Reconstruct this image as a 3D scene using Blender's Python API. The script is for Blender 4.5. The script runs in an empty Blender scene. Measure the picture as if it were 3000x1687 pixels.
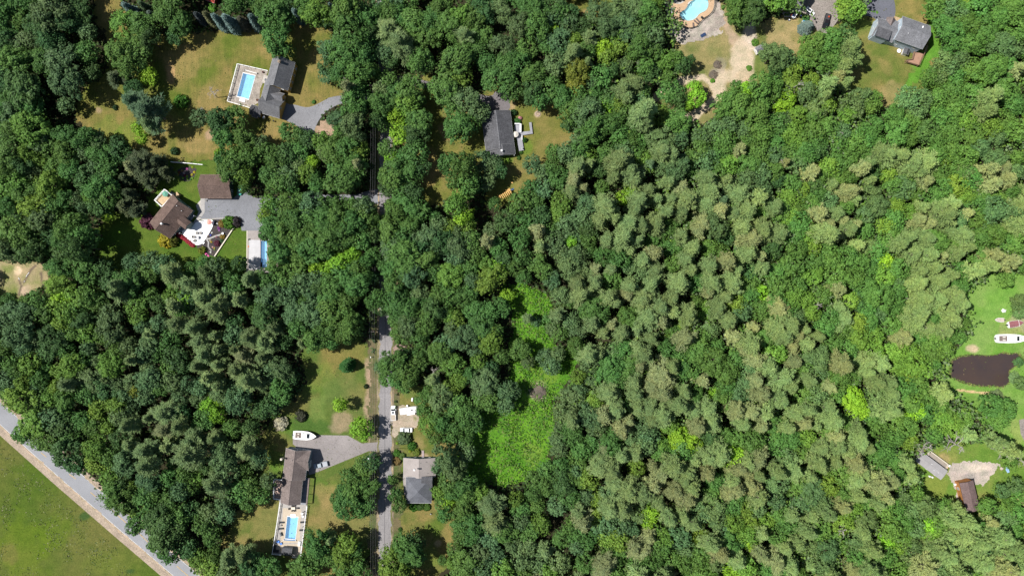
import bpy, bmesh, math, random
import numpy as np
from mathutils import Vector, Matrix
S = bpy.context.scene
COL = S.collection
# ---------------------------------------------------------------- camera, sky, sun
CAMH = 320.0            # drone height, metres
FPX = 2400.0            # focal length in photo pixels (photo is 3000 x 1687)
cam = bpy.data.objects.new("camera", bpy.data.cameras.new("camera"))
COL.objects.link(cam)
cam.location = (0, 0, CAMH)
cam.data.sensor_width = 36.0
cam.data.lens = FPX / 3000.0 * 36.0
cam.data.clip_start = 1.0
cam.data.clip_end = 6000.0
S.camera = cam
SUN_EL = math.radians(58)
w = bpy.data.worlds.new("World"); S.world = w; w.use_nodes = True
nt = w.node_tree
sky = nt.nodes.new("ShaderNodeTexSky"); sky.sky_type = 'NISHITA'; sky.sun_disc = False
sky.sun_elevation = SUN_EL; sky.sun_rotation = math.radians(276)
nt.links.new(sky.outputs[0], nt.nodes["Background"].inputs[0])
nt.nodes["Background"].inputs[1].default_value = 0.068
sl = bpy.data.lights.new("sun", 'SUN'); sl.energy = 5.0; sl.angle = math.radians(0.5); sl.color = (1.0, 0.972, 0.925)
so = bpy.data.objects.new("sun", sl); COL.objects.link(so)
sd = Vector((math.cos(SUN_EL), -0.10 * math.cos(SUN_EL), -math.sin(SUN_EL)))
so.rotation_euler = sd.to_track_quat('-Z', 'Y').to_euler(); so.location = (-150, 20, 300)
S.view_settings.view_transform = 'Standard'; S.view_settings.look = 'None'
S.view_settings.exposure = 0.40; S.view_settings.gamma = 1.0
try: S.view_settings.use_curve_mapping = False
except Exception: pass
S.cycles.max_bounces = 5; S.cycles.diffuse_bounces = 3; S.cycles.transmission_bounces = 3
S.cycles.transparent_max_bounces = 8

# ---------------------------------------------------------------- helpers
def W(px, py, z=0.0):
    """place seen at pixel (px,py) of the 3000-wide photo, on the level z"""
    k = (CAMH - z) / FPX
    return Vector(((px - 1500) * k, -(py - 843.5) * k, z))
def M(px, z=0.0): return px * (CAMH - z) / FPX
def PX(x, y): return x * FPX / CAMH + 1500, -y * FPX / CAMH + 843.5

def srgb(r, g, b):
    f = lambda c: ((c / 255 + 0.055) / 1.055) ** 2.4 if c > 10.3 else c / 255 / 12.92
    return (f(r), f(g), f(b))

def tag(o, label=None, cat=None, group=None, kind=None):
    if label: o['label'] = label
    if cat: o['category'] = cat
    if group: o['group'] = group
    if kind: o['kind'] = kind
    return o
def empty(name, loc=(0, 0, 0), rz=0.0, label=None, cat=None, group=None):
    o = bpy.data.objects.new(name, None); COL.objects.link(o)
    o.empty_display_size = 0.5
    o.location = loc; o.rotation_euler = (0, 0, rz)
    return tag(o, label, cat, group)
def link_mesh(name, me, parent=None):
    o = bpy.data.objects.new(name, me); COL.objects.link(o)
    if parent: o.parent = parent
    return o
def copy_tree(o, parent=None):
    c = o.copy(); COL.objects.link(c); c.parent = parent
    for ch in [x for x in o.children]: copy_tree(ch, c)
    return c

class MB:
    def __init__(s): s.v = []; s.f = []
    def add(s, vs, fs):
        n = len(s.v); s.v += [tuple(v) for v in vs]; s.f += [tuple(n + i for i in f) for f in fs]; return s
    def box(s, x0, x1, y0, y1, z0, z1, rz=0.0, c=None):
        vs = [(x, y, z) for z in (z0, z1) for x, y in ((x0, y0), (x1, y0), (x1, y1), (x0, y1))]
        if rz:
            cx, cy = c or ((x0 + x1) / 2, (y0 + y1) / 2); cs, sn = math.cos(rz), math.sin(rz)
            vs = [(cx + (x - cx) * cs - (y - cy) * sn, cy + (x - cx) * sn + (y - cy) * cs, z) for x, y, z in vs]
        return s.add(vs, [(3, 2, 1, 0), (4, 5, 6, 7), (0, 1, 5, 4), (1, 2, 6, 5), (2, 3, 7, 6), (3, 0, 4, 7)])
    def prism(s, poly, z0, z1):
        n = len(poly)
        a = sum(poly[i][0] * poly[(i + 1) % n][1] - poly[(i + 1) % n][0] * poly[i][1] for i in range(n))
        if a < 0: poly = poly[::-1]
        s.add([(p[0], p[1], z0) for p in poly] + [(p[0], p[1], z1) for p in poly],
              [tuple(range(n - 1, -1, -1)), tuple(range(n, 2 * n))] + [(i, (i + 1) % n, n + (i + 1) % n, n + i) for i in range(n)])
        return s
    def tube(s, p0, p1, r0, r1=None, n=6, cap=True):
        r1 = r0 if r1 is None else r1
        p0 = Vector(p0); p1 = Vector(p1); d = (p1 - p0)
        if d.length < 1e-6: return s
        d.normalize(); a = d.orthogonal().normalized(); b = d.cross(a)
        vs = []
        for p, r in ((p0, r0), (p1, r1)):
            for i in range(n):
                t = 2 * math.pi * i / n; vs.append(p + a * (r * math.cos(t)) + b * (r * math.sin(t)))
        fs = [(i, (i + 1) % n, n + (i + 1) % n, n + i) for i in range(n)]
        if cap: fs += [tuple(range(n - 1, -1, -1)), tuple(range(n, 2 * n))]
        return s.add(vs, fs)
    def loft(s, rings, cap=True):
        n = len(rings[0]); vs = [p for r in rings for p in r]; fs = []
        for k in range(len(rings) - 1):
            for i in range(n):
                a = k * n + i; b = k * n + (i + 1) % n; fs.append((a, b, b + n, a + n))
        if cap: fs += [tuple(range(n - 1, -1, -1)), tuple(range((len(rings) - 1) * n, len(rings) * n))]
        return s.add(vs, fs)
    def lathe(s, prof, n=16, c=(0, 0)):
        return s.loft([[(c[0] + r * math.cos(2 * math.pi * i / n), c[1] + r * math.sin(2 * math.pi * i / n), z) for i in range(n)] for r, z in prof])
    def build(s, name, mat, parent=None, bevel=0, smooth=False):
        me = bpy.data.meshes.new(name); me.from_pydata(s.v, [], s.f); me.update()
        if mat: me.materials.append(mat)
        bm = bmesh.new(); bm.from_mesh(me); bmesh.ops.recalc_face_normals(bm, faces=bm.faces)
        if bevel:
            bmesh.ops.bevel(bm, geom=list(bm.edges), offset=bevel, segments=2, affect='EDGES', profile=.5, clamp_overlap=True)
        bm.to_mesh(me); bm.free()
        if smooth: me.shade_smooth()
        return link_mesh(name, me, parent)

def np_mesh(name, V, F, mat, colors=None):
    """V (n,3), F (m,4) quads; colors (n,3) -> point attribute 'tint'"""
    me = bpy.data.meshes.new(name)
    me.vertices.add(len(V)); me.vertices.foreach_set("co", np.asarray(V, np.float32).ravel())
    m = len(F); k = F.shape[1]
    me.loops.add(m * k); me.loops.foreach_set("vertex_index", np.asarray(F, np.int32).ravel())
    me.polygons.add(m); me.polygons.foreach_set("loop_start", np.arange(0, m * k, k, dtype=np.int32))
    try: me.polygons.foreach_set("loop_total", np.full(m, k, np.int32))
    except Exception: pass
    me.update(calc_edges=True)
    if colors is not None:
        a = me.attributes.new("tint", 'FLOAT_COLOR', 'POINT')
        c4 = np.ones((len(V), 4), np.float32); c4[:, :3] = colors
        a.data.foreach_set("color", c4.ravel())
    if mat: me.materials.append(mat)
    return me

# value noise
_rs = np.random.RandomState(7); _G = _rs.rand(256, 256)
def vnoise(x, y, s, off=0):
    x = np.asarray(x, float) / s + 37.3 + off * 17.7; y = np.asarray(y, float) / s + 91.1 + off * 5.3
    xi = np.floor(x).astype(int); yi = np.floor(y).astype(int); fx = x - xi; fy = y - yi
    fx = fx * fx * (3 - 2 * fx); fy = fy * fy * (3 - 2 * fy)
    g = lambda a, b: _G[a & 255, b & 255]
    return (g(xi, yi) * (1 - fx) + g(xi + 1, yi) * fx) * (1 - fy) + (g(xi, yi + 1) * (1 - fx) + g(xi + 1, yi + 1) * fx) * fy
def fbm(x, y, s, o=4, off=0):
    t = 0; a = 1; n = 0
    for k in range(o):
        t = t + a * vnoise(x, y, s / 2 ** k, off + k * 3); n += a; a *= .55
    return t / n
def inside(poly, x, y):
    poly = np.asarray(poly, float); r = np.zeros(np.shape(x), bool); n = len(poly); j = n - 1
    for i in range(n):
        xi, yi = poly[i]; xj, yj = poly[j]
        if yi != yj:
            c = ((yi > y) != (yj > y)) & (x < (xj - xi) * (y - yi) / (yj - yi) + xi); r ^= c
        j = i
    return r
def smooth_poly(p, it=2, closed=True):
    for _ in range(it):
        q = []; n = len(p)
        for i in range(n if closed else n - 1):
            a = p[i]; b = p[(i + 1) % n]
            q += [(a[0] * .75 + b[0] * .25, a[1] * .75 + b[1] * .25), (a[0] * .25 + b[0] * .75, a[1] * .25 + b[1] * .75)]
        if not closed: q = [p[0]] + q + [p[-1]]
        p = q
    return p

# ---------------------------------------------------------------- materials
def _mat(name):
    m = bpy.data.materials.new(name); m.use_nodes = True; n = m.node_tree; return m, n, n.nodes["Principled BSDF"]
def N(nt, typ, **kw):
    n = nt.nodes.new(typ)
    for k, v in kw.items():
        if k in n.inputs: n.inputs[k].default_value = v
        else: setattr(n, k, v)
    return n
def mixc(nt, a, b, f, mode='MIX'):
    m = nt.nodes.new("ShaderNodeMix"); m.data_type = 'RGBA'; m.blend_type = mode
    for i, s in ((6, a), (7, b), (0, f)):
        if hasattr(s, 'links') or hasattr(s, 'is_linked'): nt.links.new(s, m.inputs[i])
        elif i == 0: m.inputs[0].default_value = s
        else: m.inputs[i].default_value = (*s[:3], 1)
    return m.outputs[2]
def noise_ramp(nt, scale, lo, hi, detail=4, coord=None, dist=0.0, rough=.55):
    t = N(nt, "ShaderNodeTexNoise", Scale=scale, Detail=detail, Distortion=dist, Roughness=rough)
    if coord: nt.links.new(coord, t.inputs['Vector'])
    r = N(nt, "ShaderNodeMapRange"); r.inputs[1].default_value = lo; r.inputs[2].default_value = hi
    nt.links.new(t.outputs[0], r.inputs[0]); return r.outputs[0]
_mc = {}
def pmat(name, col, rough=.7, var=.25, scale=.6, fine=.15, fscale=8.0, metal=0.0, spec=.3, bump=0.0, col2=None, stretch=None, emit=None):
    """painted / mineral surface: base colour with two sizes of procedural wear"""
    if name in _mc: return _mc[name]
    m, nt, b = _mat(name)
    tc = N(nt, "ShaderNodeTexCoord"); co = tc.outputs['Object']
    if stretch:
        mp = N(nt, "ShaderNodeMapping"); mp.inputs['Scale'].default_value = stretch; nt.links.new(co, mp.inputs[0]); co = mp.outputs[0]
    f1 = noise_ramp(nt, scale, .35, .65, coord=co); f2 = noise_ramp(nt, fscale, .3, .7, detail=2, coord=co)
    c2 = col2 or tuple(c * (1 - var) for c in col)
    a = mixc(nt, col, c2, f1)
    dk = mixc(nt, (1, 1, 1), (1 - fine * 1.6,) * 3, f2)
    out = mixc(nt, a, dk, 1.0, 'MULTIPLY')
    nt.links.new(out, b.inputs['Base Color'])
    b.inputs['Roughness'].default_value = rough; b.inputs['Metallic'].default_value = metal
    b.inputs['Specular IOR Level'].default_value = spec
    if bump:
        bp = N(nt, "ShaderNodeBump", Strength=bump, Distance=.03); nt.links.new(f2, bp.inputs['Height']); nt.links.new(bp.outputs[0], b.inputs['Normal'])
    _mc[name] = m; return m
def stripe_mat(name, col, col2, width, axis='X', rough=.75, var=.25, duty=.12, soft=.04):
    """boards, shingle courses or siding: thin darker joints every `width` metres along an axis of the object"""
    if name in _mc: return _mc[name]
    m, nt, b = _mat(name)
    tc = N(nt, "ShaderNodeTexCoord"); sp = N(nt, "ShaderNodeSeparateXYZ"); nt.links.new(tc.outputs['Object'], sp.inputs[0])
    dv = N(nt, "ShaderNodeMath", operation='DIVIDE'); dv.inputs[1].default_value = width; nt.links.new(sp.outputs[axis], dv.inputs[0])
    fr = N(nt, "ShaderNodeMath", operation='FRACT'); nt.links.new(dv.outputs[0], fr.inputs[0])
    mr = N(nt, "ShaderNodeMapRange"); mr.inputs[1].default_value = duty; mr.inputs[2].default_value = duty + soft; nt.links.new(fr.outputs[0], mr.inputs[0])
    f1 = noise_ramp(nt, .7, .3, .7, coord=tc.outputs['Object']); f2 = noise_ramp(nt, 5.0, .3, .7, coord=tc.outputs['Object'])
    a = mixc(nt, col, tuple(c * (1 - var) for c in col), f1)
    a = mixc(nt, a, mixc(nt, (1, 1, 1), (.8, .8, .8), f2), 1.0, 'MULTIPLY')
    out = mixc(nt, col2, a, mr.outputs[0])
    nt.links.new(out, b.inputs['Base Color']); b.inputs['Roughness'].default_value = rough
    b.inputs['Specular IOR Level'].default_value = .25
    _mc[name] = m; return m
def attr_ground(name, detail=.35, rough=.95, fscale=2.2, streak=None):
    m, nt, b = _mat(name)
    at = N(nt, "ShaderNodeAttribute"); at.attribute_name = "tint"
    tc = N(nt, "ShaderNodeTexCoord"); co = tc.outputs['Object']
    f0 = noise_ramp(nt, fscale, .34, .66, detail=8, coord=co, rough=.78)
    f1 = noise_ramp(nt, .35, .35, .65, detail=5, coord=co, rough=.6)
    mul = mixc(nt, (1 - detail,) * 3, (1 + detail,) * 3, f0)
    o = mixc(nt, at.outputs['Color'], mul, 1.0, 'MULTIPLY')
    o = mixc(nt, o, mixc(nt, (.86, .9, .84), (1.16, 1.1, 1.1), f1), 1.0, 'MULTIPLY')
    if streak:
        mp = N(nt, "ShaderNodeMapping"); mp.inputs['Scale'].default_value = (1, .06, 1); mp.inputs['Rotation'].default_value = (0, 0, streak); nt.links.new(co, mp.inputs[0])
        f2 = noise_ramp(nt, 1.3, .4, .62, detail=3, coord=mp.outputs[0])
        o = mixc(nt, o, mixc(nt, (.93, .94, .9), (1.14, 1.08, 1.05), f2), 1.0, 'MULTIPLY')
    nt.links.new(o, b.inputs['Base Color']); b.inputs['Roughness'].default_value = rough; b.inputs['Specular IOR Level'].default_value = .1
    bp = N(nt, "ShaderNodeBump", Strength=.55, Distance=.18); nt.links.new(f0, bp.inputs['Height']); nt.links.new(bp.outputs[0], b.inputs['Normal'])
    return m
def leaf_mat(name, use_attr=False, trans=.22, spread=.3):
    m, nt, b = _mat(name)
    if use_attr:
        at = N(nt, "ShaderNodeAttribute"); at.attribute_name = "tint"; base = at.outputs['Color']
    else:
        oi = N(nt, "ShaderNodeObjectInfo"); base = oi.outputs['Color']
    tc = N(nt, "ShaderNodeTexCoord")
    f0 = noise_ramp(nt, 1.6, .3, .7, detail=3, coord=tc.outputs['Object'])
    f1 = noise_ramp(nt, .35, .3, .7, detail=2, coord=tc.outputs['Object'])
    c = mixc(nt, base, mixc(nt, (1 - spread, 1 - spread, 1 - spread * .8), (1 + spread * 1.15, 1 + spread, 1 + spread * .4), f0), 1.0, 'MULTIPLY')
    c = mixc(nt, c, mixc(nt, (.86, .93, .95), (1.14, 1.06, 1.0), f1), 1.0, 'MULTIPLY')
    nt.links.new(c, b.inputs['Base Color']); b.inputs['Roughness'].default_value = .62; b.inputs['Specular IOR Level'].default_value = .22
    tr = N(nt, "ShaderNodeBsdfTranslucent"); nt.links.new(c, tr.inputs[0])
    mx = N(nt, "ShaderNodeMixShader"); mx.inputs[0].default_value = trans
    out = nt.nodes["Material Output"]
    nt.links.new(b.outputs[0], mx.inputs[1]); nt.links.new(tr.outputs[0], mx.inputs[2]); nt.links.new(mx.outputs[0], out.inputs[0])
    return m
LEAF = leaf_mat("leaf"); NEEDLE = leaf_mat("needle", trans=.24, spread=.22); LEAF_T = leaf_mat("leaf_mixed", True); 
BARKP = pmat("pine_bark", (.30, .25, .215), .9, .3, 2, .3); BARK = pmat("bark", (.14, .11, .085), .9, .4, 2, .3); DEADW = pmat("dead_wood", (.42, .38, .34), .85, .3, 2, .2)
def asphalt(name, c, tone=.22):
    """worn asphalt: broad bleaching, fine aggregate, a web of sealed cracks and a few darker oil stains"""
    if name in _mc: return _mc[name]
    m = pmat(name, c, .9, tone, .10, .2, 3.5, spec=.2, bump=.2); nt = m.node_tree; b = nt.nodes["Principled BSDF"]
    src = b.inputs['Base Color'].links[0].from_socket; tc = N(nt, "ShaderNodeTexCoord")
    nz = N(nt, "ShaderNodeTexNoise", Scale=.35, Detail=3); nt.links.new(tc.outputs['Object'], nz.inputs[0])
    mv = mixc(nt, tc.outputs['Object'], nz.outputs[1], .5, 'ADD')
    vo = N(nt, "ShaderNodeTexVoronoi", Scale=.16, feature='DISTANCE_TO_EDGE'); nt.links.new(mv, vo.inputs[0])
    r = N(nt, "ShaderNodeMapRange"); r.inputs[1].default_value = .004; r.inputs[2].default_value = .022; nt.links.new(vo.outputs[0], r.inputs[0])
    o = mixc(nt, src, mixc(nt, (.87, .87, .88), (1, 1, 1), r.outputs[0]), 1.0, 'MULTIPLY')
    st = noise_ramp(nt, .55, .66, .74, detail=2, coord=tc.outputs['Object'])
    o = mixc(nt, o, mixc(nt, (1, 1, 1), (.82, .81, .80), st), 1.0, 'MULTIPLY')
    nt.links.new(o, b.inputs['Base Color']); return m
ASPH = asphalt("asphalt_road", (.30, .282, .283)); ASPH_B = asphalt("asphalt_blue", (.25, .255, .275)); ASPH_D = asphalt("asphalt_dark", (.155, .16, .19))
ASPH_P = asphalt("asphalt_pinkish", (.32, .288, .278)); ASPH_H = pmat("asphalt_highway", (.295, .298, .315), .9, .14, .1, .12, 3.5, spec=.2, bump=.2)
CONC = pmat("concrete", (.50, .465, .415), .85, .28, .35, .14, 3.0); CONC_G = pmat("concrete_grey", (.40, .38, .36), .85, .22, .5, .14, 3.0)
WHITE = pmat("white_paint", (.80, .80, .79), .5, .08, .5, .05, 4); 
WATERG = None
# ---------------------------------------------------------------- ground and clearings
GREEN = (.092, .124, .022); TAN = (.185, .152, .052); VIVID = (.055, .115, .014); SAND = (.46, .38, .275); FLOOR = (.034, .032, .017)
LAWNS = []
POOL_A = [(712, 215), (747.5, 223), (728.5, 291), (694.5, 282)]
POOL_B = [(763, 706), (781.5, 706), (781.5, 784), (763.5, 782)]
POOL_G = [(842, 1512.5), (873.5, 1514.5), (865, 1578.7), (835, 1576)]
POOL_D = [(2042, -18), (2032, 1), (2024, 5), (2017, 9), (2014, 20), (2006, 30), (1996, 35), (1991.5, 42), (1994, 50), (2003, 58), (2015, 61.5), (2029, 59), (2040, 52), (2047, 42), (2056, 37), (2067, 32), (2074, 22), (2075.5, 8), (2068, -15)]
POOLS = [POOL_A, POOL_B, POOL_G, POOL_D]
def grow(poly, d):
    cx = sum(p[0] for p in poly) / len(poly); cy = sum(p[1] for p in poly) / len(poly)
    return [(x + (x - cx) / math.hypot(x - cx, y - cy) * d, y + (y - cy) / math.hypot(x - cx, y - cy) * d) for x, y in poly]
def not_hole(X, Y, d=4.0):
    k = np.ones(np.shape(X), bool)
    for q in POOLS: k &= ~inside([tuple(W(*t)[:2]) for t in grow(q, d)], X, Y)
    return k
CLEAR = []     # clearing polygons, photo pixels on the ground: no filler plants inside
_sn = [0]
def sheet(name, poly, z, colfn, cell=.5, ragged=1.2, mat=None, clear=True, kind='structure', seed=0):
    _sn[0] += 1; z += _sn[0] * .0012
    poly = smooth_poly(poly, 2)
    if clear: CLEAR.append(poly)
    if name == 'lawn': LAWNS.append([(x + (cx0 - x) * .05, y + (cy0 - y) * .05) for x, y in poly for cx0, cy0 in [(sum(q[0] for q in poly) / len(poly), sum(q[1] for q in poly) / len(poly))]])
    wp = np.array([W(p[0], p[1])[:2] for p in poly])
    x0, y0 = wp.min(0) - 1; x1, y1 = wp.max(0) + 1
    nx = int((x1 - x0) / cell) + 1; ny = int((y1 - y0) / cell) + 1
    gx, gy = np.meshgrid(x0 + np.arange(nx + 1) * cell, y0 + np.arange(ny + 1) * cell)
    cx = gx[:-1, :-1] + cell / 2; cy = gy[:-1, :-1] + cell / 2
    jx = (fbm(cx, cy, 2.2, 3, seed + 3) - .5) * 2 * ragged * 2; jy = (fbm(cx, cy, 2.2, 3, seed + 9) - .5) * 2 * ragged * 2
    keep = inside(wp, cx + jx, cy + jy) & not_hole(cx, cy)
    idx = np.arange((nx + 1) * (ny + 1)).reshape(ny + 1, nx + 1)
    F = np.stack([idx[:-1, :-1][keep], idx[:-1, 1:][keep], idx[1:, 1:][keep], idx[1:, :-1][keep]], 1)
    used = np.unique(F); mp = -np.ones(idx.size, int); mp[used] = np.arange(len(used))
    X = gx.ravel()[used]; Y = gy.ravel()[used]
    C = np.clip(colfn(X, Y), .005, .9)
    V = np.stack([X, Y, np.full(len(X), z)], 1)
    me = np_mesh(name, V, mp[F], mat or GM, C)
    o = link_mesh(name, me); o['kind'] = kind; return o
GM = attr_ground("grass_ground"); GMS = attr_ground("mown_grass", streak=math.radians(10)); GMF = attr_ground("field_grass", detail=.3, fscale=1.6)
ROCKM = attr_ground("river_rock", detail=.5, fscale=3.6)
def grass(green, tan, bias=0.0, scale=14, blobs=(), seed=0, hard=3.0, blend=1.0):
    g = np.array(green); t = np.array(tan)
    def f(X, Y):
        n = fbm(X, Y, scale, 5, seed); k = np.clip((n - .5 + bias) * hard + .5, 0, 1)[:, None] * blend
        c = g * (1 - k) + t * k
        px, py = PX(X, Y)
        q = fbm(X, Y, 4.5, 4, seed + 40)
        for bl in blobs:
            bx, by, br, bc, bs = bl[:5]; asp = bl[5] if len(bl) > 5 else 1.0
            d = np.sqrt(((px - bx) / br) ** 2 + ((py - by) / (br * asp)) ** 2)
            wgt = np.clip((1.15 - d + (q - .5) * 1.6) * 2.2, 0, 1)[:, None] * bs
            c = c * (1 - wgt) + np.array(bc) * wgt
        return c
    return f
def path_blobs(pts, r, col, s):
    out = []
    for a, b in zip(pts, pts[1:]):
        n = max(1, int(math.hypot(b[0] - a[0], b[1] - a[1]) / (r * .8)))
        for i in range(n + 1): out.append((a[0] + (b[0] - a[0]) * i / n, a[1] + (b[1] - a[1]) * i / n, r, col, s))
    return out
DOUT0 = [(1925, -20), (1950, 2), (1957, 23), (1966, 45), (1973, 55), (1982, 66), (2000, 76), (2011, 82), (2023, 84), (2041, 78), (2051, 66), (2060, 55), (2074, 47), (2085, 36), (2092, 21), (2093, -20)]
CLEAR += [DOUT0, [(720, 670), (800, 670), (822, 745), (822, 800), (720, 800)], [(590, -20), (680, -20), (680, 20), (600, 20)], [(1165, 1480), (1170, 1320), (1290, 1320), (1290, 1480)]]
# forest floor: one sheet to the horizon
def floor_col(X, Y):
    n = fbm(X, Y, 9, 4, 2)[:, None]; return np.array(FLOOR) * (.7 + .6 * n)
gx, gy = np.meshgrid(np.concatenate([[-2500, -900], np.linspace(-330, 330, 160), [900, 2500]]), np.concatenate([[-2500, -900], np.linspace(-240, 240, 120), [900, 2500]]))
ii = np.arange(gx.size).reshape(gx.shape)
F0 = np.stack([ii[:-1, :-1].ravel(), ii[:-1, 1:].ravel(), ii[1:, 1:].ravel(), ii[1:, :-1].ravel()], 1)
X0 = gx.ravel()[F0].mean(1); Y0 = gy.ravel()[F0].mean(1); F0 = F0[not_hole(X0, Y0, 45)]
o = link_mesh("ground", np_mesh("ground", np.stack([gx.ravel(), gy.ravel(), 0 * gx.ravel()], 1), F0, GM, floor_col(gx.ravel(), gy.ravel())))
o['kind'] = 'structure'
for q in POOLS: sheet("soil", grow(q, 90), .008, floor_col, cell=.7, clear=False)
DRY = (.245, .185, .075); BARE = (.33, .235, .165); LIMEG = (.085, .175, .02)
# A: big dry lawn, upper left
sheet("lawn", [(275, -20), (350, -20), (360, 60), (470, 110), (620, 95), (780, 60), (960, 60), (1000, 160), (1020, 262), (1000, 300), (900, 340), (870, 420), (650, 480), (480, 470), (400, 445), (235, 395), (215, 280), (300, 230), (330, 150), (280, 60)], .02,
      grass(GREEN, TAN, .02, 11, [(540, 180, 60, DRY, .6, .9), (620, 300, 50, DRY, .45), (700, 210, 20, GREEN, .8, 2), (580, 430, 60, DRY, .75, .5), (830, 380, 60, DRY, .6, .4), (935, 180, 30, DRY, .5, 1.6), (780, 150, 35, DRY, .6, .6), (500, 215, 14, (.36, .24, .12), .7, 2.0), (620, 395, 25, BARE, .7, .8), (290, 325, 14, BARE, .6), (370, 390, 40, LIMEG, .5), (310, 380, 50, LIMEG, .35), (300, 20, 25, DRY, .6, 2)], 1), mat=GMS)
# vivid lawn round the brown house
sheet("lawn", [(470, 470), (560, 478), (700, 470), (735, 500), (715, 560), (735, 590), (720, 660), (740, 700), (740, 800), (640, 830), (320, 800), (285, 740), (270, 690), (300, 640), (340, 615), (420, 600), (470, 540)], .024,
      grass(VIVID, (.085, .125, .02), 0, 8, [(640, 485, 50, (.10, .13, .03), .5, .5), (560, 550, 20, (.12, .14, .03), .4), (690, 770, 30, LIMEG, .3), (350, 690, 40, LIMEG, .4)], 2, hard=2), mat=GM)
# field lower left
sheet("field", [(-140, 1150), (0, 1252), (60, 1310), (148, 1386), (258, 1482), (358, 1574), (490, 1690), (610, 1800), (-140, 1820)], .02,
      grass((.064, .104, .014), (.115, .118, .032), -.05, 22, [(40, 1310, 60, (.13, .12, .04), .4), (60, 1600, 90, (.10, .15, .012), .5), (330, 1650, 70, (.13, .15, .03), .4, .6), (250, 1510, 14, (.03, .075, .02), .8, .7), (380, 1672, 14, (.03, .07, .02), .8, .5), (150, 1560, 50, (.085, .14, .01), .5), (20, 1620, 30, (.17, .13, .05), .4)], 3, hard=2.2), cell=.8, mat=GMF)
# lawn around the pool house (lower middle)
sheet("lawn", [(860, 1040), (930, 1005), (1108, 985), (1109, 1262), (1085, 1330), (1108, 1345), (1108, 1700), (640, 1700), (655, 1560), (700, 1480), (770, 1400), (760, 1330), (770, 1260), (830, 1200), (880, 1150), (905, 1090)], .02,
      grass((.082, .122, .026), TAN, -.05, 10, [(1000, 1040, 70, (.20, .16, .05), .5), (940, 1110, 50, LIMEG, .35), (1010, 1150, 60, (.10, .14, .04), .5), (930, 1200, 25, (.14, .2, .05), .5, 2), (900, 1250, 60, (.05, .105, .02), .8, .45), (840, 1250, 20, LIMEG, .4), (1000, 1235, 30, BARE, .6), (850, 1370, 30, DRY, .3), (810, 1350, 25, LIMEG, .6, 1.5), (960, 1420, 40, LIMEG, .35, .6), (965, 1450, 40, DRY, .55), (1000, 1520, 90, DRY, .5, .7), (790, 1530, 50, DRY, .4, 2), (1040, 1560, 50, (.15, .15, .05), .5), (880, 1640, 40, DRY, .6), (700, 1640, 60, DRY, .6)]
            + path_blobs([(1083, 1060), (1085, 1240), (1090, 1330)], 14, BARE, .55) + path_blobs([(1102, 1000), (1103, 1250)], 8, (.33, .24, .14), .6) + path_blobs([(1104, 1390), (1104, 1700)], 9, (.38, .28, .2), .6), 4), mat=GM)
# yard east of the street
sheet("lawn", [(1150, 1120), (1240, 1120), (1330, 1180), (1340, 1300), (1330, 1480), (1330, 1700), (1150, 1700)], .02,
      grass((.085, .12, .025), TAN, .02, 7, [(1275, 1550, 25, (.06, .12, .015), .8, 1.4), (1250, 1640, 40, LIMEG, .4), (1285, 1590, 12, (.40, .30, .17), .7), (1230, 1300, 20, (.3, .22, .1), .5), (1245, 1335, 20, (.4, .3, .2), .7, .4), (1200, 1150, 30, (.08, .14, .03), .6)] + path_blobs([(1156, 1130), (1157, 1330), (1157, 1700)], 6, (.40, .30, .20), .75), 5), mat=GM)
# yard round the small grey house, and the grass under the street trees north of it
sheet("lawn", [(1180, 215), (1310, 225), (1330, 270), (1420, 270), (1470, 230), (1600, 270), (1680, 330), (1680, 420), (1600, 470), (1560, 540), (1530, 600), (1450, 620), (1400, 520), (1230, 640), (1180, 480), (1160, 300)], .02,
      grass((.125, .135, .03), (.21, .165, .06), 0, 9, [(1575, 335, 10, (.5, .38, .26), .9), (1465, 470, 40, LIMEG, .8, .35), (1540, 430, 18, LIMEG, .5), (1300, 380, 25, (.30, .2, .1), .7), (1260, 500, 25, (.26, .19, .07), .7, 2), (1270, 215, 40, (.13, .17, .03), .5), (1500, 570, 60, (.12, .15, .03), .4), (1500, 312, 8, (.36, .26, .15), .6, 2)], 6), mat=GM)
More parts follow.
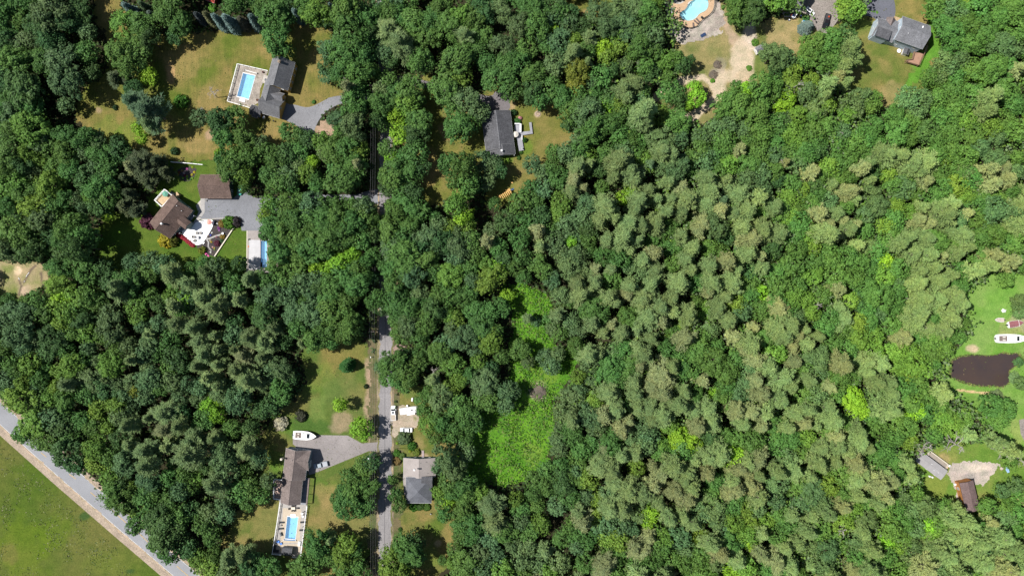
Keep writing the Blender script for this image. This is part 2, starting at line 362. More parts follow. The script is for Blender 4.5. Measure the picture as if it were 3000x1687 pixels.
# worn sandy clearing, upper right of the middle
sandp = path_blobs([(2095, 25), (2120, 60), (2150, 120)], 16, (.36, .27, .19), .8) + path_blobs([(2190, 70), (2200, 130)], 20, (.50, .42, .34), .9) + path_blobs([(2175, 150), (2170, 210), (2110, 235)], 30, SAND, .8) + \
    path_blobs([(2110, 270), (2060, 225), (2000, 235), (1945, 255), (1925, 285)], 11, SAND, .9) + path_blobs([(2110, 270), (2085, 300), (2045, 335), (2010, 348)], 12, SAND, .9) + [(2105, 250, 30, SAND, .9), (2160, 190, 24, SAND, .9), (2185, 225, 26, (.42, .33, .22), .7), (2110, 190, 22, (.24, .21, .17), .5), (2090, 215, 15, (.25, .22, .18), .6)]
sheet("dirt_clearing", [(1965, 130), (2010, 70), (2105, -10), (2130, -10), (2135, 60), (2240, 55), (2250, 110), (2240, 180), (2260, 260), (2160, 265), (2100, 330), (2060, 375), (2000, 360), (1980, 330), (1900, 300), (1920, 250), (1985, 235), (2000, 190), (1975, 160)], .024,
      grass((.13, .15, .045), (.27, .22, .10), .05, 6, [(2215, 110, 20, GREEN, .6, 2), (2200, 200, 30, (.10, .16, .03), .6), (2225, 235, 26, (.11, .15, .035), .8), (2238, 165, 22, (.10, .15, .03), .8)] + sandp + [(2228, 190, 16, (.12, .16, .04), .75), (2140, 262, 12, (.13, .16, .05), .7), (2080, 150, 18, (.15, .17, .06), .6), (2130, 175, 9, (.2, .19, .09), .6), (2000, 180, 22, (.07, .13, .03), .6), (2060, 170, 40, (.2, .18, .07), .6)], 7), mat=GM)
# small dirt spot in the meadow at the far left
sheet("dirt_clearing", [(-40, 760), (40, 765), (100, 768), (165, 775), (150, 830), (95, 855), (60, 880), (20, 868), (-40, 850)], .024,
      grass((.13, .17, .04), (.30, .25, .14), .05, 5, [(50, 793, 12, (.62, .47, .32), .95), (20, 790, 25, (.12, .18, .03), .6), (115, 800, 30, (.30, .24, .14), .6), (75, 855, 20, (.45, .34, .25), .8)] + path_blobs([(104, 778), (90, 792), (70, 828)], 3, (.14, .11, .08), .8) + path_blobs([(56, 820), (63, 838), (55, 865)], 3, (.14, .11, .08), .8) + path_blobs([(121, 800), (125, 845)], 3, (.12, .09, .07), .8), 8), mat=GM)
# top centre lawn strip
sheet("lawn", [(1640, -20), (1860, -20), (1800, 25), (1740, 55), (1700, 60), (1660, 30)], .02, grass((.09, .12, .025), (.17, .15, .04), 0, 8, [(1715, 42, 14, (.28, .2, .09), .7)], 9))
# yard by the white house
sheet("lawn", [(2225, 55), (2290, 50), (2350, 50), (2385, 75), (2420, 90), (2470, 60), (2560, 50), (2540, 110), (2460, 130), (2340, 120), (2350, 190), (2220, 160)], .02,
      grass((.115, .13, .03), (.28, .22, .095), .08, 6, [(2290, 110, 50, (.30, .24, .12), .5), (2450, 80, 20, (.12, .16, .03), .6), (2350, 60, 15, (.08, .14, .03), .6)], 10))
# yard of the blue-walled house
sheet("lawn", [(2500, 40), (2580, 60), (2600, -30), (2720, -30), (2740, 60), (2760, 120), (2740, 200), (2690, 290), (2600, 330), (2470, 300), (2480, 170), (2450, 120)], .02,
      grass((.10, .135, .028), (.215, .175, .06), 0, 9, [(2610, 290, 45, (.28, .22, .10), .6), (2600, 200, 25, (.24, .19, .07), .5), (2660, 25, 30, (.26, .2, .07), .5), (2690, 220, 30, (.15, .23, .05), .5, 1.6), (2700, 190, 26, (.10, .24, .03), .8, 1.8)], 11))
sheet("verge", [(2705, -20), (2735, -20), (2750, 90), (2760, 150), (2720, 200), (2680, 250), (2640, 290), (2660, 220), (2700, 180), (2725, 120)], .045, grass((.10, .24, .03), (.08, .17, .02), 0, 5, (), 12, hard=2))
# lush green meadow in the middle
MEADOW = [(1455, 850), (1490, 830), (1590, 845), (1630, 900), (1600, 950), (1615, 1010), (1705, 1040), (1670, 1110), (1615, 1180), (1630, 1290), (1590, 1370), (1530, 1415), (1450, 1425), (1350, 1400), (1345, 1300), (1390, 1250), (1440, 1180), (1500, 1100), (1490, 980), (1510, 930)]
sheet("meadow", MEADOW, .024, grass((.066, .180, .015), (.105, .235, .020), 0, 6, [(1578, 1148, 26, (.33, .26, .22), .8), (1600, 1080, 40, (.14, .22, .03), .6), (1560, 1330, 30, (.15, .21, .04), .5), (1540, 900, 25, (.10, .22, .02), .6), (1480, 1250, 25, (.05, .14, .02), .6), (1590, 1250, 30, (.06, .15, .02), .6)], 13, hard=2.6), mat=GMF)
# green round the pond and the stored boats
sheet("lawn", [(2810, 860), (2880, 800), (3060, 810), (3100, 1000), (3080, 1340), (2990, 1330), (2900, 1260), (2840, 1200), (2790, 1150), (2740, 1110), (2760, 1050), (2800, 1030), (2822, 1000), (2838, 960), (2832, 910)], .02,
      grass((.115, .245, .035), (.165, .27, .065), 0, 8, [(2965, 955, 45, (.27, .27, .11), .75, .7), (2850, 1020, 16, (.46, .36, .24), .9, .8), (2940, 900, 60, (.14, .30, .05), .4), (2860, 1210, 50, (.10, .20, .035), .6), (2990, 935, 30, (.32, .30, .2), .5), (2985, 1250, 20, (.28, .3, .1), .5, 2)] + path_blobs([(2805, 1142), (2860, 1148), (2930, 1155)], 3, (.5, .36, .2), .9), 14))
# round the trailer home
sheet("lawn", [(2660, 1320), (2740, 1300), (2840, 1290), (2960, 1300), (3040, 1330), (3040, 1440), (2930, 1480), (2880, 1470), (2860, 1540), (2740, 1490), (2690, 1440), (2700, 1400)], .02,
      grass((.105, .19, .03), (.19, .21, .055), -.02, 7, [(2765, 1345, 18, (.33, .24, .12), .6), (2740, 1425, 35, (.17, .2, .04), .7)], 15))
sheet("gravel", [(2772, 1378), (2790, 1358), (2810, 1352), (2840, 1356), (2860, 1345), (2905, 1348), (2925, 1358), (2930, 1366), (2905, 1388), (2890, 1410), (2878, 1428), (2868, 1415), (2850, 1412), (2846, 1430), (2825, 1470), (2805, 1470), (2795, 1425), (2786, 1400)], .045,
      grass((.44, .385, .335), (.36, .315, .28), 0, 5, [(2860, 1370, 40, (.55, .47, .39), .7, .4), (2840, 1395, 25, (.25, .23, .22), .7, .6)], 16), clear=False, cell=.3, ragged=.8)
# gravel parking east of the street and shoulder of the highway
sheet("gravel", [(1150, 1195), (1165, 1185), (1225, 1190), (1228, 1255), (1190, 1262), (1165, 1262), (1152, 1300)], .045, grass((.32, .265, .20), (.38, .32, .25), 0, 3, [(1215, 1225, 12, (.14, .16, .04), .6)], 17), clear=False, ragged=.5, cell=.4)
sheet("gravel", [(1150, 1005), (1190, 1010), (1185, 1030), (1160, 1038), (1150, 1040)], .045, grass((.22, .16, .14), (.27, .2, .17), 0, 3, (), 18), clear=False, ragged=.5, cell=.4)

def flat(name, poly, z, mat, it=0, closed=True, kind='structure', parent=None):
    poly = smooth_poly(poly, it) if it else poly
    pts = [W(p[0], p[1]) for p in poly]
    me = bpy.data.meshes.new(name); me.from_pydata([(p.x, p.y, z) for p in pts], [], [tuple(range(len(pts)))]); me.materials.append(mat)
    bm = bmesh.new(); bm.from_mesh(me)
    bm.faces.ensure_lookup_table()
    if bm.faces[0].normal.z < 0: bmesh.ops.reverse_faces(bm, faces=bm.faces)
    bm.to_mesh(me); bm.free()
    o = link_mesh(name, me, parent)
    if kind: o['kind'] = kind
    if name in ('highway', 'driveway', 'sand_shoulder'): CLEAR.append(poly)
    return o
def strip(pts, w, off=0.0):
    """polygon (photo pixels) of a band w pixels wide along a polyline"""
    L = []; R = []
    for i, p in enumerate(pts):
        a = pts[max(0, i - 1)]; b = pts[min(len(pts) - 1, i + 1)]; dx, dy = b[0] - a[0], b[1] - a[1]; l = math.hypot(dx, dy); nx, ny = -dy / l, dx / l
        L.append((p[0] + nx * (off + w / 2), p[1] + ny * (off + w / 2))); R.append((p[0] + nx * (off - w / 2), p[1] + ny * (off - w / 2)))
    return L + R[::-1]
# the highway, lower left
HW = [(-64, 1152), (48, 1252), (191, 1380), (366, 1531.5), (526, 1668), (620, 1748)]
flat("sand_shoulder", strip(HW, 62, 18), .047, pmat("sandy_verge", (.44, .35, .265), .95, .25, .25, .25, 2.0, bump=.5))
flat("sand_shoulder", strip(HW, 14, -33), .032, pmat("sandy_verge", (.44, .35, .265)))
flat("highway", strip(HW, 50, 0), .05, ASPH_H)
PAINT_W = pmat("road_paint_white", (.62, .62, .62), .7, .2, 1, .2, 6); PAINT_Y = pmat("road_paint_yellow", (.60, .40, .13), .7, .2, 1, .2, 6)
flat("edge_line", strip(HW, 1.6, 24.5), .07, PAINT_W); flat("edge_line", strip(HW, 1.6, -24.5), .07, PAINT_W)
for a, b in (((120, 1325), (136, 1338)), ((203, 1388), (222, 1402)), ((265, 1441), (282, 1455)), ((324, 1489), (372, 1533)), ((404, 1558), (437, 1590)), ((470, 1617), (497, 1640)), ((518, 1657), (556, 1690))):
    flat("centre_line", strip([a, b], 1.7), .07, PAINT_Y)
# the street
ST = [(1122, -60), (1124, 60), (1130, 250), (1131, 420), (1131, 560), (1131, 700), (1130, 900), (1129, 1100), (1128.5, 1300), (1128, 1500), (1127, 1720)]
CLEAR.append(strip(ST, 60))
sheet("grass_verge", strip(ST, 92), .012, grass((.07, .10, .03), (.13, .11, .06), 0, 5, (), 51), clear=False)
flat("street_verge", strip(ST, 50), .0505, pmat("street_verge_soil", (.34, .26, .19), .95, .4, .2, .3, 2.0, col2=(.17, .15, .08), bump=.4))
flat("street", strip(ST, 41), .075, ASPH)
flat("street_seam", strip([(p[0] - 1, p[1]) for p in ST], .9), .09, pmat("tar_seam", (.08, .08, .085), .8))
# drives
for off, sd in ((20.5, 61), (-20.5, 62)):
    sheet("grass_verge", strip(ST, 5, off), .078, grass((.30, .24, .16), (.14, .14, .06), 0, 4, (), sd, hard=4), cell=.25, ragged=.42, clear=False)
for off, sd in ((28, 63), (-28, 64)):
    sheet("sandy_verge", strip(HW, 5, off), .056, grass((.42, .33, .25), (.34, .27, .19), 0, 4, (), sd, hard=4), cell=.25, ragged=.4, clear=False)
flat("driveway", [(1120, 225), (1190, 222), (1240, 236), (1273, 243), (1340, 255), (1400, 275), (1440, 285), (1455, 262), (1493, 275), (1495, 330), (1452, 330), (1420, 310), (1350, 285), (1271, 262), (1200, 250), (1120, 262)], .07, asphalt("asphalt_old", (.205, .185, .19)), it=1)
flat("driveway", [(826, 350), (839, 354), (874, 371), (895, 392), (900, 425), (912, 440), (916, 397), (929, 361), (943, 340), (970, 316), (1010, 300), (1115, 310), (1115, 280), (1040, 278), (970, 283), (943, 299), (912, 314), (891, 315), (864, 307), (845, 306), (835, 300), (815, 300), (815, 345)], .07, asphalt("asphalt_new_grey", (.27, .27, .285)), it=1)
sheet("dirt_patch", [(905, 400), (920, 365), (945, 350), (985, 345), (990, 400), (940, 420), (915, 415)], .028, grass((.13, .14, .045), BARE, 0, 6, [(955, 385, 30, (.36, .25, .18), .8)], 30))
flat("driveway", [(588, 581), (682, 582), (699, 568), (722, 547), (734, 573), (752, 581), (800, 578), (870, 576), (954, 570.5), (1041, 570.5), (1082, 558), (1120, 553), (1120, 604), (1079, 588), (968, 590), (860, 612), (800, 625), (782, 640), (775, 676), (708, 676), (706, 660), (697, 640), (670, 643), (586, 643)], .056, ASPH_B)
flat("walkway", [(588.5, 580), (600, 580), (600, 622), (572, 662), (556, 684), (548, 678), (575, 640), (589, 600)], .075, CONC_G)
flat("walkway", [(588.5, 585), (588.5, 612), (580, 618), (574, 602)], .078, CONC)
flat("driveway", [(858, 1273), (1019, 1275), (1060, 1298), (1112, 1294), (1112, 1322), (1082, 1320), (1040, 1337), (918, 1387), (905, 1390), (895, 1330), (858, 1300)], .058, ASPH_P)
flat("driveway", [(2395, -30), (2450, -30), (2455, 60), (2425, 100), (2395, 92), (2365, 50), (2345, 35), (2340, -30)], .05, pmat("gravel_drive", (.33, .29, .26), .95, .25, .15, .3, 2.0, bump=.3))
flat("driveway", [(2560, -40), (2608, -40), (2622, 10), (2624, 40), (2615, 68), (2575, 66), (2553, 48), (2520, 46), (2525, 20), (2540, -10)], .05, ASPH_D, it=1)
flat("driveway", [(2985, 1230), (3040, 1215), (3040, 1330), (3010, 1310), (2990, 1270)], .05, pmat("gravel_drive", (.33, .29, .26)))
# ---------------------------------------------------------------- vegetation
def quads(P, Nn, size, rng, aspect=1.0, align=None):
    n = len(P); Nn = Nn / (np.linalg.norm(Nn, axis=1, keepdims=True) + 1e-9)
    r = align if align is not None else rng.normal(size=(n, 3))
    T = r - (r * Nn).sum(1, keepdims=True) * Nn; T /= np.linalg.norm(T, axis=1, keepdims=True) + 1e-9
    B = np.cross(Nn, T); s = np.asarray(size).reshape(-1, 1) * .5
    a = T * s; b = B * s * aspect
    V = np.stack([P - a - b * .6, P + a * .2 - b, P + a + b * .5, P - a * .3 + b], 1).reshape(-1, 3)
    return V
def sph(rng, n, zmin=-1.0):
    z = rng.uniform(zmin, 1, n); t = rng.uniform(0, 2 * np.pi, n); r = np.sqrt(1 - z * z)
    return np.stack([r * np.cos(t), r * np.sin(t), z], 1)
def broad_pts(seed, R=5.0, H=14.0, lobes=15, subs=13, leaves=36, size=.39):
    rng = np.random.RandomState(seed); P = []; Nn = []
    zc = H * .60; hz = H * .36
    L = []
    for k in range(lobes):
        t = rng.uniform(0, 2 * np.pi) if k > 5 else k * 2 * np.pi / 6 + rng.uniform(-.3, .3)
        el = rng.uniform(-.25, 1.1) if k > 5 else rng.uniform(-.2, .35)
        rr = R * rng.uniform(.50, .74)
        c = np.array([rr * np.cos(t) * np.cos(el), rr * np.sin(t) * np.cos(el), zc + hz * .72 * np.sin(el) + rng.uniform(-.6, .6)])
        L.append((c, R * rng.uniform(.24, .42)))
    L.append((np.array([rng.uniform(-.8, .8), rng.uniform(-.8, .8), zc + hz * .55]), R * .42))
    for c, lr in L:
        d = sph(rng, subs, -.35); sc = c + d * lr * rng.uniform(.6, 1.08, (subs, 1)) * np.array([1, 1, .85]); sr = lr * rng.uniform(.24, .46, subs)
        for q in range(subs):
            n = int(leaves * rng.uniform(.7, 1.3)); e = sph(rng, n, -.6); P.append(sc[q] + e * sr[q] * rng.uniform(.7, 1.12, (n, 1))); Nn.append(e * .9 + d[q] * .5 + rng.normal(size=(n, 3)) * .45 + [0, 0, .35])
    # stray sprays on the outline
    d = sph(rng, 260, -.3); P.append(d * [R * .95, R * .95, hz * 1.0] * rng.uniform(.85, 1.1, (260, 1)) + [0, 0, zc]); Nn.append(d + rng.normal(size=(260, 3)) * .7)
    P = np.concatenate(P); Nn = np.concatenate(Nn)
    return quads(P, Nn, size * rng.uniform(.6, 1.35, len(P)), rng), L
def broad_trunk(L, H=14.0, r=.28, seed=0):
    b = MB(); rng = random.Random(seed); z0 = H * .30
    b.tube((0, 0, -.1), (0, 0, z0), r * 1.15, r * .85, 8); b.tube((0, 0, z0), (.1, 0, H * .62), r * .85, r * .35, 6)
    for c, lr in L[:12]:
        z = z0 + rng.uniform(0, H * .2); mid = Vector((c[0] * .45, c[1] * .45, z + (c[2] - z) * .65)); b.tube((0, 0, z), mid, r * .45, r * .28, 5); b.tube(mid, tuple(c), r * .28, r * .1, 4)
    return b
def pine_pts(seed, R=4.2, H=19.0, levels=15, per=6, tufts=7, nq=11, size=.85, low=.34, power=1.2, droop=.0, top=.12, wid=.24, jag=.35, lat_w=1.6, rj=.42):
    rng = np.random.RandomState(seed); P = []; Nn = []; A = []; BR = []
    for k in range(levels):
        f = k / (levels - 1); z = H * (low + (1 - low) * f * .97)
        for j in range(per):
            if rng.rand() < .08: continue
            t = 2 * np.pi * (j + rng.uniform(-.35, .35) + k * .45) / per
            prof = (1 - f ** power) * (1 - top) + top
            if f < .25: prof *= .75 + f
            ln = R * prof * rng.uniform(1 - jag, 1.08)
            up = rng.uniform(-.05, .28) - droop
            d = np.array([np.cos(t), np.sin(t), up]); e = np.array([0, 0, z])
            BR.append((e, e + d * ln))
            sd = np.array([-np.sin(t), np.cos(t), 0])
            for q in range(tufts):
                u = .30 + .72 * (q + rng.rand()) / tufts
                for sg in (-1, 0, 1):
                    lat = sg * ln * .20 * (1.25 - u) * lat_w
                    c = e + d * ln * u + sd * lat + np.array([0, 0, .12 * rng.normal() - droop * u * .5])
                    n = max(2, int(nq * (.55 if sg else .9)))
                    g = d * 1.0 + sd * sg * .7 + rng.normal(size=(n, 3)) * rj
                    P.append(c + g * .28 + rng.normal(size=(n, 3)) * .16); A.append(g); Nn.append(np.array([0, 0, 1]) + rng.normal(size=(n, 3)) * .55 - g * .25)
    n = 24; g = np.array([0, 0, 1.0]) + rng.normal(size=(n, 3)) * .8; P.append(np.array([0, 0, H]) + g * .4); A.append(g); Nn.append(rng.normal(size=(n, 3)))
    P = np.concatenate(P); A = np.concatenate(A); Nn = np.concatenate(Nn)
    return quads(P, Nn, size * rng.uniform(.6, 1.3, len(P)), rng, wid, A), BR
def pine_trunk(BR, H, r=.24):
    b = MB(); b.tube((0, 0, -.1), (0, 0, H * .5), r * 1.1, r * .7, 8); b.tube((0, 0, H * .5), (0, 0, H * .99), r * .7, .03, 6)
    for a, c in BR: b.tube(tuple(a), tuple(c), r * .24, .03, 3, cap=False)
    return b
def mesh_from_quads(name, V, mat):
    return np_mesh(name, V, np.arange(len(V)).reshape(-1, 4), mat)
NB, NP, NK = 13, 14, 4
BV = []; PV = []; SV = []; HV = []
for i in range(NB):
    V, L = broad_pts(100 + i, R=5.0 + .0, H=14, lobes=13 + i % 4)
    BV.append((mesh_from_quads("broadleaf_crown", V, LEAF), broad_trunk(L, 14, seed=i)))
for i in range(NP):
    V, BR = pine_pts(200 + i, R=4.4 + .25 * (i % 5), H=17 + (i % 3), levels=9 + i % 3, per=6, tufts=7, nq=9, size=.85, wid=.18, jag=.62, lat_w=1.4, rj=.34, power=1.0 + .35 * (i % 7))
    PV.append((mesh_from_quads("pine_crown", V, NEEDLE), pine_trunk(BR, 17 + (i % 3))))
for i in range(NK):
    V, BR = pine_pts(300 + i, R=2.7, H=14, levels=24, per=9, tufts=5, nq=6, size=.55, low=.05, power=1.0, droop=.22, top=.03, wid=.4, jag=.2)
    SV.append((mesh_from_quads("spruce_crown", V, NEEDLE), pine_trunk(BR, 14, .18)))
def shrub_pts(seed, leaves=20, subs=70, size=.17, zs=.85):
    rng = np.random.RandomState(seed); d = sph(rng, subs, -.15); c = d * rng.uniform(.55, .82, (subs, 1)) * [1, 1, zs] + [0, 0, .35]; P = []; Nn = []
    for q in range(subs):
        e = sph(rng, leaves, -.5); P.append(c[q] + e * rng.uniform(.14, .24) * rng.uniform(.7, 1.1, (leaves, 1))); Nn.append(e + d[q] * .5 + rng.normal(size=(leaves, 3)) * .5)
    P = np.concatenate(P); Nn = np.concatenate(Nn); P[:, 2] = np.maximum(P[:, 2], .02)
    return quads(P, Nn, size * rng.uniform(.7, 1.3, len(P)), rng)
for i in range(4): HV.append(mesh_from_quads("shrub_foliage", shrub_pts(400 + i), LEAF))
def to_mesh(b, name, mat):
    o = b.build(name, mat); me = o.data; bpy.data.objects.remove(o); return me
BV = [(m, to_mesh(t, "trunk", BARK)) for m, t in BV]; PV = [(m, to_mesh(t, "trunk", BARKP)) for m, t in PV]; SV = [(m, to_mesh(t, "trunk", BARK)) for m, t in SV]

PAL = {'d': (.048, .106, .035), 'g': (.070, .152, .038), 'm': (.108, .200, .036), 'l': (.165, .320, .030), 'y': (.160, .190, .032), 'b': (.082, .148, .062),
       'p': (.160, .235, .098), 'q': (.200, .238, .115), 'k': (.066, .092, .044), 't': (.095, .165, .090), 's': (.13, .19, .17)}
LOOK = {'d': 'dark green broadleaf', 'g': 'green broadleaf', 'm': 'yellow-green broadleaf', 'l': 'lime green broadleaf', 'y': 'olive yellow broadleaf', 'b': 'grey-green broadleaf',
        'p': 'pale grey-green pine', 'q': 'brownish thin pine', 'k': 'dark pine', 't': 'dark blue-green pine'}
MARKS = [((790, 250), 'grey-roofed yellow house'), ((632, 546), 'brown garage'), ((500, 634), 'brown-roofed house'), ((1460, 390), 'small grey-roofed house'), ((2030, 40), 'curved pool'), ((2310, 10), 'white house'),
         ((2660, 100), 'blue-walled house'), ((870, 1390), 'long brown-roofed house'), ((1226, 1410), 'hip-roofed house'), ((2730, 1365), 'trailer home'), ((2840, 1450), 'brown barn'), ((2880, 1085), 'dark pond'),
         ((1520, 1250), 'widest part of the meadow'), ((1530, 880), 'narrow top of the meadow'), ((1578, 1148), 'brush pile'), ((1030, 1262), 'lime tree beside the street'), ((600, 180), 'big dry lawn'), ((300, 330), 'small round dark bush'),
         ((1025, 1069), 'lone conical spruce'), ((2120, 230), 'sandy clearing'), ((80, 810), 'dirt clearing'), ((2940, 950), 'stored boats'), ((2600, 250), 'blue-walled house lawn'), ((740, 745), 'covered pool'), ((1478, 566), 'yellow wooden play set'),
         ((206, 1385), 'highway'), ((1690, 235), 'olive yellow tree'), ((2285, 475), 'small dead tree'), ((1940, 500), 'white dead tree in the pines'), ((2470, 1545), 'long-limbed dead tree'), ((1935, 1400), 'dead tree in the pines'),
         ((2380, 900), 'dead tree among pale pines'), ((2900, 640), 'easternmost dead tree'), ((1090, 972), 'cross-arm pole'), ((1084, 520), 'driveway utility pole'), ((1265, 1092), 'bare twiggy tree'), ((1815, 570), 'lime tree in the pines'), ((396, 1150), 'olive tree of the lower wood'), ((2500, 1175), 'lime tree west of the pond'), ((2120, 1160), 'lime tree in the lower pines'), ((2335, 255), 'silver-grey dead tree'), ((720, 640), 'garden bed'), ((430, 650), 'purple maple'), ((480, 340), 'lime bush'), ((985, 760), 'lime street grove')]
ORD = ['', 'second nearest ', 'third nearest ', 'fourth nearest ', 'fifth nearest ', 'sixth nearest ', 'seventh nearest ', 'eighth nearest ', 'ninth nearest ', 'tenth nearest '] + ['%dth nearest ' % i for i in range(11, 60)]
DIRS = ['east', 'north-east', 'north', 'north-west', 'west', 'south-west', 'south', 'south-east']
def label_trees(items):
    """items: (look, px, py, object); a label from kind and colour, the nearest landmark, the compass side of it and the rank on that side"""
    by = {}
    for look, px, py, o in items:
        d, m = min((math.hypot(px - m[0][0], py - m[0][1]), m) for m in MARKS)
        k = int(round(math.atan2(-(py - m[0][1]), px - m[0][0]) / (math.pi / 4))) % 8
        by.setdefault((look, m[1], DIRS[k]), []).append((d, px, py, o))
    for (look, mk, dr), L in by.items():
        L.sort(key=lambda t: t[:3])
        for i, t in enumerate(L):
            t[3]['label'] = "%s, %s%s of the %s" % (look, ORD[i] if i else ('nearest ' if len(L) > 1 else ''), dr, mk)
TREES = []   # (px, py, r_px, code)
def T(cx, cy, data):
    ox = cx * 750; oy = cy * 422 if cy < 3 else 1265
    k = 10 / 3.4335
    for it in data.replace('\n', ' ').split('|'):
        it = it.split()
        if len(it) < 3: continue
        c, x, y = it[0], float(it[1]), float(it[2]); r = float(it[3]) if len(it) > 3 else 10.5
        TREES.append((ox + x * k, oy + y * k, r * k, c))
T(0, 0, """g 5 5 14|g 22 6 14|b 52 13 20|g 25 22 13|d 42 28 15|d 68 22 14|g 8 22 13|b 28 45 17|d 8 42 13|d 50 42 14|g 14 62 16|m 26 66 12|b 62 60 17|b 66 82 17|g 45 62 14|d 8 80 15|d 24 90 16|g 10 100 15|g 30 108 16|b 14 118 14|m 32 128 15|g 12 133 15|b 40 140 13|g 2 118 12|d 80 10 14|g 38 8 12|
m 124 24 13|g 142 26 13|d 150 40 12|g 122 55 15|g 140 52 15|g 132 68 12|k 114 78 9|k 128 80 8|l 148 76 9|d 135 90 12|t 135 102 12|t 150 112 13|p 150 125 10|l 138 128 7|l 142 138 8|g 130 45 10|g 170 10 17|g 182 24 14|d 175 36 8|g 240 3 14|
d 222 122 13|g 236 118 11|g 226 138 13|g 246 140 12|g 66 138 13|g 84 140 13|b 98 143 12|d 118 145 10|b 200 118 9""")
T(1, 0, """g 16 14 16|g 28 22 14|g 8 6 12|d 36 6 12|g 52 8 12|m 60 14 13|d 68 20 10|g 20 40 15|g 30 52 11|g 92 14 18|g 108 18 16|g 96 34 14|d 112 34 13|b 74 50 12|g 90 52 17|g 108 52 15|d 72 66 10|b 70 76 9|g 88 72 16|g 105 74 15|g 92 84 10|p 132 32 15|p 144 44 14|b 130 52 12|p 152 52 12|g 165 62 12|g 160 24 14|g 176 22 14|g 170 36 12|g 146 16 13|d 124 10 11|b 138 6 10|g 186 8 13|g 192 28 15|m 205 20 14|g 218 20 14|d 228 10 12|g 225 34 13|b 245 12 14|p 210 36 11|g 220 50 13|g 232 62 10|m 222 42 10|b 248 45 12|g 252 62 14|g 246 78 16|g 256 90 12|
g 200 62 19|m 206 76 12|g 190 92 14|b 212 102 16|g 198 108 12|b 225 112 11|b 195 96 10|g 204 130 16|g 216 124 10|g 196 124 8|b 128 90 12|g 142 96 13|g 155 90 12|m 152 104 12|g 162 100 10|g 126 104 12|l 140 118 11|l 152 112 9|g 165 122 12|d 160 136 13|l 145 134 11|g 128 122 11|
q 92 88 9|g 102 92 11|g 98 104 12|g 108 108 9|b 86 120 14|b 98 126 12|g 86 132 9|b 104 138 7|g 92 142 8|l 98 140 5|g 32 132 9|g 40 138 12|d 52 140 11|m 66 142 10|b 5 143 9|g 78 145 9""")
T(2, 0, """g 10 8 14|g 25 10 13|d 45 6 12|b 38 20 12|b 8 26 14|m 30 22 12|g 24 26 13|l 38 30 10|b 57 24 10|d 70 26 9|d 60 12 9|g 48 12 10|b 88 14 14|b 104 12 14|b 122 12 15|g 136 12 13|d 146 20 10|b 96 26 13|b 112 24 13|d 130 26 12|g 144 28 9|b 118 36 10|b 140 38 12|g 130 48 13|g 143 52 10|m 100 38 11|l 92 48 9|m 108 46 11|m 96 58 10|g 122 52 9|p 78 38 9|p 62 52 10|b 48 42 12|g 36 44 11|p 50 55 9|b 30 38 10|g 14 50 12|g 8 64 12|g 22 74 14|y 66 72 13|y 64 86 10|b 44 64 12|p 76 62 8|b 80 82 7|g 90 76 11|b 113 66 9|d 100 70 8|g 36 88 12|d 20 92 13|g 28 100 11|g 50 98 13|g 66 96 10|g 84 96 10|p 100 96 10|p 112 90 10|p 124 84 10|p 116 98 9|g 132 92 9|d 140 74 11|g 135 66 9|g 96 104 10|
b 76 112 14|l 93 110 8|m 108 104 9|g 62 112 12|d 57 124 10|g 82 130 15|g 100 125 13|g 112 112 12|g 110 136 12|b 70 138 12|p 132 112 12|p 134 124 11|b 130 100 11|g 124 106 7|g 120 140 9|g 165 122 13|b 150 140 13|g 128 142 8|g 165 58 8|d 172 66 8|d 180 60 5|g 158 78 7|g 160 92 12|d 168 100 9|l 184 88 9|l 186 98 9|l 178 106 6|g 225 10 15|d 240 14 14|g 232 0 10|b 247 9 8|g 226 88 9|l 236 90 8|g 250 85 12|g 216 104 14|g 230 108 14|g 250 102 12|g 244 118 13|b 220 124 12|b 235 130 12|b 206 130 11|b 190 138 9|g 215 142 12|g 252 132 12|g 240 142 12""")
T(3, 0, """b 6 56 15|b 18 60 11|d 8 72 8|g 60 42 14|g 44 48 13|d 78 36 11|g 50 60 14|g 68 58 12|g 38 60 10|p 84 48 11|p 90 60 9|p 78 66 9|q 72 76 8|p 62 84 9|p 80 82 7|m 78 8 11|m 89 10 9|g 84 16 8|
g 168 8 12|b 176 14 10|l 180 14 6|b 182 5 10|g 196 10 12|g 212 6 12|b 192 16|g 182 30 14|g 200 26 14|g 216 30 14|g 230 20 13|g 245 10 13|g 250 28 12|g 188 46 12|g 204 44 13|d 216 40 10|b 232 48 14|b 250 48 12|b 178 60 9|b 182 68 8|g 164 78 9|g 172 80 11|b 172 74|g 205 68 12|g 222 70 14|l 218 76 8|g 240 68 12|q 250 70 9|b 142 98 12|b 135 106 10|b 155 100 12|g 170 100 12|g 188 92 12|l 190 98 8|g 205 96 12|p 222 98 12|g 240 92 12|b 236 82 10|p 220 112 10|g 248 104 12|g 175 118 12|g 190 112 11|
b 95 98 12|g 105 105 10|g 108 98 8|b 85 108 12|m 80 116 10|p 58 96 8|b 50 110 10|g 48 118 11|l 20 100 9|l 14 108 8|g 6 92 10|g 8 84 8|m 30 116 10|g 10 125 12|m 25 132 12|b 18 120 9|g 45 135 12|g 62 128 12|b 75 132 10|p 105 128 12|p 95 132 8|q 98 138|g 125 118 13|g 128 132 13|g 142 124 12|b 150 112 10|d 160 132 11|g 170 138 11|g 185 130 12|m 200 120 10|g 208 134 12|m 225 128 10|g 238 120 11|g 250 132 12|g 90 142 11|g 72 144|g 110 143|m 30 144 10|g 50 145 10""")
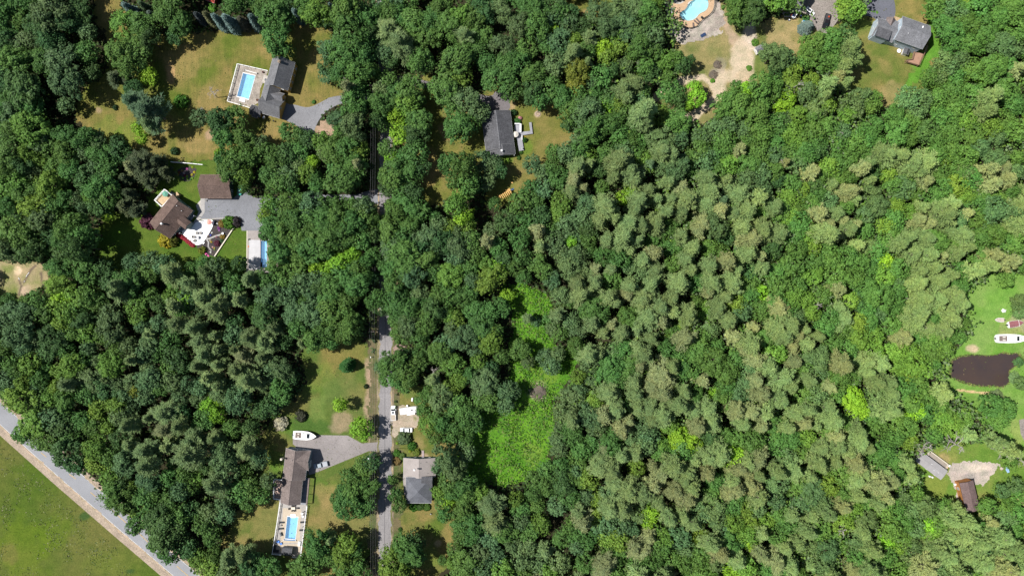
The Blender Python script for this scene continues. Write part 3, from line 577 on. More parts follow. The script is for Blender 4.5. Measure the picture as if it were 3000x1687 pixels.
T(0, 1, """g 8 8 14|m 28 6 13|g 50 4 12|g 66 8 13|b 84 6 12|g 100 10 13|d 120 8 12|g 5 26 13|d 20 22 13|m 38 14|b 30 28 12|g 54 24 12|g 72 26 13|d 86 34 12|b 96 22 11|g 108 22 11|m 50 40 13|g 62 40 10|m 8 44 13|g 22 52 13|g 35 48 12|g 66 56 12|m 34 64 13|g 50 60 12|g 100 44 14|m 92 54|g 110 52 13|d 100 62 12|b 78 56 9|b 84 62 8|b 106 32 9|g 10 62 14|d 24 76|b 42 76 14|g 58 72 12|g 18 90 14|g 36 92 14|b 10 104 14|d 28 108 13|g 46 104|d 48 92|g+ 72 84 14|g 66 96 14|g+ 84 90 14|d+ 80 104 14|d 62 110 11|
k 142 20 12|k 158 18 10|k 165 28 8|q 132 22 9|k 150 30 10|k 125 34 9|k 130 50 10|k 148 38 9|k 125 62 9|k 136 66 9|l 108 72 7|g 60 125 13|g 74 122 12|g 88 126 13|m 60 140 12|d 105 124 10|b 132 120 11|b 150 118 11|b 165 122 10|b 140 132|g 150 130 12|p 172 130 10|d 110 138 12|p 120 142 11|g 130 140 12|g 178 138 12|g 192 126 9|g 205 122 12|b 218 122 9|b 210 134 13|p 190 140 11|g 228 134 9|d 240 120 9|p 250 136 12|g 235 142|g 224 14 10|g 236 12 12|g 232 26 11|m 244 30 9|g 250 12 12|l 221 10 6|g 246 44 7""")
T(1, 1, """g 8 8 12|g 20 14 13|d 30 10 10|b 28 26 12|g 42 8 12|m 50 30 10|b 42 20 10|p 66 8 9|g 78 8 12|g 92 6 12|m 104 6 9|g 100 22 12|g 82 22 12|l 56 18 8|g 58 34 10|g 62 42 8|g 85 36 12|g 98 34 9|g 92 42 7|g 12 30 12|g 25 36 12|d 35 36|g 18 42 8|g 36 42 7|q 102 20 7|l 136 14 8|l 144 22 8|g 132 4 9|g 150 12 11|g 160 8 12|d 165 22 10|
g 138 34 13|g 155 32 15|d 134 42|g 142 48 12|d 156 50 12|g 136 62 9|g 150 64 14|g 162 66 12|g 140 78 12|g 156 80 13|g 134 90 10|g 148 94 12|b 160 92 11|g 138 106 11|g 150 110 13|d 165 106 11|b 174 94 11|b 180 108 9|g 168 120 13|g 146 124 12|b 158 130 12|g 180 128 11|
g+ 195 20 12|g+ 210 24 13|g+ 200 36 12|g+ 214 40 11|m+ 206 50 10|m+ 200 62 10|l+ 208 72 10|m+ 212 80 9|b 226 16 10|b 232 28 11|b 240 20 9|b 232 38 9|d 244 26 8|d 226 42 8|g 240 60 8|b 184 80 9|m 194 86 10|g 180 74 8|b 205 100 12|b 200 112 11|l 206 115 6|d 188 98|g 215 96 10|q 232 98 9|b 238 88 10|g 220 110 12|g 244 104 10|d 248 118|m 196 132 11|g 212 126 12|m 230 122 12|l 242 126 10|m 235 136 12|b 218 138 10|g 190 142 10|
g 30 60 12|g 44 58 11|b 56 61 12|g 70 63 11|g 84 61 10|g 96 62 10|b 108 62 9|g 110 72 12|m 12 60 9|m 8 72 9|g 16 84 12|g 10 90 8|g 20 62 8|g 36 76 14|g 50 74 12|g 66 78 14|g 82 78 13|g 98 80 13|g 112 84 9|g 28 92 13|g 44 92 13|g 60 94 13|g 78 92 13|g 94 94 12|g 106 96 10|g 24 106 11|g 38 108 13|g 54 106 12|g 70 106 11|l 78 115 8|l 97 112 9|l 60 124 9|l 72 126 8|l 84 120|g 88 130 12|g 103 126 11|g 111 118 7|g 40 124 12|g 22 120 11|g 10 134 12|g 28 136 12|b 45 140 12|b 62 138 11|g 78 142 12|g 100 140 11|g 112 132 6|d 64 144 9""")
T(2, 1, """b 20 20 9|b 30 28 9|g 42 8 10|b 55 8 11|g 68 6 11|m 76 10 9|g 96 8 12|b 114 6 11|g 126 8 9|p 150 8 12|p 162 10 9|g 40 24 10|l 36 28 7|g 48 34|p 66 24 11|p 78 20 9|q 62 36 11|p 60 48 10|q 72 44 9|p 88 24 9|p 108 18 12|p 118 26 12|p 104 32 11|p 124 36 9|t 138 20 8|m 134 18|b 150 22 11|b 168 24 13|p 158 38 9|g 180 28 8|b 196 16 12|g 190 8 12|g 208 10 11|g 206 26|p 196 34 11|p 200 48 10|p 216 36 9|g 238 20 14|g 250 8 12|b 250 30 12|b 238 36 12|b 252 46 10|g 18 46 11|b 32 44 10|g 8 60 12|g 22 58 12|g 90 44 9|l 112 54 9|l 122 48 7|b 75 60 13|p 94 62 12|p 104 74 9|m 50 58 10|m 48 70 10|p 128 56 12|p 138 46 10|p 124 66 11|p 146 56 9|p 160 56 10|p 175 56 10|p 156 68 11|p 170 70 10|p 182 78|p 186 56 10|p 196 60 10|t 212 56 8|p 228 50 11|q 210 66 9|p 222 70 10|p 236 68 10|p 250 54 8|
g 12 78 12|d 28 72 12|b 56 82 11|b 70 76 12|d 78 84|p 88 78 9|p 118 80 12|p 130 82 10|p 144 80 10|p 156 84 11|q 190 80 10|p 204 82 12|p 214 92 9|q 188 88 8|p 170 92 9|q 240 96 13|p 232 84 11|p 252 88 10|g 8 94 12|b 44 98 11|b 60 96 11|l 60 98 8|g 76 96 9|p 96 96 10|p 112 94 11|p 126 96 11|p 140 96 9|g 156 104 9|p 182 104 11|p 200 104 10|p 236 110 10|g 212 108 8|q 250 112 8|b 50 110 12|b 66 112 12|g 78 106 9|g 10 112 10|g 24 118 11|g 32 128 10|b 58 124 13|b 74 126 10|q 84 126 8|p 100 126 9|p 108 116 10|b 118 122 9|p 132 118 11|q 128 130 10|p 144 128 11|g 162 120 9|p 174 116 11|p 180 126 9|p 198 122 11|q 216 118 10|p 226 126 9|p 240 126 10|p 252 124 9|g 12 134 8|b 40 136 11|p 66 140 10|p 84 140|p 100 138 9|p 118 142 10|p 140 140 12|p 168 140 11|g 185 138 10|p 200 140|p 220 140 10|g 240 140 10""")
T(3, 1, """b 8 10 11|g 22 8 11|g 40 10 12|b 34 20 11|d 50 6|q 18 18 6|g 6 28 9|d 10 36 8|g 68 20 10|g 72 32 9|m 62 24|g 55 34 9|g 84 32 9|m 34 46 9|g 24 40 11|m 22 56 12|g 30 66 10|m 22 72 9|d 48 42 9|g 52 50 9|q 80 48 10|p 88 56 9|b 62 56 9|g 100 10 10|g 92 6 9|p 100 20 10|p 110 8 11|p 118 12|q 95 24 9|q 106 28 9|p 104 36 8|p 132 14 11|p 145 20 11|p 158 20 12|p 150 28|g 140 36 10|b 135 44 12|g 148 48 11|m 122 32 9|g 126 42|b 104 50 10|b 110 62 13|b 100 70 10|p 68 70 10|q 62 80 9|q 75 76 9|p 80 86 10|q 70 92 9|p 58 90|q 88 80 8|m 130 62 10|m 140 68 9|g 128 76 11|m 118 82 9|g 122 92|g 170 10 12|g 186 8 12|m 176 16 10|g 200 12 12|b 215 4 10|g 192 26 11|g 175 30 10|m 190 42 11|g 176 44 11|g 205 34 10|b 200 28 9|m 200 52 9|g 165 52 11|p 172 62 9|q 228 14 11|q 222 26 9|q 236 24 10|q 240 36|q 225 40 9|g 250 14 9|b 250 28 8|g 215 50 10|g 232 52 10|g 246 46 9|g 210 62|b 228 64 12|b 245 70 11|b 222 78 10|p 252 62|p 252 82 10|p 176 72 10|q 150 76 10|q 162 80 8|q 190 76 10|q 200 70 8|p 182 88 10|p 195 92|g 210 74|p 140 94 12|p 130 100 10|p 155 96 11|p 168 100 11|p 145 110 11|p 160 112|q 175 112 9|p 188 110 10|p 200 104 9|g 185 100|g 112 108 12|b 104 104 9|g 215 96 11|g 228 92|g 240 98 11|g 252 100 10|g 215 112|q 228 112 9|q 245 118 9|m 40 88 10|g 28 92 11|g 12 66|p 6 64 10|p 10 90 10|q 5 106 10|m 45 104|g 60 104 11|g 30 106 11|g 48 118 11|g 65 116 11|g 80 112 10|g 92 120 10|g 25 122 12|m 45 130 11|g 70 132 12|g 88 134 10|g 105 124 11|l 118 118 8|m 120 130 11|g 132 126|b 130 138 9|p 152 128 11|p 165 124|p 150 140|p 172 138 11|p 184 132 9|g 195 128 9|g 240 136 9|g 10 130|g 12 142 11|g 30 142""")
T(0, 2, """g 8 12 9|g 26 16 10|b 18 26 11|g 36 12 10|b 6 32 12|g 42 26 11|l 62 8 11|m 74 10 11|g 86 8 10|m 56 18 10|m 66 26 12|m 62 36 9|g 78 22 10|d 84 32|g 100 12 9|b 110 28 12|b 112 40 11|g 100 18|p 118 6 9|m 136 16 12|m 138 28|g 150 6 10|d 160 16|l 186 12 9|m 172 8|g 182 18|b 142 38 9|p 150 46 9|b 160 36 10|p 175 18 9|p 178 36 10|b 190 10|p 206 10 10|b 200 22 9|p 196 40 10|p 202 54|p 218 18 11|b 228 8 10|p 240 12 9|p 222 30 9|d 236 34|p 216 48 9|b 236 48 10|g 254 20 8|p 252 50 10|p 206 66 11|p 220 62 9|p 236 62 9|b 150 58|b 128 58 10|b 146 66 11|g 160 66 9|g 112 52 9|g 100 48 10|m 88 46 11|g 75 44 9|b 20 46 11|b 32 54 12|b 22 60|d 54 50 14|d 48 64 12|g 66 62 10|b 88 60 9|g 84 72 9|m 68 70 8|g 116 66 10|m 112 76|b 98 74 9|p 132 72 9|b 148 78 8|d 176 70 12|d 184 78|p 200 78 10|g 170 82 9|p 220 76 10|q 245 68 10|p 240 82 10|g 10 76 10|m 30 76 12|g 18 84|m 60 84 11|m 74 80|g 45 80 9|b 8 92 11|m 24 96 10|g 40 92|b 38 98 9|p 70 96|m 58 100 9|b 94 92 12|g 86 106 11|d 104 100 12|b 116 98 9|b 134 96 10|b 150 92|b 126 110 11|b 146 108 10|y 136 104 7|g 160 100|b 172 94 10|b 188 96 9|b 200 100|p 210 90 9|p 220 98 9|b 236 96 9|p 250 92|b 180 110 9|b 200 112 9|b 240 112 12|b 225 106|l 222 112 7|m 20 112 12|g 10 104|g 40 112 11|m 50 110|g 66 112|m 100 116 11|m 96 126 9|m 118 120|b 132 122 9|g 66 128|d 60 136 12|b 50 132 11|m 34 136 11|g 80 134 12|g 92 140 10|p 150 130 9|p 165 126|p 130 138|m 108 138|l 210 118 9|l 218 128 10|g 205 132 10|g 200 140|p 180 138 10|q 165 142|b 120 128|d 180 128""")
T(1, 2, """b 14 8 11|b 32 6 12|g 46 14 10|b 56 4|g 74 8 12|g 92 10 12|g 102 6 8|b 56 26 11|b 54 36 9|g 42 40 11|b 40 26|g 76 24 12|g 90 24 11|g 70 42 11|g 86 42 11|g 60 50 11|g 76 55 7|g 92 52 6|g 96 38|d 8 28|p 18 40 10|p 8 54 10|d 28 54 9|p 46 55 6|g 8 16|p 5 70 8|b 12 84 12|b 26 80 11|b 10 100 10|g 24 100 10|d 34 90 9|d 14 118|g 24 108|d 4 122|
g 122 10 10|g 134 16 11|g 150 6 11|g 148 22 12|g 141 32 10|b 154 38 11|g 146 46 10|g 164 50 10|g 172 34 11|g 168 18|g 185 6 10|d 180 22|b 165 6|m 196 28 10|g 192 8|g 206 8|b 200 42|b 210 50 11|g 224 40 12|g 232 26 12|g 220 24|g 246 20|g 240 44 10|m 236 54|b 220 62 9|m 200 32|b 190 56|g 184 66|g 216 4|l 252 8 8|
b 126 80 8|g 138 76 11|d 148 70|g 152 86 11|g 142 92 9|g 130 92 7|g 150 98 8|g 165 66 9|g 162 76|p 178 92 8|m 198 78 12|m 204 92 11|m 196 100|g 180 66 8|m 224 74 9|g 216 88|b 230 92 11|d 236 82|b 228 106|g 222 116 10|g 235 114 10|b 252 104 10|b 250 118|g 175 106 10|g 166 112 8|b 186 110|g 168 124 8|g 180 128 10|m 172 138 9|g 188 138 10|g 205 118 11|g 212 130 11|g 198 124|g 220 136 11|g 200 142|l 84 117 8|l 106 142 12""")
T(2, 2, """b 24 34 6|p 16 30 5|b 50 8 10|g 60 12 10|p 70 6|p 46 28 9|g 38 34 9|b 42 40 9|g 48 44 9|b 60 34 12|b 66 44 9|p 84 20 13|p 96 10|p 80 34|p 104 14 11|q 100 36 9|p 92 44 9|p 110 44 10|p 118 28 11|p 130 12 12|p 136 30 12|p 148 20 11|q 116 8 8|p 126 40 9|p 140 50 11|p 126 60 9|p 160 10|g 186 14 7|q 198 4 8|p 176 26 10|m 174 36 9|p 206 20 11|p 218 32 11|b 200 42 11|b 232 24 9|q 174 50 12|g 190 50|p 214 8|g 240 10 10|l 250 6|q 244 40 9|q 252 52 11|p 240 56|p 66 60 11|p 76 66|p 88 66 8|b 104 66|g 112 62 13|g 100 80 15|g 116 80 13|g 108 94 11|b 78 74 10|b 80 90 9|p 132 68|q 128 78 10|q 150 88 13|q 140 100 10|q 152 106|p 160 80|g 156 62 10|g 168 66 9|g 170 84|g 176 58|g 188 66 12|g 200 74 14|g 214 84 14|g 206 60|g 216 98 12|l 205 108 9|q 192 92 8|g 226 72|q 232 62 9|q 244 72|p 236 82|q 244 92|b 236 98 10|b 230 108|p 172 104 10|q 182 108 9|q 250 106|b 60 112 12|b 68 104 9|b 50 124 11|m 84 112 10|p 96 104|b 106 104 9|p 122 94 10|p 124 106|g 84 124|p 80 130 11|q 92 128 9|p 104 122|g 112 120 8|q 86 140|p 60 132|b 50 138 9|g 60 142|p 126 120 10|p 138 120|p 140 132 10|p 150 128|b 134 138|q 118 134 8|m 158 136 11|p 168 118|p 182 122 11|p 196 120 12|p 200 134 11|q 186 138|p 212 112|q 224 122 11|q 240 124|p 232 136|q 250 138|g 8 62 13|b 16 74 8|b 34 70 11|b 46 66 9|b 40 78|b 0 104 9""")
T(3, 2, """g 8 14 10|g 10 30|m 28 8|g 20 20|m 38 10|g 56 6|q 10 20|p 30 30 10|p 22 38 10|p 36 42 10|p 14 48|p 8 40|q 30 48|p 50 48 10|g 58 40|g 64 30 10|p 72 20 10|p 76 32|q 78 42 9|m 85 12|q 94 12|g 100 20|g 100 34 12|g 112 8 13|g 128 8 12|g 130 22|m 92 36|m 94 50 12|m 106 48|q 110 26 9|g 125 38 11|g 140 42|p 155 10 12|p 170 12 11|p 185 8 10|p 192 16|p 150 26 12|p 166 28 12|p 182 30 11|p 160 40 11|p 175 42|p 146 36|q 135 50 11|g 154 50 10|g 168 54 12|g 184 48 10|g 196 36 8|g 194 50 7|g 178 62 9|g 164 66|m 130 64 12|m 144 64|m 150 76 12|m 134 78|m 144 88 11|m 158 82 8|g 166 76 8|g 66 56|q 24 60 10|m 8 66|q 26 74|b 46 72 14|b 50 86|g 52 94|q 74 76 12|q 70 92 12|q 84 90|p 98 74 10|p 100 84|p 36 80 10|p 40 92|p 14 90 11|p 22 98|q 60 98|g 66 106 10|l 86 112 13|l 92 122|g 74 104|p 108 94 10|p 120 94 11|p 124 106|g 138 100 11|g 150 98 11|g 146 114 11|l 148 122 11|g 162 110 9|g 174 118 8|g 160 126|g 180 126 9|p 110 122|p 120 122|q 106 130|p 10 112 11|p 36 106|p 40 122 11|p 28 126|q 36 136|p 60 120|p 64 132|g 76 136|g 8 138|g 60 142|p 20 140|p 90 142|g 110 140|g 130 134|g 140 140|g 225 118 11|g 240 122 10|g 234 132|b 256 96 6|b 254 14 8|b 254 24 7""")
T(0, 3, """g 22 2 9|g 38 8 10|g 50 10|d 66 22 12|d 76 32 9|g 70 8 11|m 98 16 13|m 98 30 11|g 110 24|d 120 8|p 130 12 9|p 148 18 13|b 128 30|p 150 32 11|g 174 32 8|p 190 22 14|p 196 8|p 216 6|b 226 24 11|b 228 40 11|p 216 52 11|p 248 16 12|g 186 42 9|m 194 48|g 192 56 9|b 150 50 13|g 170 46 10|m 110 46 10|m 128 60|g 112 64 13|g 124 70|d 126 58|g 145 68 12|m 138 76|g 158 62|g 175 70 11|g 140 88 11|g 134 96 7|d 160 84 13|b 180 60|g 178 88 12|d 192 80|b 225 70 10|b 210 84 12|b 226 84 11|g 204 92|g 212 100 9|g 212 108 8|g 238 60 11|g 250 56 11|g 250 72 9|d 165 100 14|g 160 112 12|d 178 108|g 170 122 10|d 188 118 9|m 198 128 9|m 208 136 11|g 214 124 9|p 230 128 12|p 245 124|b 226 140|d 252 135""")
T(1, 3, """b 4 26 8|b 12 50 9|g 6 64 9|b 2 30 9|g 12 138 13|g 0 128 9|
g 108 36 12|g 94 46 11|d 116 30 9|g 98 62 14|g 112 56 13|g 88 60 10|g 90 74 11|g 104 78 11|g 112 72 9|g 84 68|g 62 112 11|p 74 108 8|g 58 124 11|g 72 126 12|m 92 112 10|m 88 124 11|g 52 134 12|g 98 118 9|g 86 138 11|g 100 134 9|g 45 138|
g 140 64 8|g 144 74 9|g 137 48 6|m 134 122 10|g 148 114 11|m 138 134 12|g 156 122|d 158 112 11|g 150 130|b+ 190 24 13|b+ 200 36 13|b 184 36 9|g+ 196 50 12|b 210 20|g 208 52|g 188 72 10|m 184 62 8|l 192 70|g 200 60|g 190 84 9|g 212 66 11|m 226 62 9|g 210 82 12|g 206 94|p 236 74 14|p 240 92 12|g 218 92|g 214 106|b 220 98|b 232 110 12|g 208 104|b 224 124 12|b 240 124|g 200 118 10|m 200 132 10|g 212 136 12|g 188 130 6|b 228 138|m 248 140 11|g 250 100|g 180 4 10|g 194 5 11|g 212 6 9""")
T(2, 3, """b 46 8 9|g 60 4|b 48 18 9|g 70 20|g 80 14|g 66 28|g 24 48 11|g 36 40 10|g 50 34 10|d 50 50 13|g 38 56|g 54 44|b 64 40 9|g 70 46|m 78 48|g 58 66 12|b 46 74 10|m 85 68|b 76 66|m 4 68 8|g 8 78 12|b 10 90|g 26 74 9|g 16 100|m 28 94|b 14 116 12|b 26 132 11|b 8 130|m 36 142|g 50 108 10|g 60 96 9|g 66 104|b 66 116 10|g 76 108|b 48 132|g 74 132|p 100 10 12|q 92 14|p 110 24 11|p 90 28|p 124 22|b 134 14 11|b 138 6|m 125 36|p 88 36|p 100 38|p 104 52|p 116 58 12|p 130 60|b 98 60|m 84 86 10|p 98 76|p 110 76|b 128 82 10|l 140 84 9|l 136 92 8|g 150 22|l 170 8 11|l 182 12 10|g 172 20 12|q 142 34 8|p 162 34 11|q 150 44|p 172 46|q 164 58 10|p 180 56|q 176 66|m 150 14|b 92 96 11|b 108 94 11|b 120 100|q 138 106 9|m 96 106|g 108 118 10|m 108 110|g 98 122|q 122 116 10|q 132 118|g 126 134 10|g 140 130|q 92 134 11|q 106 138|p 88 142|g 148 118|m 152 108|b 168 106 12|b 176 118|p 148 72|p 158 86 11|p 172 84|p 182 92|b 200 76 14|b 208 90|b 214 104|g 200 64|b 190 82|p 176 40|p 200 8 11|g 214 8|p 208 22|m 214 30 10|l 222 24|g 224 10 11|g 244 8 11|g 240 20|p 196 24|q 196 40|p 206 50 10|p 220 48|q 216 60|p 236 30 10|q 228 36|q 246 28 11|p 248 44 11|q 238 52|q 224 56|g 228 66|g 222 76|m 236 76|p 248 66|b 246 78|m 240 94 11|m 238 106 10|l 242 112|p 220 112 13|q 210 122|p 226 128|b 206 134 9|p 190 126|m 190 106|g 176 134|p 190 140|l 222 140|m 236 136|q 250 122|p 200 112""")
T(3, 3, """g 12 12 12|g 26 8|b 20 26 11|g 34 18|m 40 6|p 52 16|p 50 30 11|p 70 14|p 66 28|q 68 4|p 80 20 10|p 90 8|q 86 32|p 100 16|g 128 6|g 118 18|g 130 28 10|g 108 30|p 10 40|p 26 38|g 58 36|b 46 60 13|b 56 72|g 34 58|p 32 74|q 10 52|p 74 42|m 62 40|p 86 46|p 94 40|q 104 42 9|q 110 52|g 78 64|q 74 74|p 90 64|m 84 78|g 98 70|p 118 40 9|q 122 48|p 108 70|q 118 66 10|p 120 80|p 140 32 8|g 130 44|b 136 68 9|g 150 64 9|b 160 76 11|b 148 80|g 140 92|g 172 92 11|b 150 98|g 128 78|g 126 100 12|g 136 110 11|m 130 118|l 120 110|p 100 90 11|p 94 100|p 60 82|p 44 86|q 52 98|p 40 100|p 24 84|g 14 84 11|g 20 94|p 10 104|p 30 112|b 44 118 11|b 60 120 13|b 56 134|g 70 112 12|p 92 112|p 104 118|p 92 128|q 84 138|p 100 138|g 118 126|b 146 116 10|b 160 130|b 140 132|g 130 140|p 16 116|p 22 134|q 8 130|p 8 142|p 110 142|p 178 76 9|p 190 78 10|p 184 88|p 200 90|p 196 104 11|p 210 96|p 212 110|b 190 116|p 200 124|p 215 130|p 232 104 11|p 246 100|b 220 120|p 236 122|p 250 116|q 224 90 8|g 222 76 9|g 240 76 10|b 236 60 9|b 250 54 8|g 252 66|b 238 90|g 252 84|p 250 132|q 236 136|p 180 124|p 170 118|m 166 104|l 164 96|q 156 136|p 176 138|p 202 3 8|p 232 10 9|p 246 20 9|g 244 30 8|g 168 4 8""")

for x, y, r, c in [(1146, 40, 36, 'g'), (1150, 110, 34, 'g'), (1140, 170, 32, 'd'), (1112, 140, 26, 'g'), (1116, 60, 28, 'g'), (1150, 300, 34, 'g'), (1152, 505, 36, 'g'), (1156, 625, 38, 'g'), (1150, 680, 36, 'g'), (1152, 730, 38, 'b'), (1150, 785, 36, 'g'), (1154, 838, 38, 'g'), (1158, 885, 36, 'g'), (1122, 655, 22, 'g'), (1118, 905, 20, 'd'), (1120, 770, 20, 'g'), (1100, 350, 22, 'd'), (1098, 640, 22, 'g'), (1090, 110, 26, 'd'), (1092, 205, 24, 'g'), (1094, 690, 22, 'd'), (1096, 745, 24, 'g'), (1092, 815, 22, 'd'), (1090, 885, 24, 'g'), (1104, 40, 24, 'g'), (1128, 235, 28, 'g'), (1140, 8, 30, 'g')]: TREES.append((x, y, r, c))
# ---------------------------------------------------------------- planting
rnd = random.Random(11); nr = np.random.RandomState(5)
def jit(c, a=.14, rng=rnd, h=None):
    k = 1 + rng.uniform(-a, a) * 1.3; h = rng.uniform(-a, a) if h is None else h
    return (max(.01, c[0] * k * (1 + h)), c[1] * k, max(.008, c[2] * k * (1 - h * .6)))
CW = [np.array(p) for p in CLEAR]
def in_clear(px, py):
    r = np.zeros(np.shape(px), bool)
    for p in CW: r |= inside(p, px, py)
    return r
# closed canopy: fill the holes the list leaves between crowns
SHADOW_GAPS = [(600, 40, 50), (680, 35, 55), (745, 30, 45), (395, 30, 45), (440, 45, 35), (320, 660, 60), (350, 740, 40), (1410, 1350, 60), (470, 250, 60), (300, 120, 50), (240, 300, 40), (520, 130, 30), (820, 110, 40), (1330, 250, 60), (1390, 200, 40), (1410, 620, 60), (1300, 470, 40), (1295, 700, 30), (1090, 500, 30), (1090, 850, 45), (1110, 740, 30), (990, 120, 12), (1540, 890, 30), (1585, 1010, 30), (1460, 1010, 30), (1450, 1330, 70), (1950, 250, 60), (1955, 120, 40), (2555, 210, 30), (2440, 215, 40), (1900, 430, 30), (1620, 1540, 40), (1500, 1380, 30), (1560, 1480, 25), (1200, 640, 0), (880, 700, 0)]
mixr = random.Random(77)
TREES = [(t[0], t[1], t[2] * (1.12 if t[0] > 1500 else 1), mixr.choice('ggbgd')) if t[3] in 'pq' and t[0] > 1500 and mixr.random() < .17 else (t[0], t[1], t[2] * (mixr.choice([1.0, 1.0, 1.22]) if not (690 < t[0] < 1010 and t[1] < 420 or 1330 < t[0] < 1500 and t[1] < 480 or 100 < t[0] < 500 and t[1] < 800) else 1.0) if t[0] < 1500 and t[3] in 'gdbm' and t[2] > 30 else t[2], t[3]) for t in TREES]
TREES.sort(key=lambda t: -t[2])
TX = np.array([[t[0], t[1], t[2]] for t in TREES])
extra = []
CLEAR_NOFILL = np.array([g[:3] for g in SHADOW_GAPS])
gxs = np.arange(-170, 3180, 24); gys = np.arange(-140, 1830, 24)
cand = [(x + rnd.uniform(-10, 10), y + rnd.uniform(-10, 10)) for x in gxs for y in gys]; rnd.shuffle(cand)
allx = [tuple(t) for t in TX]
ca = np.array(cand); cc = in_clear(ca[:, 0], ca[:, 1])
arr = np.array(allx)
near = np.zeros(len(ca), bool)
for dx, dy in ((22, 0), (-22, 0), (0, 22), (0, -22)): near |= in_clear(ca[:, 0] + dx, ca[:, 1] + dy)
for ci_, ((x, y), c) in enumerate(zip(cand, cc)):
    if c or near[ci_]: continue
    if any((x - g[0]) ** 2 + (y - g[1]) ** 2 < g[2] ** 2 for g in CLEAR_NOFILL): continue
    d = np.sqrt((arr[:, 0] - x) ** 2 + (arr[:, 1] - y) ** 2)
    if (d > arr[:, 2] * .95 + (16 if x < 1500 else 7)).all():
        pine = (x > 1550 and y > 430 and rnd.random() < .55) or (400 < x < 800 and 850 < y < 1350 and rnd.random() < .4)
        code = rnd.choice('ppq') if pine else (rnd.choice('ggmmb') if x > 1600 else rnd.choice('ggdb'))
        extra.append((x, y, rnd.uniform(24, 33), code)); arr = np.vstack([arr, [x, y, 27]])
print("listed", len(TREES), "extra", len(extra))
CON = set('pqkt')
def spec(t):
    px, py, r, c = t; tall = c.endswith('+'); con = c[0] in CON; h0 = 17.5 if con else 14; zf = .68 if con else .64
    rm = r / 7.3 * (0.97 if not con else 1.04); s = rm / (4.5 if con else 5.0)
    sz = (.55 + .45 * s) * rnd.uniform(.88, 1.1) * (1.0 if con else 1.02)
    sz *= (.68 if c == 'k' else 1) * (1.4 if tall else 1) * (1.22 if 1010 < px < 1108 and py < 960 else 1)
    v = rnd.uniform(.82, 1.22) if con else rnd.uniform(.88, 1.16); s *= v; sz *= v ** .6 * rnd.uniform(.9, 1.12)
    if 0 < px < 640 and 0 < (px * .895 + 1242 - py) < 160: s *= 1.12
    p = W(px, py, h0 * sz * zf); return p.x, p.y, s, sz, con
def vis(t): return -5 < t[0] < 3005 and -5 < t[1] < 1692
ind_b = [t for t in TREES if t[3][0] not in CON and vis(t)][:300]; ind_p = [t for t in TREES if t[3][0] in CON and vis(t)][:300]
chosen = set(map(id, ind_b + ind_p)); rest = [t for t in TREES if id(t) not in chosen] + extra
protos = {}
def plant(t, kind, meshes, name, cat, group, label, col, s, sz, x, y):
    i = rnd.randrange(len(meshes)); key = (name, i)
    if key not in protos:
        root = empty(name); cr = link_mesh("crown", meshes[i][0], root); tr = link_mesh("trunk", meshes[i][1], root); protos[key] = (root, cr, tr)
    else:
        r0, c0, t0 = protos[key]; root = r0.copy(); cr = c0.copy(); tr = t0.copy()
        for o in (root, cr, tr): COL.objects.link(o)
        cr.parent = root; tr.parent = root
    root.location = (x, y, 0); root.rotation_euler = (0, 0, rnd.uniform(0, 6.283)); u = rnd.uniform(.84, 1.18); root.scale = (s * u, s / u, sz)
    tag(root, label, cat, group); cr.color = (*col, 1)
    return root
named = []
def tint_of(t):
    c = jit(PAL[t[3][0]], h=rnd.uniform(-.05, .05) if t[3][0] in CON or t[3] == 'y' else None); f = min(1, max(0, (t[0] - 1550) / 1100)); k = 1.12 + .42 * f; return (c[0] * k, c[1] * k, c[2] * (1.10 + (.12 if t[3][0] in CON else .1) * f))  # eastward lift: paler species, plus sunlit brightness and haze painted into crown colour
for t in ind_b + ind_p:
    x, y, s, sz, con = spec(t)
    named.append((LOOK[t[3][0]], t[0], t[1], plant(t, 0, PV if con else BV, "pine_tree" if con else "broadleaf_tree", "pine tree" if con else "tree", "pines in the wood" if con else "broadleaf trees in the wood",
          'tree', tint_of(t), s, sz, x, y)))
label_trees(named)
# the remaining, smaller trees of the closed wood, as one mass each
def merged(name, items, con, label):
    Vs = []; Cs = []
    lows = []
    for i in range(5):
        if con: lows.append(pine_pts(700 + i, 4.4, 18, levels=8, per=5, tufts=5, nq=6, size=1.5, jag=.55, lat_w=1.25, rj=.3, power=1.6, wid=.22)[0])
        else: lows.append(broad_pts(600 + i, 5, 14, lobes=11, subs=10, leaves=17, size=.60)[0])
    for t in items:
        x, y, s, sz, c = spec(t); V = lows[rnd.randrange(5)]; a = rnd.uniform(0, 6.283); cs, sn = math.cos(a), math.sin(a)
        sz *= .9
        U = np.empty_like(V); U[:, 0] = (V[:, 0] * cs - V[:, 1] * sn) * s + x; U[:, 1] = (V[:, 0] * sn + V[:, 1] * cs) * s + y; U[:, 2] = V[:, 2] * sz
        Vs.append(U.astype(np.float32)); Cs.append(np.tile(np.array(tint_of(t), np.float32), (len(V), 1)))
    V = np.concatenate(Vs); me = np_mesh(name, V, np.arange(len(V)).reshape(-1, 4), LEAF_T, np.concatenate(Cs))
    o = link_mesh(name, me); tag(o, label, "woodland", None, 'stuff'); print(name, len(items), len(V) // 4)
merged("broadleaf_canopy", [t for t in rest if t[3][0] not in CON], False, "smaller broadleaf crowns closing the wood between the larger trees")
merged("pine_canopy", [t for t in rest if t[3][0] in CON], True, "smaller pale pine crowns closing the wood between the larger pines")
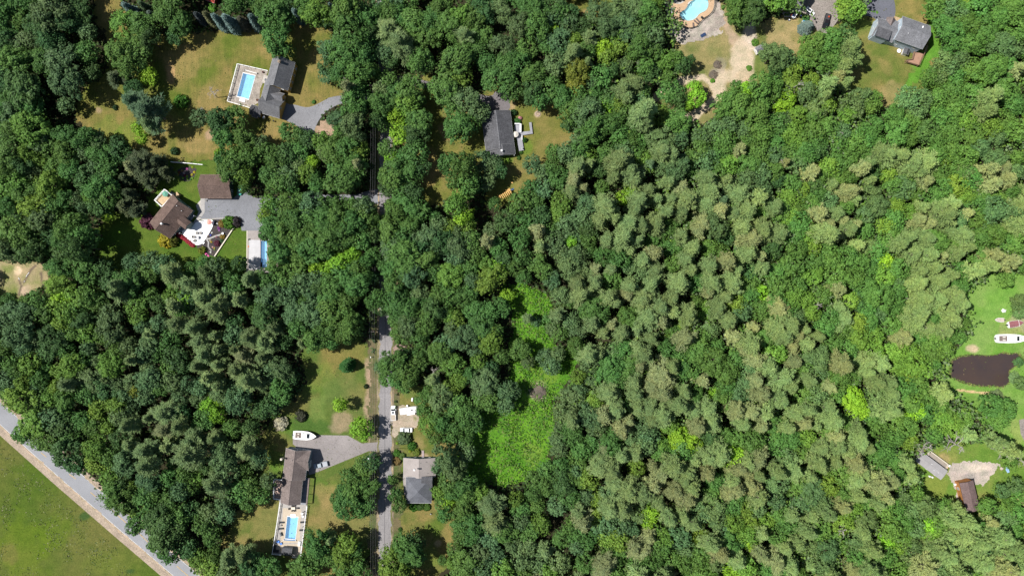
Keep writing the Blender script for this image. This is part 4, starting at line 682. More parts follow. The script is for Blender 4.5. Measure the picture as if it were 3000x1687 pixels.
# undergrowth on the forest floor
def under(name, n, test, zmax, size, cols, label, cat, dens=1.0, box=(-215, 215, -125, 125), seed=3, zmin=.1):
    rs = np.random.RandomState(seed); X = rs.uniform(box[0], box[1], n); Y = rs.uniform(box[2], box[3], n)
    px, py = PX(X, Y); k = test(px, py, X, Y); X = X[k]; Y = Y[k]; px = px[k]
    h = np.clip((fbm(X, Y, 5, 4, seed + 20) - .32) * 2.4, 0, 1); Z = zmin + h * zmax * rs.uniform(.5, 1, len(X)); kk = rs.rand(len(X)) < (.35 + h) * dens
    P = np.stack([X, Y, Z], 1)[kk]; Nn = rs.normal(size=P.shape) * .6 + [0, 0, 1]
    V = quads(P, Nn, size * rs.uniform(.6, 1.4, len(P)), rs); ci = rs.randint(0, len(cols), len(P)); C = np.array(cols)[ci] * rs.uniform(.75, 1.25, (len(P), 1))
    C = C * (1 + .5 * np.clip((P[:, :1] - 20) / 150, 0, 1)) if name == "undergrowth" else C
    me = np_mesh(name, V, np.arange(len(V)).reshape(-1, 4), LEAF_T, np.repeat(C, 4, 0)); o = link_mesh(name, me); tag(o, label, cat, None, 'stuff')
under("undergrowth", 190000, lambda px, py, X, Y: ~in_clear(px, py), 3.2, .95, [(.035, .07, .018), (.05, .10, .022), (.045, .075, .03), (.07, .12, .025)], "low shrubs and saplings on the forest floor", "undergrowth")
under("saplings", 120000, lambda px, py, X, Y: ~in_clear(px, py) & (px > 1750 + (fbm(X, Y, 30, 3, 77) - .5) * 700), 8.5, .85, [(.075, .17, .032), (.095, .20, .035), (.13, .23, .038), (.12, .19, .075), (.14, .20, .10)], "dense bright saplings and low growth filling the gaps of the eastern wood", "saplings", box=(15, 215, -125, 125), seed=31, zmin=2.0)
mw = np.array(smooth_poly(MEADOW, 2))
under("meadow_plants", 30000, lambda px, py, X, Y: inside(mw, px, py), .9, .6, [(.062, .175, .015), (.10, .235, .02), (.085, .205, .02), (.045, .12, .02), (.13, .19, .05)], "bright green ferns and reeds of the marshy meadow", "meadow plants", box=(-20, 45, -85, 10), seed=8)
FRINGE = [strip([(2740, -20), (2752, 60), (2762, 150), (2700, 260), (2650, 310)], 30), strip([(2290, 250), (2200, 290), (2130, 330)], 50), [(2800, 800), (2900, 760), (3040, 790), (2940, 830), (2870, 850), (2800, 900)], strip([(2760, 1100), (2800, 1150), (2870, 1225)], 40), strip([(1405, 1240), (1380, 1290), (1400, 1340)], 60),
          strip([(2940, 1390), (2990, 1400), (3020, 1360)], 60), [(3000, 1070), (3030, 1060), (3030, 1180), (2960, 1160), (2975, 1110)]]
under("bushy_verge", 26000, lambda px, py, X, Y: np.any([inside(f, px, py) for f in FRINGE], 0), 1.8, .55, [(.085, .20, .02), (.11, .24, .025), (.08, .16, .025)], "lush light green scrub along the clearing edges", "scrub", box=(-20, 215, -100, 125), seed=9)

fld = [np.array(q) for q in CLEAR if len(q) > 20]
FIELD_P = [(-60, 1230), (40, 1335), (150, 1430), (300, 1565), (430, 1690), (-60, 1690)]
under("field_weeds", 26000, lambda px, py, X, Y: inside(FIELD_P, px, py) & (fbm(X, Y, 6, 3, 55) > .5), .10, .42, [(.10, .15, .025), (.16, .19, .07), (.06, .11, .02), (.20, .21, .11), (.09, .13, .03)], "scattered weeds and seed heads in the big field", "weeds", box=(-215, -130, -125, -45), seed=12, dens=.8, zmin=.03)
PR = np.array([(2781, 1103), (2786, 1057), (2800, 1048), (2817, 1043), (2848, 1039), (2870, 1041), (2897, 1042), (2923, 1039), (2937, 1032), (2956, 1037), (2981, 1034), (2994, 1052), (2990, 1063), (2970, 1074), (2954, 1085), (2956, 1098), (2960, 1109), (2950, 1127), (2928, 1134), (2914, 1129), (2879, 1130), (2848, 1127), (2815, 1116)], float)
PC = PR.mean(0); under("pond_reeds", 16000, lambda px, py, X, Y: inside(PC + (PR - PC) * 1.07, px, py) & ~inside(PC + (PR - PC) * .965, px, py), .8, .42, [(.10, .19, .03), (.16, .22, .05), (.07, .12, .03), (.20, .17, .08)], "reeds and weeds along the muddy rim of the pond", "reeds", box=(160, 205, -45, -20), seed=44)
lawn_k = lambda px, py, X, Y: in_lawns(px, py) & (fbm(X, Y, 7, 3, 66) > .47)
def in_lawns(px, py):
    r = np.zeros(np.shape(px), bool)
    for q in LAWNS: r |= inside(q, px, py)
    return r
under("lawn_weeds", 60000, lawn_k, .12, .34, [(.09, .13, .025), (.14, .14, .045), (.06, .10, .02), (.21, .17, .08), (.12, .16, .03)], "coarse tufts and clover patches in the mown lawns", "weeds", seed=14, dens=.7, zmin=.03)
# spruces: a row of silvery ones at the top
def conifer(px, py, R, H, col, label, top=False, kind="spruce_tree", cat="spruce tree", group=None):
    p = W(px, py)
    return plant(None, 0, SV, kind, cat, group, label, col, R / 2.7, H / 14, p.x, p.y)
SIL = (.17, .26, .25); OLV = (.16, .17, .085)
for i, (bx, by, R, H, c, l) in enumerate([(402, 42, 2.4, 12, SIL, "silver-blue spruce, westernmost of the silvery row at the top edge"), (425, 58, 1.9, 8, SIL, "small silver-blue spruce beside the first gap of the top row"), (445, 36, 2.2, 11, (.10, .16, .08), "greenish spruce among the silvery ones at the top edge"), (440, 66, 1.6, 7, SIL, "smallest silver spruce, just below the greenish one"),
        (463, 58, 2.0, 9, (.15, .2, .17), "silver spruce partly hidden by the big green tree at the top"), (602, 66, 2.0, 11, (.08, .10, .11), "shaded dark grey spruce in the top row"), (634, 70, 2.4, 13, OLV, "olive-tipped spruce in the top row above the dry lawn"), (664, 82, 2.7, 15, SIL, "tall silver spruce just right of the olive-tipped one"),
        (696, 86, 3.0, 15.5, SIL, "broadest silver spruce of the row above the dry lawn"), (728, 82, 2.4, 12, (.13, .135, .10), "brownish half-bare spruce in the row above the dry lawn"), (764, 80, 2.4, 14, SIL, "silver spruce at the end of the row, beside a green tree"), (884, 62, 2.2, 13, SIL, "silver spruce between broadleaf trees left of the street, near the top"), (893, 40, 2.0, 11, SIL, "second silver spruce between broadleaf trees near the top"), (982, 40, 1.6, 11, SIL, "thin silver spruce tip showing behind the tall tree near the top")]):
    conifer(bx, by, R, H, c, l, group="spruces at the top of the photo")
conifer(2357, 86, 3.1, 6.0, (.17, .24, .22), "blue spruce with rounded crown beside the black pickup truck")
conifer(1021, 1069, 3.2, 8.5, (.04, .13, .03), "bright green conical spruce standing alone on the lawn")

# shrubs: one foliage mesh each
def shrub(px, py, r, h, col, label, name="shrub", cat="shrub", group=None):
    p = W(px, py, h * .5); o = link_mesh(name, HV[rnd.randrange(4)]); o.location = (p.x, p.y, 0); o.rotation_euler = (0, 0, rnd.uniform(0, 6.28)); o.scale = (r / .95, r / .95, h / 1.15); o.color = (*col, 1)
    return tag(o, label, cat, group)
for a in [(530, 297, 3.0, 3, (.06, .17, .02), "round bright green shrub alone on the dry lawn"), (337, 315, 1.2, 1.2, (.025, .06, .02), "small dark round bush on the upper left lawn"), (510, 443, 1.7, 2.2, (.035, .085, .03), "small conical bush at the lower edge of the dry lawn"),
          (432, 648, 3.4, 4.2, (.095, .032, .055), "dark purple maple at the corner of the brown-roofed house"), (484, 704, 3.2, 3.6, (.33, .29, .025), "golden yellow rounded bush below the brown-roofed house"), (507, 706, 2.3, 3.0, (.11, .13, .02), "dark olive bush touching the golden one"),
          (591, 733, 1.7, 1.8, (.17, .20, .03), "yellow-green bush at the bottom tip of the garden bed"), (672, 651, 2.9, 3.2, (.07, .17, .02), "leafy green bush at the top of the garden bed"), (691, 650, 2.2, 2.6, (.05, .04, .045), "dark purple bush beside the driveway edge"), (635, 713, 1.4, 1.3, (.11, .03, .05), "round maroon bush in the garden bed"), (652, 693, 1.1, 1.0, (.25, .17, .03), "small gold shrub beside the white garden pedestal"),
          (650, 706, .9, .8, (.05, .11, .04), "little green shrub by the maroon bush"), (649, 655, 1.6, 1.4, (.2, .14, .03), "orange-tinged low bush left of the leafy green one"), (641, 668, .7, .6, (.26, .07, .30), "violet flowering clump in the garden bed"),
          (822, 1241, 3.2, 3.0, (.42, .40, .29), "cream-white flowering bush left of the stored motorboat", ), (881, 1218, 2.6, 2.4, (.05, .055, .035), "dark brownish bush on the lawn above the boat"), (1072, 1132, 1.0, 1.5, (.03, .06, .02), "small dark sapling near the street on the big lawn"),
          (1184, 1283, 3.0, 3.0, (.09, .14, .06), "grey-green bush by the street in front of the parked white car"), (1207, 1306, 1.9, 2.0, (.05, .15, .02), "rounded green bush between the car and the hip-roofed house"), (1162, 1328, 1.6, 1.5, (.06, .16, .02), "small green bush at the street edge above the hip-roofed house"), (1178, 1336, 1.5, 1.4, (.12, .2, .05), "pale flowering bush second from the street above the house"), (1220, 1325, 1.7, 1.5, (.13, .18, .03), "yellow-green bush beside the house steps"), (1201, 1321, .7, .8, (.25, .32, .03), "tiny lime bush above the hip-roofed house"), (1163, 1349, 1.9, 1.8, (.20, .14, .05), "rusty brown bush at the corner of the pale roof"),
          (1163, 1298, .6, .6, (.2, .35, .03), "small lime plant beside the street"), (1212, 1484, 2.0, 1.4, (.05, .15, .015), "bright green bush under the front of the hip roof"), (1232, 1483, 1.8, 1.4, (.04, .09, .015), "dark green bush beside the front steps"), (1251, 1485, 1.7, 1.4, (.06, .13, .02), "mid green bush at the far corner of the front"), (1172, 1550, .9, .9, (.05, .13, .02), "small round bush in the yard below the hip-roofed house"),
          (1537, 410, 1.1, 1.8, (.04, .12, .02), "small round cedar beside the grey deck"), (1516, 356, 1.6, 1.6, (.05, .14, .03), "green bush at the top of the deck"), (1523, 347, 1.0, 1.2, (.6, .28, .30), "pink flowering bush at the top of the deck"), (1504, 330, 1.5, 2.2, (.04, .10, .03), "clipped dark round bush at the house corner"), (1526, 447, .9, .9, (.05, .13, .02), "small bush at the lower end of the deck"), (1520, 462, 1.0, .9, (.05, .12, .02), "low bush below the lower end of the deck"), (1537, 402, .5, .4, (.6, .45, .05), "little yellow flower clump by the cedar"),
          (1430, 452, 2.2, 1.8, (.035, .11, .02), "green shrub at the lower left corner of the small grey-roofed house"), (919, 299, .9, .9, (.07, .2, .04), "small green shrub in the curve of the drive"),
          (2088, 237, 1.0, .9, (.1, .28, .02), "small lime bush in the middle of the sandy clearing"), (2102, 190, 1.8, .6, (.16, .13, .105), "heap of grey-brown cut brush, upper of two, on the sand"), (2090, 219, 1.9, .6, (.17, .14, .11), "heap of grey-brown cut brush, lower of two, on the sand"), (1578, 1148, 3.2, .9, (.15, .125, .105), "brown brush pile in the shade of the meadow trees"), (2212, 124, 1.6, 1.2, (.1, .22, .03), "green bush above the small white shed"), (2362, 52, 1.5, 1.1, (.05, .16, .04), "green bush beside the white car"), (1690, 50, 1.4, 1.0, (.04, .07, .02), "dark low bush on the top centre lawn"), (2169, 78, 1.1, .9, (.10, .2, .03), "light green bush above the sandy patch"), (2195, 200, 1.3, .7, (.1, .22, .03), "green weed clump right of the sandy clearing"),
          (622, 20, 2.0, 1.5, (.10, .26, .03), "bright green plants behind the spruce row"), (2920, 1165, 3.5, 2.0, (.16, .22, .09), "pale green willow scrub at the lower shore of the pond"), (2985, 1060, 2.2, 1.8, (.07, .16, .05), "green bush overhanging the right shore of the pond"), (2972, 1105, 2.6, 2.0, (.15, .25, .09), "pale bush on the lower right shore of the pond")]:
    shrub(*a)
for i, (x, y) in enumerate([(518, 683), (524, 690), (531, 693), (537, 697), (542, 701), (549, 707), (555, 711), (560, 716), (565, 719)]):
    shrub(x, y, .95, .8, (.36, .035, .055), "red-leaved shrub along the white patio edge, %s from the brown-roofed house" % ["first", "second", "third", "fourth", "middle", "sixth", "seventh", "eighth", "last"][i], group="red shrubs along the white patio")
for i, (x, y, c) in enumerate([(525, 505, (.2, .07, .03)), (539, 507, (.5, .4, .4)), (533, 500, (.3, .2, .08)), (520, 512, (.4, .35, .02)), (547, 494, (.7, .2, .5)), (536, 522, (.2, .35, .04)), (548, 517, (.24, .42, .05)), (549, 525, (.25, .4, .06)), (558, 525, (.08, .2, .05)), (563, 522, (.2, .36, .05)), (569, 505, (.55, .5, .03)), (562, 512, (.5, .45, .05)), (564, 490, (.3, .4, .03)), (528, 518, (.07, .15, .03)), (541, 514, (.2, .05, .05))]):
    shrub(x, y, .55, .45, c, "flowering plant %s of the small bed by the white fence" % ["rusty", "white", "brown", "yellow", "pink", "lime", "pale lime", "long lime", "dark green", "yellowish", "gold", "lemon", "mustard", "deep green", "red"][i], name="flower_clump", cat="flowers", group="plants of the bed by the white fence")
for i, (x, y, c, l) in enumerate([(608, 690, (.6, .5, .45), "cream"), (616, 705, (.7, .6, .4), "ivory"), (619, 709, (.6, .45, .05), "yellow"), (623, 724, (.65, .4, .4), "pink"), (628, 727, (.5, .4, .1), "ochre"), (617, 689, (.1, .15, .6), "blue"), (621, 682, (.7, .7, .7), "white"), (634, 694, (.5, .25, .3), "rosy"), (646, 694, (.6, .4, .15), "orange"), (604, 735, (.7, .6, .35), "buff"), (617, 739, (.8, .8, .8), "snow-white"), (628, 731, (.2, .3, .1), "green"), (642, 675, (.4, .2, .45), "mauve"), (518, 680, (.5, .4, .05), "amber")]):
    shrub(x, y, .42, .4, c, l + " flower clump in the mulched triangular garden", name="flower_clump", cat="flowers", group="flowers of the triangular garden")

# bare grey trees
def dead_mesh(seed, H=12, spread=4.5):
    r = random.Random(seed); b = MB()
    lean = (r.uniform(-.8, .8), r.uniform(-.8, .8))
    b.tube((0, 0, 0), (lean[0], lean[1], H * .55), .2, .12, 6); top = Vector((lean[0], lean[1], H * .55)); b.tube(top, top + Vector((lean[0], lean[1], H * .4)), .12, .03, 5)
    def br(p, d, l, w, n):
        q = p + d * l; b.tube(p, q, w, w * .55, 4, cap=False)
        if n:
            for _ in range(3):
                e = (d + Vector((r.uniform(-.7, .7), r.uniform(-.7, .7), r.uniform(-.25, .5)))).normalized(); br(p + (q - p) * r.uniform(.35, 1), e, l * r.uniform(.45, .7), w * .6, n - 1)
    for k in range(11):
        z = H * r.uniform(.35, .92); t = r.uniform(0, 6.28); d = Vector((math.cos(t), math.sin(t), r.uniform(.05, .6))).normalized(); br(Vector((lean[0] * z / H * 1.6, lean[1] * z / H * 1.6, z)), d, spread * r.uniform(.4, .75) * (1.2 - z / H), .11, 2)
    return to_mesh(b, "branches", DEADW)
DM = [dead_mesh(s) for s in (1, 2, 3)]
DEADS = [(2335, 255, 1.1, "bare silver-grey dead tree near the mown lawn of the blue-walled house"), (2470, 395, 1.0, "thin dead tree in the wood below the mown lawn"), (2285, 475, .8, "small dead tree in the green wood, right of the pines"), (1870, 195, .7, "dead tree tip near the sandy clearing's wood"), (1735, 245, .7, "grey dead branches beside the olive yellow tree"), (1265, 1092, .9, "bare twiggy tree above the parked camper trailer"), (2690, 1300, 1.25, "bare grey tree just above the trailer home"), (2800, 1290, 1.5, "large bare silver tree beside the trailer home clearing"), (2940, 1325, 1.2, "leaning bare tree above the gravel turnaround"), (2605, 1305, .8, "bare tree left of the trailer home"), (2470, 1545, 1.2, "dead tree with long white limbs low in the pine wood"), (2900, 640, 1.0, "dead tree with white limbs near the right edge"), (2380, 900, 1.0, "dead tree among pale pines above the yellow-green grove"), (2130, 120, 0, ""), (1935, 1400, .7, "dead tree in the pines below the centre"), (835, 275, 0, ""), (1010, 250, 1.0, "bare twiggy crown beside the street near the yellow house's drive"), (620, 275, .9, "white-limbed birch at the edge of the dry lawn, upper of two"), (590, 330, .8, "white-limbed birch at the edge of the dry lawn, lower of two"), (2660, 870, .9, "dead tree in pale pines left of the boats"), (2590, 1060, .8, "bare tree left of the pond"), (1940, 500, .7, "white dead tree in the pine wood, upper part"), (2985, 1350, 0.9, "bare grey tree at the far right of the gravel drive")]
for x, y, s, l in DEADS:
    if not s: continue
    i = rnd.randrange(3); p = W(x, y, 7 * s); root = empty("dead_tree", (p.x, p.y, 0), rnd.uniform(0, 6.28), l, "dead tree", "bare dead trees"); root.scale = (s, s, s)
    o = link_mesh("branches", DM[i], root)
# ---------------------------------------------------------------- buildings
GLASS = pmat("window_glass", (.035, .045, .06), .08, .2, 1, .1, 4, spec=.6)
ROOF_GREY = pmat("shingle_grey", (.215, .215, .225), .92, .26, .5, .3, 4, stretch=(1, .35, 1), bump=.3, spec=.12); ROOF_DGREY = pmat("shingle_dark_grey", (.135, .135, .145), .92, .28, .5, .32, 4, stretch=(1, .35, 1), bump=.3, spec=.12)
ROOF_BROWN = pmat("shingle_brown", (.20, .14, .118), .92, .28, .5, .32, 4, stretch=(1, .35, 1), bump=.3, spec=.12); ROOF_TAUPE = pmat("shingle_taupe", (.24, .195, .18), .92, .24, .5, .28, 4, stretch=(1, .35, 1), bump=.3, spec=.12)
ROOF_PALE = pmat("shingle_pale", (.36, .32, .30), .92, .14, .3, .16, 5, bump=.3, spec=.12); ROOF_SLATE = pmat("shingle_slate", (.17, .175, .195), .92, .22, .5, .25, 4, bump=.3, spec=.12)
ROOF_RED = pmat("roof_red_brown", (.205, .145, .138), .92, .25, .5, .28, 4, bump=.3, spec=.12); ROOF_MIDG = pmat("shingle_mid_grey", (.25, .25, .265), .92, .26, .5, .3, 4, stretch=(1, .35, 1), bump=.3, spec=.12)
TRIM = pmat('trim_greywhite', (.5, .5, .5), .6, .1, 1, .1)
def siding(name, c): return stripe_mat(name, c, tuple(v * .6 for v in c), .22, 'Z')
def put(o, root, px, py, z, rz=0.0, zz=0.0):
    """place a child of root so that its origin is seen at (px,py) on level z"""
    p = W(px, py, z) - Vector(root.location); o.location = (p.x, p.y, zz); o.rotation_euler = (0, 0, rz); return o
def wframe(w=1.0, h=1.3):
    b = MB(); t = .09
    b.box(-w / 2, w / 2, 0, .07, 0, t).box(-w / 2, w / 2, 0, .07, h - t, h).box(-w / 2, -w / 2 + t, 0, .07, t, h - t).box(w / 2 - t, w / 2, 0, .07, t, h - t).box(-w / 2 + t, w / 2 - t, .01, .05, h / 2 - .03, h / 2 + .03)
    return b
_wf = {}
def window(par, x, y, z, rz, w=1.0, h=1.3, name="window", trim=None):
    """on a wall whose outward side is the window's local +y"""
    k = (w, h, (trim or WHITE).name)
    if k not in _wf:
        _wf[k] = (to_mesh(wframe(w, h), "window", trim or WHITE), to_mesh(MB().box(-w / 2 + .08, w / 2 - .08, .005, .03, .08, h - .08), "pane", GLASS))
    f = link_mesh(name, _wf[k][0], par); f.location = (x, y, z); f.rotation_euler = (0, 0, rz); g = link_mesh("pane", _wf[k][1], f); return f
def block(root, px, py, ang, L, Wd, eh, rise, wall, roof, ov=.35, win={}, hip=False, ridge=None, gutter=TRIM, wh=None, z0=0.0, shed=False):
    """a wing: walls and roof; ridge along local x. win: side -> list of (offset, sill, w, h) on 'S','N' long sides, 'E','W' gable ends"""
    ang = math.radians(ang); a = L / 2; b = Wd / 2; ia = a - ov * .6; ib = b - ov
    sl = rise / b
    ze = eh + sl * ov * .98 - .02; zr = eh + rise - .12
    w = MB()
    if shed:
        sec = [(-ib, z0), (ib, z0), (ib, eh + rise - .2), (-ib, eh - .05)]
    else:
        sec = [(-ib, z0), (ib, z0), (ib, ze - .15), (0, zr - .06), (-ib, ze - .15)] if not hip else [(-ib, z0), (ib, z0), (ib, eh - .02), (-ib, eh - .02)]
    if hip: ia = a - ov
    w.loft([[(x, y, z) for y, z in sec] for x in (-ia, ia)])
    wo = put(w.build("wall", wall), root, px, py, eh, ang); wo.parent = root
    r = MB(); t = .16
    if shed:
        r.loft([[(x, -b, eh), (x, b, eh + rise), (x, b, eh + rise - t), (x, -b, eh - t)] for x in (-a, a)])
    elif hip:
        h = a - b if a > b else .05
        top = [(-a, -b, eh), (a, -b, eh), (a, b, eh), (-a, b, eh), (-h, 0, eh + rise), (h, 0, eh + rise)]
        lowv = [(x, y, eh - t) for x, y, z in top[:4]]
        r.add(top + lowv, [(0, 1, 5, 4), (1, 2, 5), (2, 3, 4, 5), (3, 0, 4), (0, 6, 7, 1), (1, 7, 8, 2), (2, 8, 9, 3), (3, 9, 6, 0), (6, 9, 8, 7)])
    else:
        r.loft([[(x, -b, eh), (x, 0, eh + rise), (x, b, eh), (x, b, eh - t), (x, 0, eh + rise - t * 1.2), (x, -b, eh - t)] for x in (-a, a)])
    ro = put(r.build("roof", roof), root, px, py, eh, ang); ro.parent = root
    if not shed and not hip:
        c = MB(); c.loft([[(x, -.16, eh + rise - .16 * sl + .03), (x, 0, eh + rise + .05), (x, .16, eh + rise - .16 * sl + .03)] for x in (-a + .02, a - .02)]); rc = c.build("ridge_cap", ridge or roof, ro)
    g = MB()
    if gutter:
        if not shed:
            for s in (-1, 1): g.box(-a, a, s * b - (.0 if s > 0 else .06), s * b + (.06 if s > 0 else 0), eh - .15, eh - .05)
            if hip:
                for s in (-1, 1): g.box(s * a - (.0 if s > 0 else .09), s * a + (.09 if s > 0 else 0), -b, b, eh - .14, eh - .03)
            else:
                for x in (-a, a):
                    x1 = x + (.04 if x > 0 else -.04)
                    for s in (-1, 1): g.loft([[(xx, s * b, eh - .2), (xx, 0, eh + rise - .25), (xx, 0, eh + rise - .04), (xx, s * b, eh - .04)] for xx in (x, x1)])
        else:
            g.box(-a, a, -b - .09, -b, eh - .14, eh - .03)
        go = g.build("fascia", gutter, ro)
    for side, L_ in win.items():
        for q in L_:
            o, z = q[0], q[1]; ww = q[2] if len(q) > 2 else 1.0; hh = q[3] if len(q) > 3 else 1.3
            if side == 'S': window(wo, o, -ib - .0, z, math.pi, ww, hh)
            if side == 'N': window(wo, o, ib, z, 0, ww, hh)
            if side == 'E': window(wo, ia, o, z, -math.pi / 2, ww, hh)
            if side == 'W': window(wo, -ia, o, z, math.pi / 2, ww, hh)
    return wo, ro
def chimney(root, ro, x, y, z0, z1, mat, s=.7):
    b = MB().box(x - s / 2, x + s / 2, y - s / 2, y + s / 2, z0, z1).box(x - s / 2 - .08, x + s / 2 + .08, y - s / 2 - .08, y + s / 2 + .08, z1, z1 + .12).box(x - s / 4, x + s / 4, y - s / 4, y + s / 4, z1 + .12, z1 + .35)
    return b.build("chimney", mat, ro)
def vent(ro, x, y, z, h=.5, mat=None): return MB().tube((x, y, z), (x, y, z + h), .09, .09, 8).tube((x, y, z + h), (x, y, z + h + .08), .14, .12, 8).build("vent_pipe", mat or WHITE, ro)
def house_root(px, py, label, cat="house", name="house"):
    p = W(px, py, 0); return empty(name, (p.x, p.y, 0), 0, label, cat)
def local_poly(root, poly, z): return [((W(x, y, z) - Vector(root.location)).x, (W(x, y, z) - Vector(root.location)).y) for x, y in poly]
def deck(root, poly, z, mat, rail=None, rh=.95, open_edges=(), name="deck", th=.18, step=1.6, bar=.06):
    P = local_poly(root, poly, z); b = MB().prism(P, z - th, z)
    for x, y in P: b.box(x - .08, x + .08, y - .08, y + .08, 0, z - th)
    d = b.build(name, mat, root)
    if rail:
        r = MB(); n = len(P)
        for i in range(n):
            if i in open_edges: continue
            a = Vector((*P[i], 0)); c = Vector((*P[(i + 1) % n], 0)); m = max(1, int((c - a).length / step))
            u = (c - a).normalized(); s = Vector((-u.y, u.x, 0)) * bar
            for zz in (z + .12, z + rh):
                r.add([a + s + Vector((0, 0, zz)), c + s + Vector((0, 0, zz)), c - s + Vector((0, 0, zz)), a - s + Vector((0, 0, zz)), a + s + Vector((0, 0, zz + .07)), c + s + Vector((0, 0, zz + .07)), c - s + Vector((0, 0, zz + .07)), a - s + Vector((0, 0, zz + .07))], [(3, 2, 1, 0), (4, 5, 6, 7), (0, 1, 5, 4), (1, 2, 6, 5), (2, 3, 7, 6), (3, 0, 4, 7)])
            for k in range(m + 1):
                q = a.lerp(c, k / m); r.box(q.x - .06, q.x + .06, q.y - .06, q.y + .06, z, z + rh + .12)
            m2 = int((c - a).length / .22)
            for k in range(1, m2): q = a.lerp(c, k / m2); r.box(q.x - .018, q.x + .018, q.y - .018, q.y + .018, z + .16, z + rh)
        r.build("railing", rail, d)
    return d
WOOD_TAN = stripe_mat("deck_tan", (.60, .44, .26), (.30, .2, .12), .28, 'X', duty=.08); WOOD_GREY = stripe_mat("deck_grey", (.34, .34, .37), (.16, .16, .17), .28, 'Y', duty=.08)
WOOD_RED = stripe_mat("deck_reddish", (.42, .25, .17), (.2, .11, .08), .28, 'X', duty=.08); WOOD_RAIL = pmat("rail_brown", (.30, .19, .12), .8, .3, 1, .2, 5)
WOOD_CREAM = stripe_mat("deck_weathered", (.36, .31, .26), (.18, .15, .12), .28, 'X', duty=.08); CREAM = pmat("cream_paint", (.68, .62, .50), .6, .1, 1, .1, 4)
# A: yellow house with the grey roof
YEL = siding("siding_ochre", (.55, .36, .11)); hA = house_root(805, 255, "large yellow house with steep grey roofs beside the fenced blue pool")
block(hA, 821.4, 216.2, 75, 11.2, 8.8, 5.5, 4.3, YEL, ROOF_GREY, win={'S': [(-4, 3.4), (-1.4, 3.4), (1.4, 3.4), (4, 3.4), (-4, .9), (-1.4, .9), (1.4, .9), (4, .9)], 'N': [(-3, 3.4), (0, 3.4), (3, 3.4)], 'W': [(-2, 3.4), (2, 3.4)], 'E': [(-2, 3.4), (2, 3.4)]})
ra = hA.children[1]; chimney(hA, ra, 3.4, 0, 7.5, 10.6, pmat("chimney_tan", (.35, .27, .2), .9), .8)
block(hA, 792, 277, 75, 9.0, 6.4, 3.6, 3.2, YEL, ROOF_GREY, win={'S': [(-1.5, .9)], 'N': [(-1, .9), (1, .9)]})
block(hA, 812, 283, -14, 5.0, 3.4, 3.9, 2.2, YEL, ROOF_MIDG, win={'E': [(-.7, 1.0, .7, 1.0), (.7, 1.0, .7, 1.0)]})
block(hA, 796.5, 311.3, -16.5, 8.4, 7.5, 3.2, 4.2, YEL, ROOF_GREY, win={'E': [(0, 3.9, .8, 1.0), (0, 5.2, .6, .6)], 'S': [(-2, .9), (1, .9)]})
block(hA, 750, 325, -16, 4.4, 3.8, 2.8, 1.6, YEL, ROOF_DGREY)
block(hA, 748, 334, 74, 3.0, 2.2, 2.9, 1.5, YEL, ROOF_DGREY)
pp = house_root(776, 346, "shiny white propane tank standing against the yellow house", "propane tank", "propane_tank"); 
b = MB(); b.lathe([(0.02, .55), (.35, .6), (.55, .85), (.6, 1.2), (.55, 1.55), (.35, 1.8), (.02, 1.85)], 14); b.build("tank", pmat("glossy_white", (.78, .78, .78), .15, .05), pp, smooth=True); MB().tube((0, 0, 0), (0, 0, .6), .25, .25, 8).build("stand", CONC_G, pp)
pp = house_root(803, 356, "small round grey kettle grill on the grass below the yellow house", "grill", "kettle_grill")
MB().lathe([(0.02, .55), (.28, .65), (.34, .85), (.28, 1.02), (.03, 1.1)], 12).build("bowl", pmat("grill_black", (.05, .05, .055), .3), pp, smooth=True)
for a in range(3): MB().tube((.25 * math.cos(a * 2.1), .25 * math.sin(a * 2.1), 0), (.12 * math.cos(a * 2.1), .12 * math.sin(a * 2.1), .62), .02, .02, 5).build("leg", pmat("grill_black", (.05, .05, .055)), pp)
# B: garage and brown-roofed house
DGRN = siding("siding_dark_green", (.055, .10, .09)); gB = house_root(632, 546, "brown-roofed garage with dark green walls at the end of the wooded driveway", "garage", "garage")
block(gB, 632.6, 546.5, 0, 12.1, 9.2, 3.0, 3.0, DGRN, ROOF_BROWN, gutter=pmat("trim_tan", (.4, .3, .24)), win={'E': [(-1.5, 1.0), (1.5, 1.0)], 'S': []})
for x in (-3.8, 0, 3.8):
    dd = MB().box(x - 1.3, x + 1.3, -4.27, -4.2, .05, 2.3).build("garage_door", pmat("door_grey", (.5, .5, .5), .6), gB); dd.location = gB.children[0].location
hB = house_root(501, 634, "brown-roofed house with a railed tan deck and the white patio beside it")
block(hB, 501.8, 634, 51, 14.0, 10.0, 3.6, 4.2, siding("siding_grey_green", (.16, .22, .21)), ROOF_BROWN, gutter=pmat("trim_tan", (.4, .3, .24)), win={'E': [(-2.5, 1.0), (2.5, 1.0), (0, 4.4, .9, 1.0)], 'S': [(-5, 1.0), (-2, 1.0), (3.5, 1.0), (5.4, 1.0)], 'N': [(-4, 1.0), (0, 1.0), (4, 1.0)]})
rb = hB.children[1]; block(hB, 539, 652, -39, 4.4, 3.6, 4.4, 1.7, siding("siding_grey_green", (.16, .22, .21)), ROOF_BROWN, gutter=None)
chimney(hB, rb, -3.6, -.6, 6.4, 8.5, WHITE, .5); vent(rb, 4.6, -2.6, 5.6); vent(rb, 5.2, -.6, 7.4, .3)
deck(hB, [(484.5, 555), (455.3, 587.3), (477, 607), (507, 574)], 2.4, WOOD_TAN, WHITE, 1.0, bar=.10)
deck(hB, [(500, 562), (512, 567), (505, 577), (494, 572)], 1.2, WOOD_GREY, None)
st = MB(); rr = W(517, 572, 1) - Vector(hB.location)
